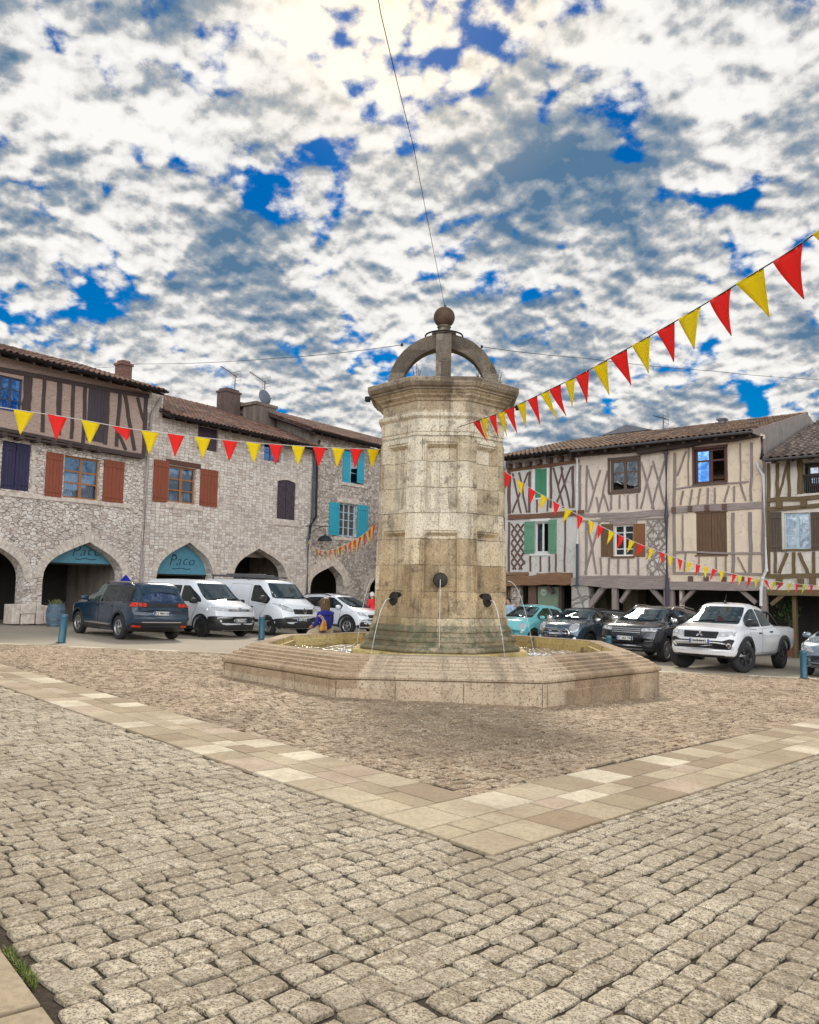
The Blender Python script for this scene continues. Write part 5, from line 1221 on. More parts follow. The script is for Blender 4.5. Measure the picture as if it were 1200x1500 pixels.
class Car:
    def __init__(s, name, label, cat, P, h, sp, corner, paintm, group):
        s.sp = sp; s.W2 = sp['W']/2; s.wb = sp['wb']; s.paint = paintm
        h = Vector((*h, 0)).normalized(); left = Vector((-h.y, h.x, 0)); tw = sp['W']/2-.12
        c = Vector((P[0], P[1], 0)) - left*tw*(1 if corner[1] == 'L' else -1) + (h*s.wb if corner[0] == 'R' else Vector())
        c.z = gz(c.x, c.y); n_ = Vector((-GX, -GY, 1)).normalized(); hx = (h-n_*h.dot(n_)).normalized(); ly = n_.cross(hx)
        s.root = empty(name, label=label, cat=cat, group=group)
        M_ = Matrix.Identity(4)
        for i in range(3): M_[i][0], M_[i][1], M_[i][2], M_[i][3] = hx[i], ly[i], n_[i], c[i]
        s.root.matrix_world = M_; s.body()
    def body(s):
        sp = s.sp; xf, xr = sp['fo'], -sp['wb']-sp['ro']; L = xf-xr
        t = np.linspace(0, 1, 70); xs = xr+L*(t-.035*np.sin(2*math.pi*t)*1.0)   # denser towards the ends
        zt = smooth_prof(sp['top'], xs); zb = np.interp(xs, *zip(*sp['bot'])); bl = np.interp(xs, *zip(*sp['belt']))
        W2, hr0 = s.W2, sp.get('hr', s.W2*.74); xm = -sp['wb']*.5; V = []; K = None
        for x, T, Bz, Sb in zip(xs, zt, zb, bl):
            T = max(T, Bz+.06); zs = max(min(Sb, T-.035), Bz+.02); q = T-zs
            ef = max(0, (x-(xf-.45))/.45); er = max(0, ((xr+.4)-x)/.4)
            wl = W2*(1-sp.get('ef', .12)*ef**2-.06*er**2)
            c = min(1, max(0, (q-.05)/.42)); c = c*c*(3-2*c); wr = (.90*wl)*(1-c)+hr0*c; r_ = min(.13, q*.5); cr = sp.get('crown', .025)
            a = .972*wl; hh = zs-Bz
            pts = [(0, Bz), (.62*wl, Bz), (.90*wl, Bz+.005), (.965*wl, Bz+.06*min(1, hh*2)), (.99*wl, Bz+.22*hh), (wl, Bz+.45*hh), (wl*.998, Bz+.68*hh), (.992*wl, Bz+.86*hh), (.983*wl, zs-.02*min(1, hh*3)), (a, zs)]
            for g in (.25, .5, .78): pts.append((a+(wr-a)*g*.93, zs+(q-r_)*g))
            pts += [(wr, T-r_), (wr-.035*min(1, q*4), T-r_*.5), (wr-.085*min(1, q*4), T-r_*.2), (wr*.80, T-r_*.02), (wr*.5, T+cr*.7), (0, T+cr)]
            full = pts+[(-y, z) for y, z in pts[-2:0:-1]]
            K = len(full)
            for y, z in full:
                u = min(1, abs(y)/W2)
                sh = sp.get('kf', .26)*max(0, (x-xm)/(xf-xm))**1.5*u**2.3 if x > xm else -sp.get('kr', .14)*max(0, (xm-x)/(xm-xr))**2*u**2.3
                V.append((x-sh, y, z))
        N = len(xs); F = [(i*K+k, i*K+(k+1) % K, (i+1)*K+(k+1) % K, (i+1)*K+k) for i in range(N-1) for k in range(K)]
        F += [tuple(range(K-1, -1, -1)), tuple((N-1)*K+k for k in range(K))]
        me = bpy.data.meshes.new('body'); me.from_pydata(V, [], F); me.materials.append(s.paint); me.materials.append(WELL)
        bm = bmesh.new(); bm.from_mesh(me); bmesh.ops.recalc_face_normals(bm, faces=bm.faces); bm.to_mesh(me); s.bvh = BVHTree.FromBMesh(bm); bm.free()
        ob = bpy.data.objects.new('body', me); COL.objects.link(ob)
        cm = MB(); wr_ = sp['wr']; ra = wr_+sp.get('gap', .055)
        for xw in (0, -s.wb):
            for sd in (-1, 1):
                cm.lathe([(ra, 0), (ra, .34)], 28, (xw, sd*(s.W2-.30)-(.34 if sd < 0 else 0)+(0 if sd > 0 else .0), wr_+.01), 'y')
        vs = cm.v; cut = cm.build('cut', [s.paint, WELL]); cut.data.polygons.foreach_set('material_index', [1]*len(cut.data.polygons))
        # cylinders run from inside the body to beyond its side
        for v in cut.data.vertices: v.co.y = math.copysign(s.W2-.32 if abs(v.co.y) < s.W2-.05 else s.W2+.2, v.co.y)
        bmc = bmesh.new(); bmc.from_mesh(cut.data); bmesh.ops.recalc_face_normals(bmc, faces=bmc.faces); bmc.to_mesh(cut.data); bmc.free()
        md = ob.modifiers.new('arch', 'BOOLEAN'); md.operation = 'DIFFERENCE'; md.solver = 'EXACT'; md.object = cut; md.material_mode = 'INDEX'
        dg = bpy.context.evaluated_depsgraph_get(); m2 = bpy.data.meshes.new_from_object(ob.evaluated_get(dg))
        bpy.data.objects.remove(ob); bpy.data.objects.remove(cut)
        m2.materials.clear(); s.b = link('body', m2, [s.paint, WELL], s.root)
        m2.polygons.foreach_set('use_smooth', [p.material_index == 0 for p in m2.polygons])
        m2.set_sharp_from_angle(angle=R(38))
        s.xf, s.xr = xf, xr
    def hit(s, axis, u, v):
        o, d = {'L': (Vector((u, 3, v)), Vector((0, -1, 0))), 'R': (Vector((u, -3, v)), Vector((0, 1, 0))), 'F': (Vector((5, u, v)), Vector((-1, 0, 0))),
                'B': (Vector((-9, u, v)), Vector((1, 0, 0))), 'T': (Vector((u, v, 5)), Vector((0, 0, -1)))}[axis]
        h = s.bvh.ray_cast(o, d)
        if h[0] is None or h[1] is None:
            g = o+d*3; h = s.bvh.find_nearest(o+d*(3 if axis in 'LR' else 5 if axis in 'FT' else 5)); return h[0], h[1]
        n_ = h[1]
        return h[0], (n_ if n_.dot(d) < 0 else -n_)
    def panel(s, name, mat, axis, poly, off=.006, r=.03, step=.07, parent=None, smooth=True, thick=.012, mats=None):
        """a piece that follows the body surface: outline in the projection plane, laid on the body and standing off it"""
        if r: poly = roundp(poly, r)
        dense = []
        for i in range(len(poly)):
            a, b = Vector(poly[i]), Vector(poly[(i+1) % len(poly)]); k = max(1, int((b-a).length/step))
            dense += [tuple(a.lerp(b, j/k)) for j in range(k)]
        V, F = fill2d(dense, (), step); top = []; low = []
        for v in V:
            p, n_ = s.hit(axis, v.x, v.y); top.append(p+n_*off); low.append(p-n_*thick)
        mb = MB(); mb.add(top, F); nb = len(dense)
        mb.add(top[:nb]+low[:nb], [(i, (i+1) % nb, (i+1) % nb+nb, i+nb) for i in range(nb)])
        bm_o = mb.build(name, mat, parent or s.root, smooth)
        if smooth: bm_o.data.set_sharp_from_angle(angle=R(45))
        return bm_o
    def both(s, name, mat, poly, **k):
        return [s.panel(name, mat, a, poly, **k) for a in 'LR']
    def pairF(s, name, mat, poly, axis='F', **k):
        return [s.panel(name, mat, axis, poly, **k), s.panel(name, mat, axis, [(-y, z) for y, z in poly[::-1]], **k)]
    def door(s, poly, handle=None, hm=None, sides='LR'):
        c = sum((Vector(p) for p in poly), Vector((0, 0)))/len(poly)
        for a in sides:
            s_ = s.panel('door', s.paint, a, poly, off=.006, r=.05)
            big = [tuple(c+(Vector(p)-c)*(1+.014/max(.2, (Vector(p)-c).length))) for p in poly]
            s.panel('door_gap', MAT['black'], a, big, off=.0022, r=.05, parent=s_)
            if handle:
                x, z = handle; s.panel('handle', hm or s.paint, a, [(x-.09, z-.018), (x+.09, z-.018), (x+.09, z+.018), (x-.09, z+.018)], off=.035, r=.015, parent=s_)
    def wheels(s, rim='spoke', rm=None, steer=0.0, n=5, hubr=.64):
        r_ = s.sp['wr']; w_ = s.sp.get('ww', .215)
        tm = bpy.data.meshes.new('wheel')
        for i, (xw, sd) in enumerate(((0, 1), (0, -1), (-s.wb, 1), (-s.wb, -1))):
            yc = sd*(s.W2-.005-w_/2)
            mb = MB(); ri = r_*hubr
            prof = [(ri, -w_/2+.02), (ri+.01, -w_/2+.005), (r_*.86, -w_/2), (r_*.96, -w_/2+.02), (r_, -w_/2+.05), (r_, 0), (r_, w_/2-.05), (r_*.96, w_/2-.02), (r_*.86, w_/2), (ri+.01, w_/2-.005), (ri, w_/2-.02), (ri*.98, w_/2-.07), (.001, w_/2-.08)]
            vs = []
            mb.lathe(prof, 32, (0, 0, 0), 'y')
            o = mb.build('wheel', MAT['black'], s.root, True); o.data.set_sharp_from_angle(angle=R(40))
            rot = Matrix.Rotation(steer if xw == 0 else 0, 4, 'Z') @ Matrix.Rotation(0 if sd > 0 else math.pi, 4, 'Z')
            o.matrix_local = Matrix.Translation((xw, yc, r_)) @ rot
            # lathe about y: height axis is +y = outer face
            rb = MB(); rb.lathe([(ri-.002, w_/2-.02), (ri-.02, w_/2-.012), (ri-.035, w_/2-.03), (ri-.03, w_/2-.075)], 32, (0, 0, 0), 'y', None, False)
            if rim == 'spoke':
                for k in range(n):
                    for dv in (-.16, .16):
                        a = 2*math.pi*k/n+.3; b = a+dv
                        p0 = Vector((.03*math.cos(a), w_/2-.022, .03*math.sin(a))); p1 = Vector(((ri-.02)*math.cos(b), w_/2-.028, (ri-.02)*math.sin(b)))
                        d = (p1-p0).normalized(); q = d.cross(Vector((0, 1, 0)))*.019
                        rb.add([p0-q, p0+q, p1+q*.8, p1-q*.8]+[v-Vector((0, .04, 0)) for v in (p0-q, p0+q, p1+q*.8, p1-q*.8)], [(0, 1, 2, 3), (0, 4, 5, 1), (1, 5, 6, 2), (2, 6, 7, 3), (3, 7, 4, 0)])
            else:
                rb.lathe([(ri-.03, w_/2-.02), (ri*.7, w_/2-.005), (ri*.62, w_/2-.02), (.001, w_/2-.018)], 32, (0, 0, 0), 'y', None, False)
                for k in range(10):
                    a = 2*math.pi*k/10; rb.lathe([(.018, w_/2-.02), (.018, w_/2-.008), (.001, w_/2-.007)], 8, (ri*.8*math.cos(a), 0, ri*.8*math.sin(a)), 'y')
            rb.lathe([(.06, w_/2-.05), (.06, w_/2-.015), (.045, w_/2-.008), (.001, w_/2-.007)], 16, (0, 0, 0), 'y')
            rb.build('rim', rm or ALLOY, o)
    def mirrors(s, x, z, mat, size=1.0):
        for sd in (1, -1):
            p, n_ = s.hit('L' if sd > 0 else 'R', x, z); mb = MB(); c = p+Vector((0, sd*.13*size, .05))
            vs = []
            for i in range(7):
                a = math.pi*i/6; rr = math.sin(a)
                for k in range(12):
                    b = 2*math.pi*k/12; vs.append((c.x+.06*size*rr**.6*math.copysign(abs(math.cos(b))**.6, math.cos(b)) if rr > 0 else c.x, c.y-sd*.0+.115*size*(-math.cos(a)), c.z+.075*size*rr**.6*math.copysign(abs(math.sin(b))**.6, math.sin(b)) if rr > 0 else c.z))
            mb.add(vs, [(i*12+k, i*12+(k+1) % 12, (i+1)*12+(k+1) % 12, (i+1)*12+k) for i in range(6) for k in range(12)])
            o = mb.build('wing_mirror', mat, s.root, True)
            mb = MB(); mb.tube([p-n_*.03, c-Vector((0, sd*.03, .05))], [.03, .025], 8); mb.build('mirror_arm', MAT['blackplastic'], o)
    def plate(s, axis, z, txt, yc=0.0, w_=.52, off=.02):
        poly = [(yc-w_/2, z-.055), (yc+w_/2, z-.055), (yc+w_/2, z+.055), (yc-w_/2, z+.055)]
        p, n_ = s.hit(axis, yc, z); sg = 1 if axis == 'F' else -1
        x = max(s.hit(axis, yc+d, z+e)[0].x*sg for d in (-w_/2, 0, w_/2) for e in (-.05, .05))*sg
        mb = MB(); mb.box(min(x-.02*sg, x+.012*sg), max(x-.02*sg, x+.012*sg), yc-w_/2, yc+w_/2, z-.055, z+.055)
        o = mb.build('number_plate', PLATE, s.root)
        for a, b in ((yc-w_/2, yc-w_/2+.045), (yc+w_/2-.045, yc+w_/2)):
            mb = MB(); x0 = x+.0125*sg; mb.box(min(x0, x0+.002*sg), max(x0, x0+.002*sg), a, b, z-.055, z+.055); mb.build('blue_band', PBLUE, o)
        cu = bpy.data.curves.new('lettering', 'FONT'); cu.body = txt; cu.size = .105; cu.align_x = 'CENTER'; cu.space_character = .95; cu.extrude = .001; cu.offset = .0015
        ob = bpy.data.objects.new('tmp', cu); COL.objects.link(ob); dg = bpy.context.evaluated_depsgraph_get(); me = bpy.data.meshes.new_from_object(ob.evaluated_get(dg)); bpy.data.objects.remove(ob)
        me.materials.clear(); t = link('lettering', me, PINK_, o)
        t.matrix_local = Matrix.Translation((x+.0145*sg, yc, z-.037)) @ (Matrix.Rotation(R(90)*sg, 4, 'Z') @ Matrix.Rotation(R(90), 4, 'X'))
    def wipers(s, y0=-.5, zb=1.0):
        for a, b in ((-.55, .05), (.0, .6)):
            pts = []
            for i in range(7):
                y = a+(b-a)*i/6; p, n_ = s.hit('F', y, zb+.02+.05*i/6); pts.append(p+n_*.018)
            mb = MB(); mb.tube(pts, .012, 5); mb.build('wiper', MAT['blackplastic'], s.root)
    def arches(s, mat, w_=.075, off=.016, lip=0):
        r0 = s.sp['wr']+s.sp.get('gap', .055)-.004; zc = s.sp['wr']+.01
        for xw in (0, -s.wb):
            A_ = [R(d) for d in range(-14, 195, 8)]
            poly = [(xw+r0*math.cos(a), zc+r0*math.sin(a)) for a in A_]+[(xw+(r0+w_)*math.cos(a), zc+(r0+w_)*math.sin(a)) for a in A_[::-1]]
            s.both('wheel_arch_trim', mat, poly, off=off, r=0, step=.09)
    def rails(s, x0, x1, y, mat, h=.05):
        for sd in (1, -1):
            pts = []
            for i in range(9):
                x = x0+(x1-x0)*i/8; p, n_ = s.hit('T', x, sd*y); pts.append(p+Vector((0, 0, h if 0 < i < 8 else .0)))
            mb = MB(); mb.tube(pts, .02, 6); mb.build('roof_rail', mat, s.root, True)
def bot(xr, xf, z=.24, up=.2, rf=.5, rr=.5): return [(xr, rr), (xr+.05, z+up*.6), (xr+.25, z+.03), (xr+.6, z), (xf-.7, z), (xf-.2, z+.02), (xf-.04, z+up*.4), (xf, rf)]
GL, GRt = 'cars parked below the arcades', 'cars parked below the timbered houses'
HL, HLi, HR = (.80, -.60), (-.70, .714), (-.66, -.75)
blue_p = paint('deep_blue_paint', (.004, .026, .055), .2, 0, .6); white_p1 = paint('white_car_paint', (.72, .75, .79)); turq_p = paint('pale_turquoise_paint', (.16, .52, .55)); grey_p = paint('slate_blue_grey_paint', (.06, .09, .125), .22, .4)
black_p = paint('blue_black_paint', (.008, .011, .022)); silv_p = paint('steel_blue_paint', (.22, .30, .36), .25, .5); pearl = paint('pearl_white_paint', (.74, .74, .76))
BP = MAT['blackplastic']
# ---- deep blue people carrier seen from behind
sp = dict(W=1.86, wb=2.84, fo=.88, ro=.92, wr=.355, hr=.68, kr=.10, top=[(-3.76, .78), (-3.745, .98), (-3.70, 1.09), (-3.50, 1.40), (-3.40, 1.56), (-3.30, 1.62), (-2.6, 1.675), (-1.6, 1.68), (-1.05, 1.62), (-.05, 1.14), (.1, 1.10), (.62, .99), (.80, .88), (.87, .7), (.88, .6)],
    bot=[(-3.76, .62), (-3.72, .42), (-3.5, .30), (-3.2, .24), (.3, .22), (.8, .3), (.88, .45)], belt=[(-3.76, 1.02), (-3.0, 1.05), (-1.5, 1.02), (.0, 1.0), (.9, .9)])
c = Car('people_carrier', 'deep blue people carrier seen from behind, nose to the stone arcade', 'car', (-8.36, 24.1), HLi, sp, 'RL', blue_p, GL)
c.panel('rear_window', carglass('blue_tinted_glass', (.005, .012, .05), .16, (.55, .7, 1)), 'B', [(-.60, 1.13), (.60, 1.13), (.50, 1.51), (-.50, 1.51)], .008, .08)
c.both('side_window', SG, [(-3.42, 1.14), (-3.30, 1.50), (-2.75, 1.57), (-2.45, 1.575), (-2.45, 1.09)], r=.05); c.both('side_window', SG, [(-2.40, 1.09), (-2.40, 1.575), (-1.5, 1.58), (-1.5, 1.07)], r=.03)
c.both('side_window', carglass('greenish_glass', (.03, .06, .05), .18), [(-1.44, 1.07), (-1.44, 1.575), (-1.12, 1.53), (-.45, 1.21), (-.42, 1.06)], r=.03)
c.panel('windscreen', WS, 'F', [(-.68, 1.14), (.68, 1.14), (.56, 1.56), (-.56, 1.56)], r=.05)
for a in (1, -1):
    y0, y1 = sorted((a*.40, a*.89)); tl = c.panel('tail_light', MAT['black'], 'B', [(y0, .965), (y1, .965), (y1, 1.10), (y0, 1.10)], .012, .02)
    for k in range(3):
        y0, y1 = sorted((a*(.50+k*.125), a*(.60+k*.125))); c.panel('lamp_claw', REDL, 'B', [(y0, .98), (y1, .98), (y1, 1.085), (y0, 1.085)], .018, .02, parent=tl)
    ax = 'L' if a > 0 else 'R'; c.panel('tail_light', REDL, ax, [(-3.66, .98), (-3.48, .985), (-3.46, 1.09), (-3.64, 1.09)], .014, .02)
c.panel('tailgate_band', MAT['black'], 'B', [(-.42, .98), (.42, .98), (.42, 1.085), (-.42, 1.085)], .008, .01)
c.panel('chrome_strip', CHROME, 'B', [(-.62, .535), (.62, .535), (.62, .56), (-.62, .56)], .022, .01)
c.panel('rear_bumper', BP, 'B', [(-.90, .28), (.90, .28), (.91, .525), (-.91, .525)], .014, .06)
for a in (1, -1): y0, y1 = sorted((a*.62, a*.86)); c.panel('reflector', REDL, 'B', [(y0, .40), (y1, .41), (y1, .455), (y0, .445)], .022, .01)
c.plate('B', .80, 'FQ 984 HX'); c.arches(BP, .06); c.both('sill_trim', BP, [(-2.4, .2), (-.42, .2), (-.42, .40), (-2.4, .40)], off=.012, r=.02); c.both('chrome_strip', CHROME, [(-2.3, .40), (-.6, .40), (-.55, .435), (-1.4, .455), (-2.3, .435)], off=.02, r=.01)
c.door([(-1.47, .42), (-1.47, 1.03), (-.43, 1.02), (-.42, .42)], (-1.3, .93)); c.door([(-2.42, .78), (-2.2, .42), (-1.52, .42), (-1.52, 1.03), (-2.42, 1.06)], (-2.3, .95))
c.wheels('spoke', None, 0, 5); c.mirrors(-.5, 1.10, blue_p); c.rails(-3.1, -1.25, .62, CHROME, .045); c.pairF('headlight', LAMP, [(.5, .78), (.86, .82), (.86, .92), (.5, .87)], r=.03)
mb = MB(); mb.tube([(-1.5, 0, 1.70), (-1.72, 0, 1.82)], .008, 5); mb.build('roof_aerial', BP, c.root)
c.panel('spoiler', blue_p, 'T', [(-3.52, -.58), (-3.18, -.60), (-3.18, .60), (-3.52, .58)], .035, .06)
# ---- white compact van
sp = dict(W=1.86, wb=2.79, fo=.90, ro=.72, wr=.325, hr=.74, kf=.30, top=[(-3.51, .6), (-3.50, 1.2), (-3.42, 1.76), (-3.3, 1.83), (-2, 1.86), (-1.0, 1.85), (-.72, 1.79), (.05, 1.24), (.2, 1.17), (.66, 1.05), (.83, .93), (.89, .72), (.90, .6)],
    bot=[(-3.51, .55), (-3.46, .34), (-3.2, .24), (.4, .22), (.82, .25), (.88, .34), (.90, .48)], belt=[(-3.51, 1.1), (-1, 1.08), (.0, 1.06), (.9, .95)])
c = Car('compact_van', 'white compact passenger van with black lower bumper, beside the blue people carrier', 'van', (-6.7, 27.0), HL, sp, 'FR', white_p1, GL)
c.panel('windscreen', WS, 'F', [(-.74, 1.20), (.74, 1.20), (.63, 1.74), (-.63, 1.74)], r=.06)
c.both('side_window', SG, [(-1.15, 1.13), (-1.15, 1.66), (-.85, 1.66), (-.25, 1.27), (-.12, 1.13)], r=.05); c.both('side_window', SG, [(-2.3, 1.13), (-2.3, 1.66), (-1.23, 1.66), (-1.23, 1.13)], r=.05)
c.pairF('headlight', LAMP, [(.42, .86), (.84, .88), (.88, 1.0), (.46, .955)], r=.03); c.pairF('lamp_reflector', LITER, [(.56, .89), (.66, .89), (.66, .95), (.56, .94)], off=.012, r=.02)
c.panel('grille', MAT['black'], 'F', [(-.44, .865), (.44, .865), (.44, .945), (-.44, .945)], .010, .01)
for z in (.925, .885): c.panel('chrome_strip', CHROME, 'F', [(-.46, z-.008), (.46, z-.008), (.46, z+.008), (-.46, z+.008)], .018, .004)
for dz in (0, .055):                                   # two chevrons
    c.panel('chevron', CHROME, 'F', [(-.10, .875+dz-.01), (0, .925+dz-.01), (.10, .875+dz-.01), (.10, .90+dz-.01), (0, .95+dz-.01), (-.10, .90+dz-.01)], .026, 0, parent=None)
c.panel('front_bumper', BP, 'F', [(-.92, .24), (.92, .24), (.92, .70), (-.92, .70)], .012, .05); c.panel('lower_intake', MAT['black'], 'F', [(-.55, .27), (.55, .27), (.55, .42), (-.55, .42)], .018, .03)
c.pairF('fog_lamp', LITER, [(.64, .52), (.72, .52), (.72, .60), (.64, .60)], off=.02, r=.03); c.pairF('side_corner_trim', MAT['black'], [(.60, .26), (.90, .26), (.90, .46), (.62, .44)], off=.016, r=.03)
c.plate('F', .575, 'EK 719 DM', .10); c.arches(BP, .05, .012); c.both('sill_trim', BP, [(-2.35, .2), (-.40, .2), (-.40, .34), (-2.35, .34)], off=.012, r=.02)
c.door([(-1.18, .36), (-1.18, 1.08), (-.20, 1.08), (-.42, .70), (-.50, .36)], (-1.0, .98)); c.both('door_trim', BP, [(-1.1, .48), (-.6, .48), (-.55, .60), (-1.1, .60)], off=.02, r=.04)
c.wheels('disc', DARKALLOY, 0); c.mirrors(-.30, 1.12, MAT['blackplastic'], 1.25); c.wipers(-.5, 1.2)
mb = MB(); mb.tube([(-1.05, 0, 1.87), (-1.2, 0, 2.0)], .009, 5); mb.build('roof_aerial', BP, c.root)
# ---- white panel van with blue flash and roof rack
sp = dict(W=1.97, wb=3.10, fo=.93, ro=.97, wr=.335, hr=.80, kf=.30, crown=.03, top=[(-4.07, .6), (-4.06, 1.4), (-3.98, 1.9), (-3.8, 1.97), (-2, 1.985), (-.62, 1.975), (-.36, 1.92), (.30, 1.36), (.45, 1.27), (.74, 1.10), (.87, .95), (.92, .75), (.93, .62)],
    bot=[(-4.07, .5), (-4.0, .3), (-3.7, .25), (.4, .24), (.82, .28), (.9, .36), (.93, .5)], belt=[(-4.07, 1.1), (-.5, 1.12), (.3, 1.12), (.93, .98)])
c = Car('panel_van', 'white panel van with blue flash and roof rack, behind the seated woman', 'van', (-4.97, 29.6), HL, sp, 'FR', white_p1, GL)
c.panel('windscreen', WS, 'F', [(-.82, 1.33), (.82, 1.33), (.71, 1.87), (-.71, 1.87)], r=.06)
c.both('side_window', SG, [(-.95, 1.20), (-.95, 1.78), (-.62, 1.78), (.0, 1.30), (-.06, 1.12), (-.45, 1.16)], r=.06)
flash = plain('bright_blue_vinyl', (.01, .24, .62), .35); pale_flash = plain('pale_blue_vinyl', (.40, .58, .75), .35)
c.both('blue_flash', flash, [(-2.1, 1.30), (-1.85, 1.30), (-1.45, 1.72), (-1.75, 1.72)], off=.005, r=.01); c.both('blue_flash', pale_flash, [(-3.4, 1.34), (-2.2, 1.30), (-1.9, 1.66), (-2.9, 1.66)], off=.004, r=.03)
c.pairF('headlight', LAMP, [(.50, .86), (.86, .93), (.94, 1.16), (.82, 1.14), (.50, .96)], r=.03); c.pairF('lamp_reflector', LITER, [(.62, .91), (.74, .93), (.74, 1.0), (.62, .98)], off=.012, r=.03)
c.panel('grille', MAT['black'], 'F', [(-.46, .80), (.46, .80), (.50, .97), (-.50, .97)], .010, .03)
for z in (.84, .88, .92): c.panel('grille_bar', BP, 'F', [(-.44, z-.008), (.44, z-.008), (.44, z+.008), (-.44, z+.008)], .02, .003)
dia = [(0, .78), (.085, .90), (0, 1.02), (-.085, .90)]
e_ = c.panel('diamond_badge', CHROME, 'F', dia, .032, 0); c.panel('badge_centre', MAT['black'], 'F', [(0, .83), (.045, .90), (0, .97), (-.045, .90)], .036, 0, parent=e_)
c.panel('front_bumper', BP, 'F', [(-.98, .27), (.98, .27), (.98, .62), (.60, .70), (.45, .62), (-.45, .62), (-.60, .70), (-.98, .62)], .014, .05); c.panel('lower_intake', MAT['black'], 'F', [(-.50, .32), (.50, .32), (.46, .50), (-.46, .50)], .02, .03)
c.plate('F', .60, 'DV 305 KB', .0); c.both('side_trim', BP, [(-2.6, .46), (-.45, .46), (-.45, .56), (-2.6, .56)], off=.015, r=.02)
c.door([(-1.0, .34), (-1.0, 1.12), (-.12, 1.08), (-.38, .72), (-.48, .34)], (-.85, 1.0), BP); c.door([(-2.15, .40), (-2.15, 1.80), (-1.06, 1.80), (-1.06, .40)], (-1.2, 1.0), BP, sides='R')
c.wheels('disc', ALLOY, 0); c.mirrors(-.12, 1.24, BP, 1.7); c.wipers(-.5, 1.33)
mb = MB()
for x in (-3.4, -2.4, -1.4, -.9): mb.box(x-.03, x+.03, -.75, .75, 2.06, 2.10)
for y in (-.72, .72): mb.box(-3.5, -.8, y-.02, y+.02, 2.09, 2.13); 
for x in (-3.4, -1.4): 
    for y in (-.7, .7): mb.box(x-.02, x+.02, y-.02, y+.02, 1.93, 2.07)
mb.tube([(-3.4, .2, 2.14), (-1.0, .2, 2.14)], .035, 8); mb.tube([(-3.2, -.2, 2.15), (-1.0, -.2, 2.15)], .05, 8); mb.build('roof_rack', MAT['zinc'], c.root)
# ---- small white crossover behind the tower
sp = dict(W=1.76, wb=2.54, fo=.84, ro=.78, wr=.335, hr=.63, top=[(-3.32, .7), (-3.30, 1.0), (-3.05, 1.40), (-2.9, 1.50), (-1.7, 1.565), (-.95, 1.50), (.05, 1.08), (.2, 1.03), (.62, .94), (.77, .83), (.83, .68), (.84, .58)],
    bot=bot(-3.32, .84, .24), belt=[(-3.32, 1.0), (-1.5, .98), (0, .94), (.84, .86)])
c = Car('crossover_car', 'small white crossover car with black wheel arches, between the panel van and the fountain tower', 'car', (-2.35, 32.6), HL, sp, 'FR', white_p1, GL)
c.panel('windscreen', WS, 'F', [(-.64, 1.07), (.64, 1.07), (.53, 1.46), (-.53, 1.46)], r=.05)
c.both('side_window', SG, [(-1.25, 1.02), (-1.25, 1.44), (-.95, 1.42), (-.40, 1.14), (-.35, 1.0)], r=.04); c.both('side_window', SG, [(-2.75, 1.10), (-2.6, 1.40), (-1.33, 1.44), (-1.33, 1.02)], r=.05)
c.pairF('headlight', LAMP, [(.46, .74), (.80, .78), (.86, .93), (.56, .84)], r=.03); c.panel('grille', MAT['black'], 'F', [(-.42, .58), (.42, .58), (.45, .80), (-.45, .80)], .012, .06); c.panel('chrome_strip', CHROME, 'F', [(-.45, .79), (.45, .79), (.45, .81), (-.45, .81)], .02, .005)
c.panel('front_bumper', BP, 'F', [(-.86, .25), (.86, .25), (.80, .44), (-.80, .44)], .012, .05); c.pairF('fog_lamp', MAT['black'], [(.44, .40), (.80, .44), (.76, .54), (.48, .52)], off=.014, r=.03); c.pairF('lamp_reflector', LITER, [(.52, .44), (.58, .44), (.58, .49), (.52, .49)], off=.022, r=.02)
c.arches(BP, .075); c.both('sill_trim', BP, [(-2.1, .2), (-.42, .2), (-.42, .38), (-2.1, .38)], off=.012, r=.02); c.door([(-1.29, .40), (-1.29, .97), (-.35, .95), (-.42, .40)], (-1.1, .88)); c.door([(-2.1, .55), (-1.95, .40), (-1.33, .40), (-1.33, .98), (-2.2, 1.02)], (-2.0, .9))
c.wheels('spoke', None, 0, 5); c.mirrors(-.42, 1.02, white_p1, 1.1); c.rails(-2.7, -1.15, .57, BP, .05); c.plate('F', .52, 'EB 640 RG'); c.wipers(-.4, 1.06)
# ---- turquoise city car
sp = dict(W=1.63, wb=2.30, fo=.68, ro=.57, wr=.30, hr=.57, kf=.34, ef=.2, top=[(-2.87, .62), (-2.84, .88), (-2.62, 1.18), (-2.30, 1.40), (-1.9, 1.475), (-1.2, 1.49), (-.80, 1.43), (-.08, 1.03), (.08, .97), (.38, .88), (.54, .77), (.65, .62), (.68, .5)],
    bot=bot(-2.87, .68, .22, .2, .42, .45), belt=[(-2.87, .9), (-1.2, .93), (0, .90), (.68, .76)])
c = Car('city_car', 'rounded pale turquoise city car, half hidden by the right side of the tower', 'car', (4.59, 30.5), HR, sp, 'FL', turq_p, GRt)
c.panel('windscreen', WS, 'F', [(-.60, 1.01), (.60, 1.01), (.49, 1.40), (-.49, 1.40)], r=.06); c.both('side_window', carglass('green_tinted_glass', (.01, .035, .02), .08), [(-1.32, .97), (-1.32, 1.38), (-.92, 1.37), (-.42, 1.09), (-.36, .96)], r=.05); c.both('side_window', SG, [(-2.15, 1.02), (-1.95, 1.32), (-1.38, 1.38), (-1.38, .97)], r=.08)
for a in (.575,): 
    circ = lambda y, z, r_: [(y+r_*math.cos(t), z+r_*1.05*math.sin(t)) for t in [i*2*math.pi/18 for i in range(18)]]
    c.pairF('headlight', LAMP, circ(.55, .70, .105), r=0, off=.014); c.pairF('headlight', LAMP, circ(.56, .50, .06), r=0, off=.014)
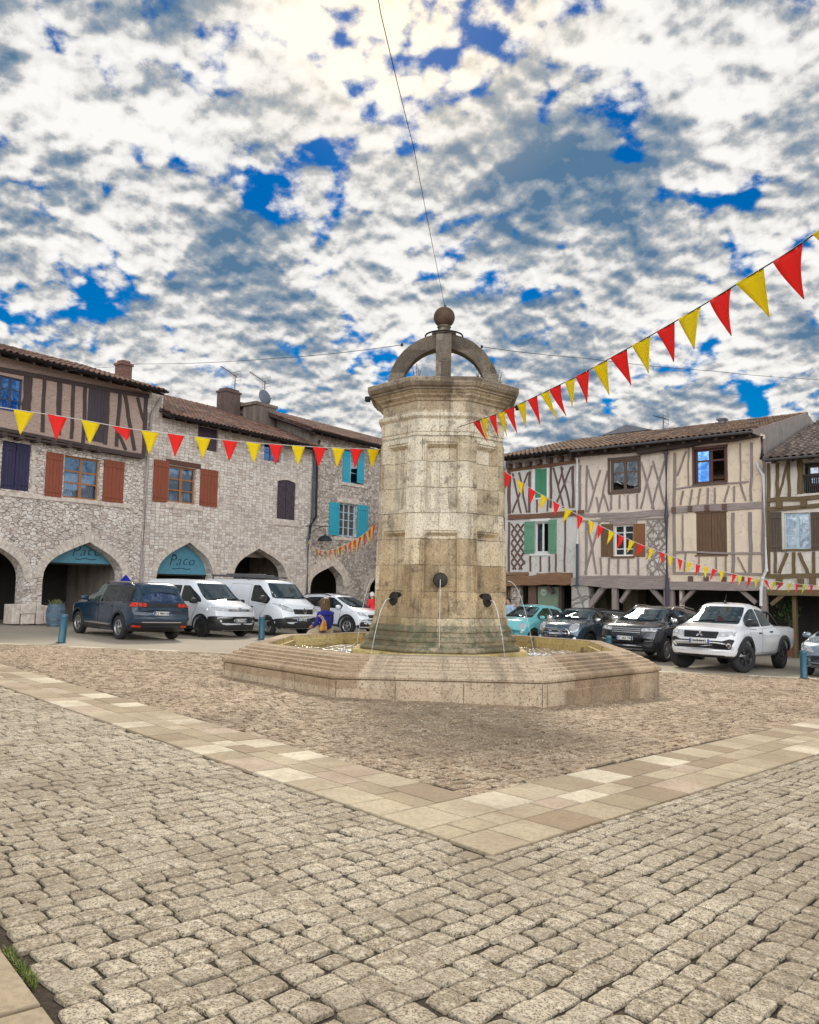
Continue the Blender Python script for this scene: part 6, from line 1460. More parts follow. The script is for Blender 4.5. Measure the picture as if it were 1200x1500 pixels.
c.panel('grille', MAT['black'], 'F', [(-.40, .30), (.40, .30), (.36, .40), (-.36, .40)], .012, .04); c.panel('chrome_strip', CHROME, 'F', [(-.24, .635), (.24, .635), (.24, .655), (-.24, .655)], .016, .006); c.panel('badge', plain('red_badge', (.4, .03, .03), .3), 'F', circ(0, .645, .045), .022, 0)
c.arches(turq_p, .02, .012); c.door([(-1.36, .30), (-1.36, .92), (-.36, .91), (-.40, .45), (-.46, .30)], (-1.2, .84), CHROME); c.wheels('spoke', DARKALLOY, 0, 5); c.mirrors(-.44, .98, turq_p, .95); c.plate('F', .46, 'CP 082 WY'); c.wipers(-.4, 1.0)
c.both('window_trim', CHROME, [(-2.1, .955), (-.36, .935), (-.36, .95), (-2.1, .97)], off=.014, r=.004)
# ---- slate grey estate with a round face
sp = dict(W=1.80, wb=2.67, fo=.80, ro=.78, wr=.325, hr=.64, kf=.30, ef=.16, top=[(-3.45, .7), (-3.42, 1.0), (-3.25, 1.28), (-3.05, 1.40), (-1.6, 1.445), (-.78, 1.41), (-.08, 1.06), (.08, 1.01), (.50, .93), (.68, .84), (.78, .66), (.80, .52)],
    bot=bot(-3.45, .80, .22, .2, .42, .45), belt=[(-3.45, .98), (-1.2, .98), (0, .96), (.8, .84)])
c = Car('estate_car', 'slate blue grey estate car with oval chrome grille and black roof', 'car', (5.98, 27.5), HR, sp, 'FL', grey_p, GRt)
c.panel('windscreen', WS, 'F', [(-.64, 1.05), (.64, 1.05), (.55, 1.36), (-.55, 1.36)], r=.05); c.panel('roof_panel', MAT['black'], 'T', [(-3.2, -.56), (-.85, -.56), (-.85, .56), (-3.2, .56)], .006, .1, smooth=True)
c.both('side_window', SG, [(-3.15, 1.02), (-3.05, 1.30), (-.88, 1.37), (-.40, 1.13), (-.34, 1.0)], r=.05)
c.pairF('headlight', CHROME, circ(.60, .80, .145), r=0, off=.012); c.pairF('lamp_reflector', LAMP, circ(.60, .80, .115), r=0, off=.02)
gp = [(-.47, .50), (.47, .50), (.53, .62), (.42, .76), (-.42, .76), (-.53, .62)]
c.panel('grille_surround', CHROME, 'F', gp, .014, .08); c.panel('grille', MAT['black'], 'F', [(x_*.93, .63+(z_-.63)*.84) for x_, z_ in gp], .022, .07)
for z in (.58, .70): c.panel('grille_bar', CHROME, 'F', [(-.40, z-.006), (.40, z-.006), (.40, z+.006), (-.40, z+.006)], .03, .003)
c.panel('front_bumper', BP, 'F', [(-.7, .24), (.7, .24), (.7, .36), (-.7, .36)], .012, .04); c.panel('chrome_strip', CHROME, 'F', [(-.58, .41), (.58, .41), (.58, .425), (-.58, .425)], .016, .004); c.pairF('fog_lamp', LITER, circ(.66, .46, .05), r=0, off=.014)
c.plate('F', .63, 'AW 237 JP'); c.arches(BP, .05); c.both('sill_trim', BP, [(-2.25, .2), (-.40, .2), (-.40, .33), (-2.25, .33)], off=.012, r=.02); c.door([(-1.35, .36), (-1.35, .96), (-.36, .95), (-.42, .36)], (-1.18, .87), CHROME); c.door([(-2.2, .6), (-2.05, .36), (-1.40, .36), (-1.40, .97), (-2.25, .98)], (-2.1, .88), CHROME)
c.wheels('spoke', DARKALLOY, 0, 5); c.mirrors(-.40, 1.03, CHROME, 1.0); c.wipers(-.4, 1.05); c.rails(-3.0, -1.0, .56, BP, .03)
# ---- blue black luxury off-roader
sp = dict(W=1.92, wb=2.68, fo=.87, ro=.82, wr=.36, hr=.68, kf=.28, top=[(-3.5, .7), (-3.48, 1.05), (-3.28, 1.40), (-3.1, 1.50), (-1.8, 1.62), (-1.0, 1.60), (-.78, 1.55), (.02, 1.16), (.16, 1.12), (.64, 1.04), (.78, .96), (.86, .76), (.87, .6)],
    bot=bot(-3.5, .87, .27, .2, .46, .5), belt=[(-3.5, 1.16), (-1.5, 1.10), (0, 1.04), (.87, .95)])
c = Car('off_roader', 'blue black off-roader with slatted grille and roof bars, beside the white pickup', 'car', (7.57, 24.4), HR, sp, 'FL', black_p, GRt)
c.panel('windscreen', WS, 'F', [(-.70, 1.15), (.70, 1.15), (.58, 1.52), (-.58, 1.52)], r=.05); c.both('side_window', SG, [(-1.30, 1.13), (-1.30, 1.50), (-.95, 1.50), (-.40, 1.23), (-.33, 1.10)], r=.04); c.both('side_window', SG, [(-3.1, 1.22), (-2.95, 1.40), (-1.36, 1.50), (-1.36, 1.13)], r=.05)
c.pairF('headlight', LAMP, [(.46, .87), (.86, .89), (.93, 1.0), (.46, .96)], r=.03); c.pairF('lamp_reflector', LITER, circ(.60, .92, .035), r=0, off=.014); c.pairF('lamp_reflector', LITER, circ(.74, .93, .035), r=0, off=.014)
c.panel('grille', MAT['black'], 'F', [(-.45, .80), (.45, .80), (.45, .97), (-.45, .97)], .010, .03)
for z in (.83, .885, .94): c.panel('grille_bar', ALLOY, 'F', [(-.44, z-.013), (.44, z-.013), (.44, z+.013), (-.44, z+.013)], .02, .006)
c.panel('front_bumper', BP, 'F', [(-.92, .28), (.92, .28), (.86, .56), (.52, .60), (.42, .50), (-.42, .50), (-.52, .60), (-.86, .56)], .012, .05); c.pairF('fog_lamp', LITER, [(.56, .585), (.80, .595), (.80, .625), (.56, .615)], off=.02, r=.008)
for z in (.46, .36): c.panel('skid_bar', ALLOY, 'F', [(-.50, z-.012), (.50, z-.012), (.54, z+.012), (-.54, z+.012)], .024, .006)
c.panel('lower_intake', MAT['black'], 'F', [(-.44, .52), (.44, .52), (.44, .76), (-.44, .76)], .012, .03); c.plate('F', .66, 'EC 563 TN')
c.arches(BP, .06); c.both('sill_trim', BP, [(-2.25, .22), (-.44, .22), (-.44, .40), (-2.25, .40)], off=.012, r=.02); c.door([(-1.33, .42), (-1.33, 1.08), (-.34, 1.06), (-.44, .42)], (-1.15, .98)); c.door([(-2.25, .7), (-2.1, .42), (-1.38, .42), (-1.38, 1.09), (-2.3, 1.14)], (-2.1, 1.0))
c.wheels('spoke', None, 0, 9, .72); c.mirrors(-.40, 1.16, CHROME, 1.1); c.wipers(-.4, 1.14); c.rails(-2.9, -1.0, .62, CHROME, .075)
# ---- white double cab pickup
sp = dict(W=1.84, wb=3.0, fo=.88, ro=1.30, wr=.385, gap=.075, ww=.25, hr=.67, kf=.30, top=[(-4.3, .8), (-4.28, 1.12), (-4.2, 1.18), (-2.42, 1.20), (-2.28, 1.24), (-2.10, 1.62), (-1.95, 1.72), (-1.2, 1.79), (-.85, 1.74), (.02, 1.24), (.15, 1.20), (.62, 1.11), (.78, 1.02), (.87, .80), (.88, .66)],
    bot=[(-4.3, .72), (-4.25, .58), (-3.8, .50), (-2.6, .42), (.3, .40), (.72, .40), (.84, .44), (.88, .54)], belt=[(-4.3, 1.14), (-2.4, 1.17), (-1, 1.14), (0, 1.10), (.88, 1.0)])
c = Car('pickup_truck', 'white double cab pickup truck with black wheel arches and turned front wheels', 'pickup truck', (8.7, 21.5), HR, sp, 'FL', pearl, GRt)
c.panel('windscreen', WS, 'F', [(-.68, 1.24), (.68, 1.24), (.57, 1.69), (-.57, 1.69)], r=.05)
c.both('side_window', SG, [(-1.12, 1.19), (-1.12, 1.66), (-.85, 1.64), (-.35, 1.36), (-.24, 1.18)], r=.06); c.both('side_window', SG, [(-2.03, 1.22), (-1.90, 1.60), (-1.19, 1.66), (-1.19, 1.19)], r=.07); c.panel('rear_window', SG, 'B', [(-.55, 1.30), (.55, 1.30), (.5, 1.62), (-.5, 1.62)], r=.05)
c.pairF('headlight', LAMP, [(.42, .90), (.80, .93), (.93, 1.07), (.46, 1.02)], r=.03); c.pairF('lamp_reflector', LITER, circ(.56, .965, .045), r=0, off=.012); c.pairF('lamp_reflector', LITER, circ(.70, .985, .045), r=0, off=.012)
c.panel('grille', MAT['black'], 'F', [(-.42, .86), (.42, .86), (.46, 1.03), (-.46, 1.03)], .010, .03)
for z in (.90, .945, .99): c.panel('grille_bar', BP, 'F', [(-.42, z-.008), (.42, z-.008), (.42, z+.008), (-.42, z+.008)], .02, .003)
for k in range(3):                                    # three diamond badge
    a = math.pi/2+k*2*math.pi/3; d1 = Vector((math.cos(a), math.sin(a)))*.10; s1 = Vector((-d1.y, d1.x))*.5
    c.panel('diamond_badge', CHROME, 'F', [tuple(Vector((0, .945))+v) for v in (Vector((0, 0)), d1*.5-s1*.58, d1, d1*.5+s1*.58)], .03, 0)
c.panel('lower_intake', MAT['black'], 'F', [(-.74, .60), (.74, .60), (.82, .84), (.70, .86), (.56, .80), (-.56, .80), (-.70, .86), (-.82, .84)], .012, .03); c.pairF('fog_lamp', LITER, circ(.70, .69, .055), r=0, off=.02)
c.plate('F', .78, 'FR 246 FL'); c.panel('front_bumper', pearl, 'F', [(-.90, .44), (.90, .44), (.86, .585), (-.86, .585)], .016, .05); c.panel('skid_plate', BP, 'F', [(-.6, .41), (.6, .41), (.6, .45), (-.6, .45)], .02, .01)
c.arches(BP, .10, .045); c.both('side_step', BP, [(-2.45, .36), (-.50, .36), (-.50, .44), (-2.45, .44)], off=.05, r=.02)
c.door([(-1.16, .50), (-1.16, 1.13), (-.22, 1.11), (-.46, .75), (-.52, .50)], (-1.0, 1.02), BP); c.door([(-2.08, 1.16), (-2.12, .9), (-1.98, .50), (-1.22, .50), (-1.22, 1.14)], (-1.9, 1.05), BP)
c.panel('tonneau_cover', BP, 'T', [(-4.18, -.74), (-2.5, -.74), (-2.5, .74), (-4.18, .74)], .012, .06)
mb = MB(); 
for y in (-.62, .62): mb.tube([(-2.45, y, 1.18), (-2.42, y, 1.58), (-2.75, y, 1.50), (-3.25, y*1.05, 1.2)], .035, 8)
mb.tube([(-2.42, -.62, 1.58), (-2.42, .62, 1.58)], .035, 8); mb.build('roll_bar', BP, c.root, True)
c.wheels('spoke', DARKALLOY, R(-24), 6, .62); c.mirrors(-.32, 1.24, BP, 1.35); c.wipers(-.4, 1.24); c.panel('tail_light', REDL, 'L', [(-4.26, .85), (-4.14, .85), (-4.14, 1.10), (-4.26, 1.10)], .012, .02)
mb = MB(); mb.tube([(-.95, 0, 1.80), (-1.02, 0, 2.02)], .008, 5); mb.lathe([(.05, 1.77), (.03, 1.84), (.005, 1.86)], 10, (-.95, 0, 0)); mb.build('roof_aerial', BP, c.root)
# ---- steel blue hatchback cut by the frame
sp = dict(W=1.80, wb=2.60, fo=.86, ro=.76, wr=.32, hr=.62, kf=.34, ef=.16, top=[(-3.36, .7), (-3.33, 1.0), (-3.0, 1.32), (-2.7, 1.42), (-1.6, 1.49), (-1.0, 1.44), (-.02, 1.02), (.12, .97), (.62, .84), (.78, .73), (.85, .58), (.86, .48)],
    bot=bot(-3.36, .86, .2, .2, .38, .42), belt=[(-3.36, .98), (-1.5, .95), (0, .90), (.86, .74)])
c = Car('hatchback_car', 'steel blue hatchback behind the teal bollard, cut off by the right edge', 'car', (11.72, 20.75), HR, sp, 'FL', silv_p, GRt)
c.panel('windscreen', WS, 'F', [(-.66, 1.02), (.66, 1.02), (.53, 1.40), (-.53, 1.40)], r=.05); c.both('side_window', SG, [(-2.7, 1.05), (-2.5, 1.32), (-.98, 1.38), (-.42, 1.11), (-.35, .97)], r=.05)
c.pairF('headlight', LAMP, [(.42, .62), (.80, .66), (.88, .84), (.56, .76)], r=.03); c.panel('grille', MAT['black'], 'F', [(-.50, .30), (.50, .30), (.56, .50), (-.56, .50)], .012, .06); c.panel('chrome_strip', CHROME, 'F', [(-.54, .52), (.54, .52), (.54, .54), (-.54, .54)], .02, .005)
c.pairF('fog_lamp', MAT['black'], [(.58, .30), (.84, .34), (.82, .46), (.60, .44)], off=.014, r=.03); c.pairF('chrome_trim', CHROME, [(.58, .27), (.84, .31), (.84, .325), (.58, .285)], off=.018, r=.003); c.plate('F', .40, 'AB 315 CZ'); c.arches(silv_p, .015, .012)
c.panel('badge', CHROME, 'F', circ(0, .62, .05), .02, 0)
c.door([(-1.3, .32), (-1.3, .93), (-.36, .91), (-.44, .32)], (-1.1, .84)); c.wheels('spoke', None, 0, 5); c.mirrors(-.42, .98, silv_p, 1.0); c.wipers(-.4, 1.02)
# ------------------------------------------------------------------ bunting, cables, bollards, people
def cloth_mat(name, col):
    n = NT(name); f = n.noise(n.coord(1), 5, 3)
    a = n.add('BsdfPrincipled', {'Base Color': n.mix(n.math('MULTIPLY', f, .25), col, tuple(c*.7 for c in col)), 'Roughness': .7})
    t = n.add('BsdfTranslucent', {'Color': col}); m = n.add('MixShader', {0: .5, 1: a.outputs[0], 2: t.outputs[0]})
    n.t.links.new(m.outputs[0], n.out.inputs[0]); return n.mat
REDF = cloth_mat('red_cloth', (.92, .045, .035)); YELF = cloth_mat('yellow_cloth', (.92, .76, .012)); CORD = plain('pale_cord', (.62, .58, .54), .8); CORDD = plain('dark_cord', (.03, .03, .035), .7)
def on_line(px, py, A, B):
    """point over the plan line A-B seen in direction (px, py)"""
    d = ray(px, py); n_ = Vector((-(B.y-A.y), B.x-A.x)); k = ((A.x-CAM.x)*n_.x+(A.y-CAM.y)*n_.y)/(d.x*n_.x+d.y*n_.y)
    return CAM+d*k
def flag(mb_pts, P, dirv, w_, l_, swing, out, curl, mat, parent, fold=0):
    """a pennant: top edge along the cord, tip hanging below, bent by the wind"""
    rows = 7; vs = []; fs = []; nd = Vector((-dirv.y, dirv.x, 0)).normalized()
    for th in (-.0015, .0015):
        for i in range(rows+1):
            t = i/rows; hw = w_/2*(1-t)+.004; bend = curl*t*t
            c = P+Vector((0, 0, -l_*t*(1-.12*curl*curl)))+swing*(l_*t)*(1-.35*t)+nd*(out*l_*t*t+bend*l_*.35)
            if fold and t > .3: c.z += l_*fold*(t-.3)
            for j, u in enumerate((-1, -.5, 0, .5, 1)): vs.append(c+dirv*(hw*u)+nd*(th+.02*math.sin(u*2.6+t*3)*(1-t)*w_*2))
    n1 = (rows+1)*5
    for i in range(rows):
        for j in range(4): a = i*5+j; fs += [(a, a+1, a+6, a+5), (n1+a, n1+a+5, n1+a+6, n1+a+1)]
    edge = [i*5 for i in range(rows+1)]+[rows*5+j for j in range(1, 5)]+[i*5+4 for i in range(rows-1, -1, -1)]+[3, 2, 1]
    for i in range(len(edge)): a, b = edge[i], edge[(i+1) % len(edge)]; fs.append((a, b, b+n1, a+n1))
    mb = MB(); mb.add([tuple(v-mb_pts) for v in vs], fs); return mb.build('flag', mat, parent, True, fix=False)
def bunting(label, A, B, cordpts, flags, w_, l_, swing, first, cordm, r=.006, jitter=.1, curl=.3, grp='red and yellow bunting strings'):
    A, B = Vector(A), Vector(B); P = [on_line(x, y, A, B) for x, y in cordpts]; root = empty('bunting', P[0], 0, label, 'bunting', grp)
    fine = []
    for i in range(len(P)-1):
        p0, p1, p2, p3 = P[max(0, i-1)], P[i], P[i+1], P[min(len(P)-1, i+2)]
        for j in range(6):
            t = j/6; fine.append(.5*((2*p1)+(p2-p0)*t+(2*p0-5*p1+4*p2-p3)*t*t+(3*p1-p0-3*p2+p3)*t**3))
    fine.append(P[-1]); mb = MB(); mb.tube([p-P[0] for p in fine], r, 5); mb.build('cord', cordm, root, True)
    cx = [c[0] for c in cordpts]; cy = [c[1] for c in cordpts]
    for i, fx in enumerate(flags):
        opt = {}
        if isinstance(fx, tuple): fx, opt = fx
        p = on_line(fx, float(np.interp(fx, cx, cy)), A, B); q = on_line(fx+3, float(np.interp(fx+3, cx, cy)), A, B); d = (q-p).normalized()
        m = (YELF, REDF)[(i+first) % 2]
        sw = Vector(swing)+Vector((random.gauss(0, jitter), random.gauss(0, jitter), 0)); sw += Vector(opt.get('swing', (0, 0, 0)))
        pn = flags[i+1] if i+1 < len(flags) else flags[i-1]; pn = pn[0] if isinstance(pn, tuple) else pn
        sp_ = (on_line(pn, float(np.interp(pn, cx, cy)), A, B)-p).length
        flag(P[0], p, d, w_ if w_ > 0 else min(.40, -w_*sp_), l_*opt.get('len', 1)*random.uniform(.96, 1.04), sw, random.gauss(0, jitter), random.gauss(curl, .12), m, root, opt.get('fold', 0))
    return root
bunting('bunting of alternate yellow and red pennants strung across the stone houses on the left', (-6.3, 12.5), (-.62, 16.9), [(-120, 574), (-40, 590), (35, 602), (84, 609), (133, 617.5), (178, 626), (220, 632), (258, 636.5), (297, 641), (337, 645.5), (371, 648.5), (404, 651), (437, 653.2), (468, 655), (496, 656.3), (522, 657.3), (547, 658), (560, 658.3)],
    [-20, (35, {'swing': (-.15, 0, 0)}), 84, 133, (178, {'fold': .45, 'len': .85, 'swing': (.3, 0, 0)}), 220, 258, 297, 337, 371, 404, 437, 468, 496, 522, 547], .30, .39, (.02, 0, 0), 1, CORD, .007, .05, .1)
bpx = [698, 710, 722, 735, 747, 764, 780, 798, 813, 835, 853, 879, 906, 939, 975, 1010, 1055, 1098, 1154]
bpy_ = [617, 612.5, 608.5, 603.5, 598, 590.5, 583, 574.5, 567, 556.5, 547, 533, 518, 499.5, 479, 458.5, 431.5, 404.5, 370]
bunting('nearest bunting, rising from the fountain cornice to the upper right over the sky', (.95, 15.35), (3.25, 6.3), [(668, 627), (680, 623)]+list(zip(bpx, bpy_))+[(1200, 338), (1290, 278), (1400, 200)],
    bpx+[1215], -.72, .40, (.26, -.05, 0), 1, CORDD, .007, .10, .4)
cx_ = [(35, 35), (82, 65), (127, 94), (172, 119), (217, 144), (262, 169), (305, 193), (347, 213), (383, 232), (424, 251), (460, 268), (500, 286), (535, 301), (573, 316), (612, 330), (645, 343), (680, 356), (715, 366), (748, 376), (778, 384), (808, 392), (835, 399), (883, 411), (905, 416), (940, 423), (965, 427), (1000, 433), (1035, 438), (1062, 442), (1090, 445), (1118, 448), (1145, 450), (1172, 452), (1198, 454)]
cp = [(730+x/2.553, 680+y/2.553) for x, y in cx_]
bunting('bunting of small red and yellow pennants sagging low in front of the timbered houses', (2.05, 17.3), (13.4, 27.0), [(739, 690)]+cp+[(1240, 857), (1300, 850), (1380, 835)], [p[0] for p in cp]+[1214, 1228, 1242], .25, .31, (-.08, .02, 0), 1, CORD, .008, .16, .4)
bunting('far short bunting drooping from the wall lamp of the turquoise shuttered house to the tower', (-4.75, 38.0), (-.55, 17.2), [(449, 790), (456, 799), (466, 804.5), (477, 807), (492, 803.5), (510, 796), (533, 783), (551, 766), (558, 758)],
    [452+i*3.6 for i in range(28)], .27, .36, (-.02, 0, 0), 0, CORD, .010, .12, .3)
def cable(label, pts, r, grp='overhead cables'):
    o = empty('overhead_cable', pts[0], 0, label, 'cable', grp); P = []
    for i in range(len(pts)-1):
        a, b = Vector(pts[i]), Vector(pts[i+1]); sag = (b-a).length*.006
        for j in range(16): t = j/16; P.append(a.lerp(b, t)-Vector((0, 0, sag*4*t*(1-t)))-Vector(pts[0]))
    P.append(Vector(pts[-1])-Vector(pts[0])); mb = MB(); mb.tube(P, r, 5); mb.build('wire', CORDD, o, True)
    mb = MB(); mb.lathe([(.012, -.035), (.026, -.02), (.026, .02), (.012, .035)], 8); mb.build('insulator', MAT['iron'], o)
top = at(652, 449, 16.8)
cable('thin dark cable running from the ball finial up over the viewer', [top, at(606, 215, 10.5), at(558, 20, 7.0), at(545, -60, 6.0), Vector((-.9, -4, 6.9))], .0045)
cable('thin pale cable from the crown of the fountain to the brick house on the left', [at(589, 505, 16.8), at(400, 525, 21.5), at(200, 533, 27.0), at(140, 539, 29.5), at(28, 549, 27.6)], .007)
cable('thin cable from the crown of the fountain toward the right hand roofs', [at(706, 508, 16.8), at(860, 525, 19.5), at(1040, 543, 22.5), at(1200, 556, 25), at(1300, 566, 27)], .007)
# ---- bollards
teal_b = paint('teal_bollard_paint', (.018, .10, .15), .45, 0, .2)
def bollard(p, h, r, label, tilt=0):
    o = empty('bollard', p, 0, label, 'bollard', 'teal bollards round the square'); mb = MB()
    mb.lathe([(r*1.04, -.1), (r*1.04, .05), (r, .06), (r, h-.09), (r*.93, h-.085), (r*.93, h-.07), (r, h-.065), (r, h-.02), (r*.9, h), (.001, h+.006)], 20)
    mb.build('post', teal_b, o, True).data.set_sharp_from_angle(angle=R(35)); o.rotation_euler = (0, tilt, 0)
    mb = MB(); mb.lathe([(r*1.5, -.05), (r*1.5, .012), (r*1.1, .02)], 20); mb.build('base_ring', MAT['iron'], o)
bollard(ground(90, 942), .74, .095, 'slightly leaning teal bollard in front of the blue people carrier', R(4))
p = ground(383, 937); bollard(p, .74, .10, 'teal bollard at the front corner of the white compact van')
p = Vector((5.6, 23.0, gz(5.6, 23))); bollard(p, .74, .085, 'teal bollard between the grey estate car and the off-roader, behind the basin rim')
bollard(ground(1178, 994), .68, .082, 'teal bollard in front of the steel blue hatchback')
# ---- barrel planter and folded parasol
p = ground(81, 918); o = empty('barrel_planter', p, 0, 'blue grey banded barrel planter with dry plants, against the stone pier', 'planter')
bl_w = wood('blue_grey_barrel_wood', (.10, .17, .24), .7)
mb = MB(); mb.lathe([(.27, 0), (.31, .2), (.33, .42), (.31, .64), (.28, .80), (.25, .80), (.25, .74), (.001, .73)], 24); mb.build('barrel', bl_w, o, True).data.set_sharp_from_angle(angle=R(40))
for z in (.08, .26, .56, .74):
    r = .275+.055*math.sin(math.pi*z/.8); mb = MB(); mb.lathe([(r, z-.025), (r+.012, z-.02), (r+.012, z+.02), (r, z+.025)], 24); mb.build('hoop', plain('hoop_grey', (.13, .17, .21), .4, .6), o)
mb = MB()
for i in range(130):
    a = random.uniform(0, 6.28); b = random.uniform(.0, .2); q = Vector((b*math.cos(a), b*math.sin(a), .74)); e = q+Vector((random.gauss(0, .09), random.gauss(0, .09), random.uniform(.08, .26))); s_ = Vector((random.gauss(0, 1), random.gauss(0, 1), 0)).normalized()*.012
    mb.add([q-s_*.3, q+s_*.3, q.lerp(e, .6)+s_, e, q.lerp(e, .6)-s_], [(0, 1, 2, 3, 4)])
mb.build('foliage', plain('dry_planter_leaves', (.16, .17, .07), .7, var=.5), o, fix=False)
x, y = -10.45, 30.4; o = empty('parasol', (x, y, gz(x, y)), 0, 'folded bright blue parasol standing behind the roof of the people carrier', 'parasol')
mb = MB(); mb.tube([(0, 0, 0), (0, 0, 1.95)], .02, 8); mb.build('pole', MAT['zinc'], o)
mb = MB(); vs = []; N = 24
for z, r in ((.95, .13), (1.15, .24), (1.5, .23), (1.75, .15), (1.93, .03)):
    for k in range(N): a = 2*math.pi*k/N; rr = r*(1+.22*math.cos(a*8)); vs.append((rr*math.cos(a), rr*math.sin(a), z))
mb.add(vs, [(i*N+k, i*N+(k+1) % N, (i+1)*N+(k+1) % N, (i+1)*N+k) for i in range(4) for k in range(N)]+[list(range(N)), [4*N+k for k in range(N)]]); mb.build('canopy', cloth_mat('bright_blue_cloth', (.01, .04, .55)), o, True)
mb = MB(); mb.lathe([(.25, 0), (.25, .05), (.05, .08)], 20); mb.build('base', MAT['zinc'], o)
# ---- people
def skin(name, V, E, Rr, mats, parent, sub=2, root=0):
    me = bpy.data.meshes.new(name); me.from_pydata([tuple(v) for v in V], E, [])
    ob = bpy.data.objects.new('tmp', me); COL.objects.link(ob); ob.modifiers.new('s', 'SKIN')
    for i, sv in enumerate(me.skin_vertices[0].data):
        r = Rr[i]; sv.radius = (r, r) if not isinstance(r, tuple) else r; sv.use_root = i == root
    m = ob.modifiers.new('u', 'SUBSURF'); m.levels = m.render_levels = sub
    dg = bpy.context.evaluated_depsgraph_get(); m2 = bpy.data.meshes.new_from_object(ob.evaluated_get(dg)); bpy.data.objects.remove(ob); m2.materials.clear()
    return link(name, m2, mats, parent, True)
skin_m = plain('skin_tone', (.52, .29, .19), .6, var=.08)
def hand(V, E, Rr, w_, d, side):
    """palm and five bent fingers continuing the forearm from vertex index w_"""
    d = d.normalized(); up = Vector((0, 0, 1)); s_ = d.cross(up).normalized() if abs(d.z) < .9 else Vector((1, 0, 0)); dn = d.cross(s_).normalized()
    o = Vector(V[w_]); V.append(o+d*.055); Rr.append((.034, .018)); E.append((w_, len(V)-1)); pl_ = len(V)-1
    for k, (u, L_) in enumerate(((-.030, .062), (-.010, .074), (.010, .070), (.030, .056))):
        b = o+d*.085+s_*u; V.append(b); Rr.append(.0105); E.append((pl_, len(V)-1))
        V.append(b+d*L_*.55+dn*.012); Rr.append(.0095); E.append((len(V)-2, len(V)-1)); V.append(b+d*L_*.85+dn*.034); Rr.append(.008); E.append((len(V)-2, len(V)-1))
    b = o+d*.03+s_*side*.04; V.append(b); Rr.append(.013); E.append((w_, len(V)-1)); V.append(b+d*.035+s_*side*.012+dn*.01); Rr.append(.010); E.append((len(V)-2, len(V)-1))
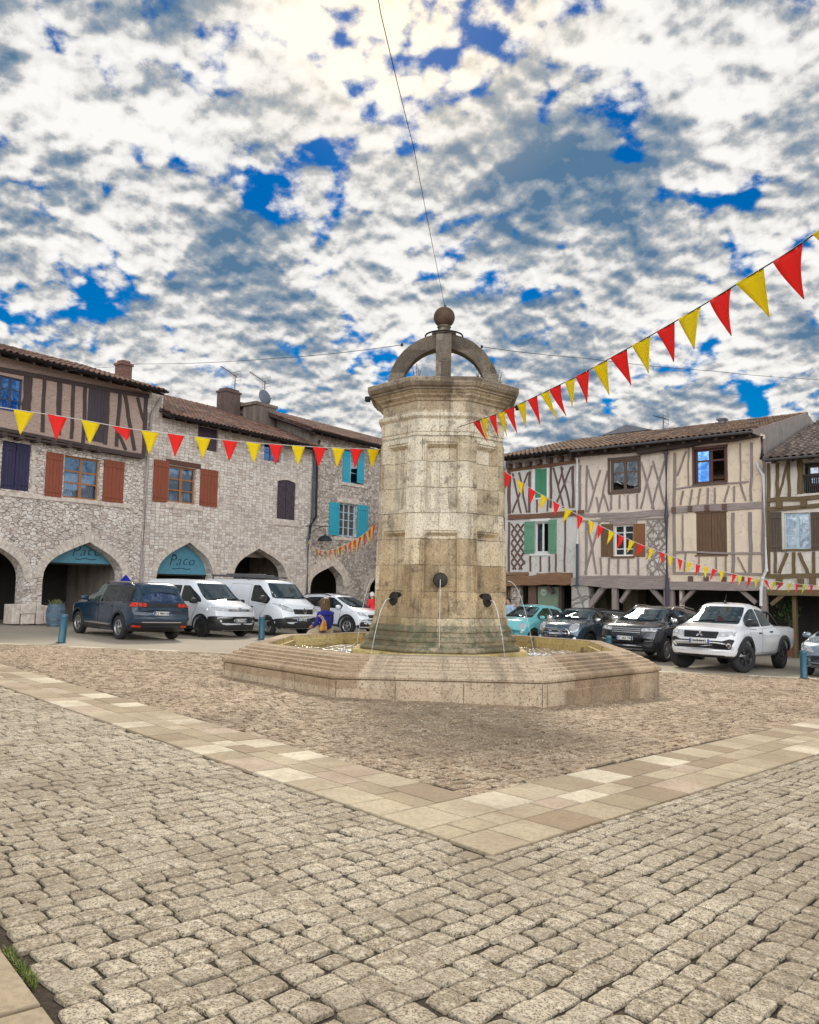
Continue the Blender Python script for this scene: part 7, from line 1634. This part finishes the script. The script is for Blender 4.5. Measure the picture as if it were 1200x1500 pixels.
def person(root, J, top_m, leg_m, shoe_m, hair_m, hair='short', face=Vector((0, 1, 0)), skirt=False, sleeve=1.0, seat=False):
    """J: joints in local metres, facing +y"""
    g = lambda k: Vector(J[k])
    V = [g('pelvis'), g('waist'), g('chest'), g('neck'), g('head')+Vector((0, 0, -.05)), g('head')+Vector((0, 0, .05)), g('head')+Vector((0, 0, .10))]
    Rr = [(.13, .10), (.11, .08), (.12, .07), (.052, .052), (.075, .088), (.080, .095), (.055, .065)]; E = [(0, 1), (1, 2), (2, 3), (3, 4), (4, 5), (5, 6)]
    for sd, n_ in ((-1, 'l'), (1, 'r')):
        b = len(V); V += [g('sh_'+n_), g('el_'+n_), g('wr_'+n_)]; Rr += [.058, .042, .027]; E += [(2, b), (b, b+1), (b+1, b+2)]
        hand(V, E, Rr, b+2, g('wr_'+n_)-g('el_'+n_), -sd)
        b = len(V); V += [g('hip_'+n_), g('kn_'+n_), g('an_'+n_), g('toe_'+n_)]; Rr += [.085, .058, .038, .033]; E += [(0, b), (b, b+1), (b+1, b+2), (b+2, b+3)]
    skin('body', V, E, Rr, skin_m, root)
    # face: nose, eyes, mouth, ears as small pieces on the head
    hc = g('head'); f = face.normalized(); s_ = f.cross(Vector((0, 0, 1)))
    mb = MB(); mb.lathe([(.001, -.02), (.016, -.012), (.012, .01), (.004, .03), (.001, .034)], 8, tuple(hc+f*.095+Vector((0, 0, -.015)))); mb.build('nose', skin_m, root, True)
    mb = MB()
    for q in (-.032, .032): mb.lathe([(.001, -.008), (.010, -.004), (.010, .004), (.001, .008)], 8, tuple(hc+f*.085+s_*q+Vector((0, 0, .012))))
    mb.build('eyes', MAT['black'], root, True)
    mb = MB()
    for q in (-.085, .085): mb.lathe([(.001, -.03), (.012, -.015), (.016, .01), (.001, .03)], 8, tuple(hc+s_*q))
    mb.build('ears', skin_m, root, True)
    # clothes
    TV = [g('pelvis')+Vector((0, 0, .0)), g('waist'), g('chest'), g('neck')+Vector((0, -.005, -.03))]; TR = [(.175, .14), (.165, .13), (.19, .135), (.095, .09)]; TE = [(0, 1), (1, 2), (2, 4), (4, 3)]; TV.append(g('chest').lerp(g('neck'), .55)+Vector((0, -.012, 0))); TR.append((.17, .125))
    for n_ in 'lr':
        b = len(TV); e_ = g('sh_'+n_), g('el_'+n_), g('el_'+n_).lerp(g('wr_'+n_), .85) if sleeve == 1 else g('el_'+n_).lerp(g('wr_'+n_), .05)
        TV += list(e_); TR += [.072, .056, .042 if sleeve == 1 else .055]; TE += [(4, b), (b, b+1), (b+1, b+2)]
    skin('top', TV, TE, TR, top_m, root)
    LV = [g('pelvis')+Vector((0, 0, -.02))]; LR = [(.15, .12)]; LE = []
    for n_ in 'lr':
        b = len(LV); LV += [g('hip_'+n_), g('kn_'+n_), g('kn_'+n_).lerp(g('an_'+n_), .92)]; LR += [.10, .074, .058]; LE += [(0, b), (b, b+1), (b+1, b+2)]
    skin('trousers', LV, LE, LR, leg_m, root)
    for n_ in 'lr':
        a, t = g('an_'+n_), g('toe_'+n_); skin('shoe', [a+Vector((0, 0, -.01)), a.lerp(t, .5)+Vector((0, 0, -.015)), t], [(0, 1), (1, 2)], [.05, (.046, .04), .036], shoe_m, root, 1)
    # hair cap
    mb = MB(); vs = []; N = 20; M_ = 9; low = {'short': .62, 'long': .92}[hair]
    for i in range(M_+1):
        a = math.pi*low*i/M_
        for k in range(N):
            b = 2*math.pi*k/N; dr = Vector((math.cos(b), math.sin(b), 0)); fr = max(0, dr.dot(f)); aa = a*(1-.52*fr**.7)
            rr = (.112 if hair == 'short' else .128)+.006*math.sin(b*9+i)+.004*math.sin(b*17)
            z = .125*math.cos(aa)+.018; h_ = rr*math.sin(min(aa, 1.75))
            if hair == 'long' and aa > 1.75: z = .125*math.cos(1.75)-.16*(aa-1.75)+.018; h_ = rr*(1.0-.1*(aa-1.75))
            vs.append(hc+dr*h_*(1.0 if abs(dr.dot(f)) > .5 else .92)+Vector((0, 0, z))-f*.006)
    mb.add(vs, [(i*N+k, (i+1)*N+k, (i+1)*N+(k+1) % N, i*N+(k+1) % N) for i in range(M_) for k in range(N)]); mb.build('hair', hair_m, root, True, fix=False)
hairb = NT('brown_gold_hair'); hf = hairb.noise(hairb.coord((30, 30, 3)), 2, 4); HAIRB = hairb.pbr(hairb.ramp(hf, [(.35, (.035, .022, .012)), (.7, (.22, .13, .05))]), .45)
cob_top = plain('cobalt_cardigan', (.018, .022, .24), .85, var=.3, bump=.5); beige_t = plain('beige_trousers', (.45, .36, .25), .85); navy_t = plain('navy_trousers', (.015, .018, .05), .85)
# seated woman on the rim, back to the viewer
an = R(136); a_ = FA-.40; sx, sy = FC.x+a_*math.cos(an)/math.cos(R(132-135)+FROT*0)*1.0, FC.y+a_*math.sin(an)
w_ = empty('person', (sx, sy, .43), an-math.pi/2, 'seated woman in a cobalt blue top on the fountain rim, back turned', 'person')
J = dict(pelvis=(0, 0, .11), waist=(0, -.03, .27), chest=(0, -.015, .43), neck=(0, .02, .58), head=(.0, .05, .72), sh_l=(-.165, .0, .49), sh_r=(.165, .0, .49), el_l=(-.24, .05, .25), el_r=(.235, .06, .24), wr_l=(-.17, .26, .20), wr_r=(.10, .29, .17),
    hip_l=(-.09, .05, .09), hip_r=(.09, .05, .09), kn_l=(-.12, .44, .03), kn_r=(.10, .45, .03), an_l=(-.12, .50, -.42), an_r=(.11, .52, -.42), toe_l=(-.13, .64, -.57), toe_r=(.12, .66, -.57))
person(w_, J, cob_top, beige_t, plain('brown_shoe', (.12, .06, .03), .6), HAIRB, 'long')
OR_ = plain('orange_leather', (.62, .27, .035), .5, var=.2); 
bw_ = empty('shoulder_bag', w_.matrix_basis @ Vector((-.25, -.20, .08)), an-math.pi/2+R(8), 'orange leather bag hanging on the seated woman, against her blue back', 'bag'); bw_.scale = (.72, .72, .76)
mb = MB(); mb.add([(-.10, -.045, .02), (.13, -.045, .06), (.12, .045, .06), (-.10, .045, .02), (-.06, -.05, .21), (.15, -.05, .24), (.15, .05, .24), (-.06, .05, .21), (.0, -.03, .34), (.13, -.03, .36), (.13, .03, .36), (.0, .03, .34)],
    [(0, 3, 2, 1), (0, 1, 5, 4), (1, 2, 6, 5), (2, 3, 7, 6), (3, 0, 4, 7), (4, 5, 9, 8), (5, 6, 10, 9), (6, 7, 11, 10), (7, 4, 8, 11), (8, 9, 10, 11)]); mb.build('bag_body', OR_, bw_, bevel=.02)
mb = MB(); mb.box(-.085, .14, -.062, -.0515, .06, .17); mb.build('pocket', plain('orange_pocket', (.68, .33, .06), .5), bw_, bevel=.004); mb = MB(); mb.box(-.13, .125, -.05, .05, -.01, .022); mb.build('bag_base', plain('dark_bag_base', (.04, .02, .015), .6), bw_, bevel=.008)
mb = MB(); mb.tube([(.06, -.01, .35), (.09, .10, .45), (.06, .18, .50), (.05, .26, .46)], .014, 6); mb.tube([(.02, .0, .33), (.02, .09, .42), (.02, .17, .47)], .010, 6); mb.build('strap', plain('pale_strap', (.6, .45, .3), .6), bw_)
def walker(px, Y, rz, label, topc, legc, hairc, hair, sleeve, hgt=1.70, grp=None):
    p = at(px, 860, Y); o = empty('person', (p.x, p.y, gz(p.x, p.y)), rz, label, 'person', grp); k = hgt/1.70; o.scale = (k, k, k)
    J = dict(pelvis=(0, 0, .93), waist=(0, .0, 1.10), chest=(0, .01, 1.28), neck=(0, .02, 1.44), head=(0, .05, 1.58), sh_l=(-.18, .0, 1.37), sh_r=(.18, .0, 1.37), el_l=(-.25, -.06, 1.10), el_r=(.25, .05, 1.10), wr_l=(-.24, .05, .87), wr_r=(.23, .22, .92),
        hip_l=(-.09, .0, .90), hip_r=(.09, .0, .90), kn_l=(-.10, .10, .48), kn_r=(.10, -.02, .48), an_l=(-.10, .14, .08), an_r=(.10, -.16, .09), toe_l=(-.11, .28, .035), toe_r=(.11, -.02, .035))
    person(o, J, topc, legc, MAT['blackplastic'], hairc, hair, sleeve=sleeve)
redt = plain('red_top', (.62, .025, .03), .8, var=.2); dkt = plain('dark_jacket', (.03, .028, .035), .8); lbs = plain('light_blue_shirt', (.42, .60, .75), .8); jeans = plain('blue_jeans', (.04, .07, .14), .85, var=.3)
walker(546, 33.8, R(35), 'person in a red top with pale hair, between the crossover car and the fountain tower', redt, navy_t, plain('white_hair', (.62, .6, .56), .6), 'short', 0)
walker(555, 34.4, R(-150), 'person with dark hair and a red cardigan, just left of the tower', plain('deep_red_cardigan', (.30, .02, .03), .8), dkt, plain('dark_hair', (.02, .015, .012), .5), 'long', 1)
walker(746, 33.5, R(120), 'dark haired person in a light blue shirt behind the turquoise car', lbs, jeans, plain('black_hair', (.015, .012, .01), .5), 'short', 0)
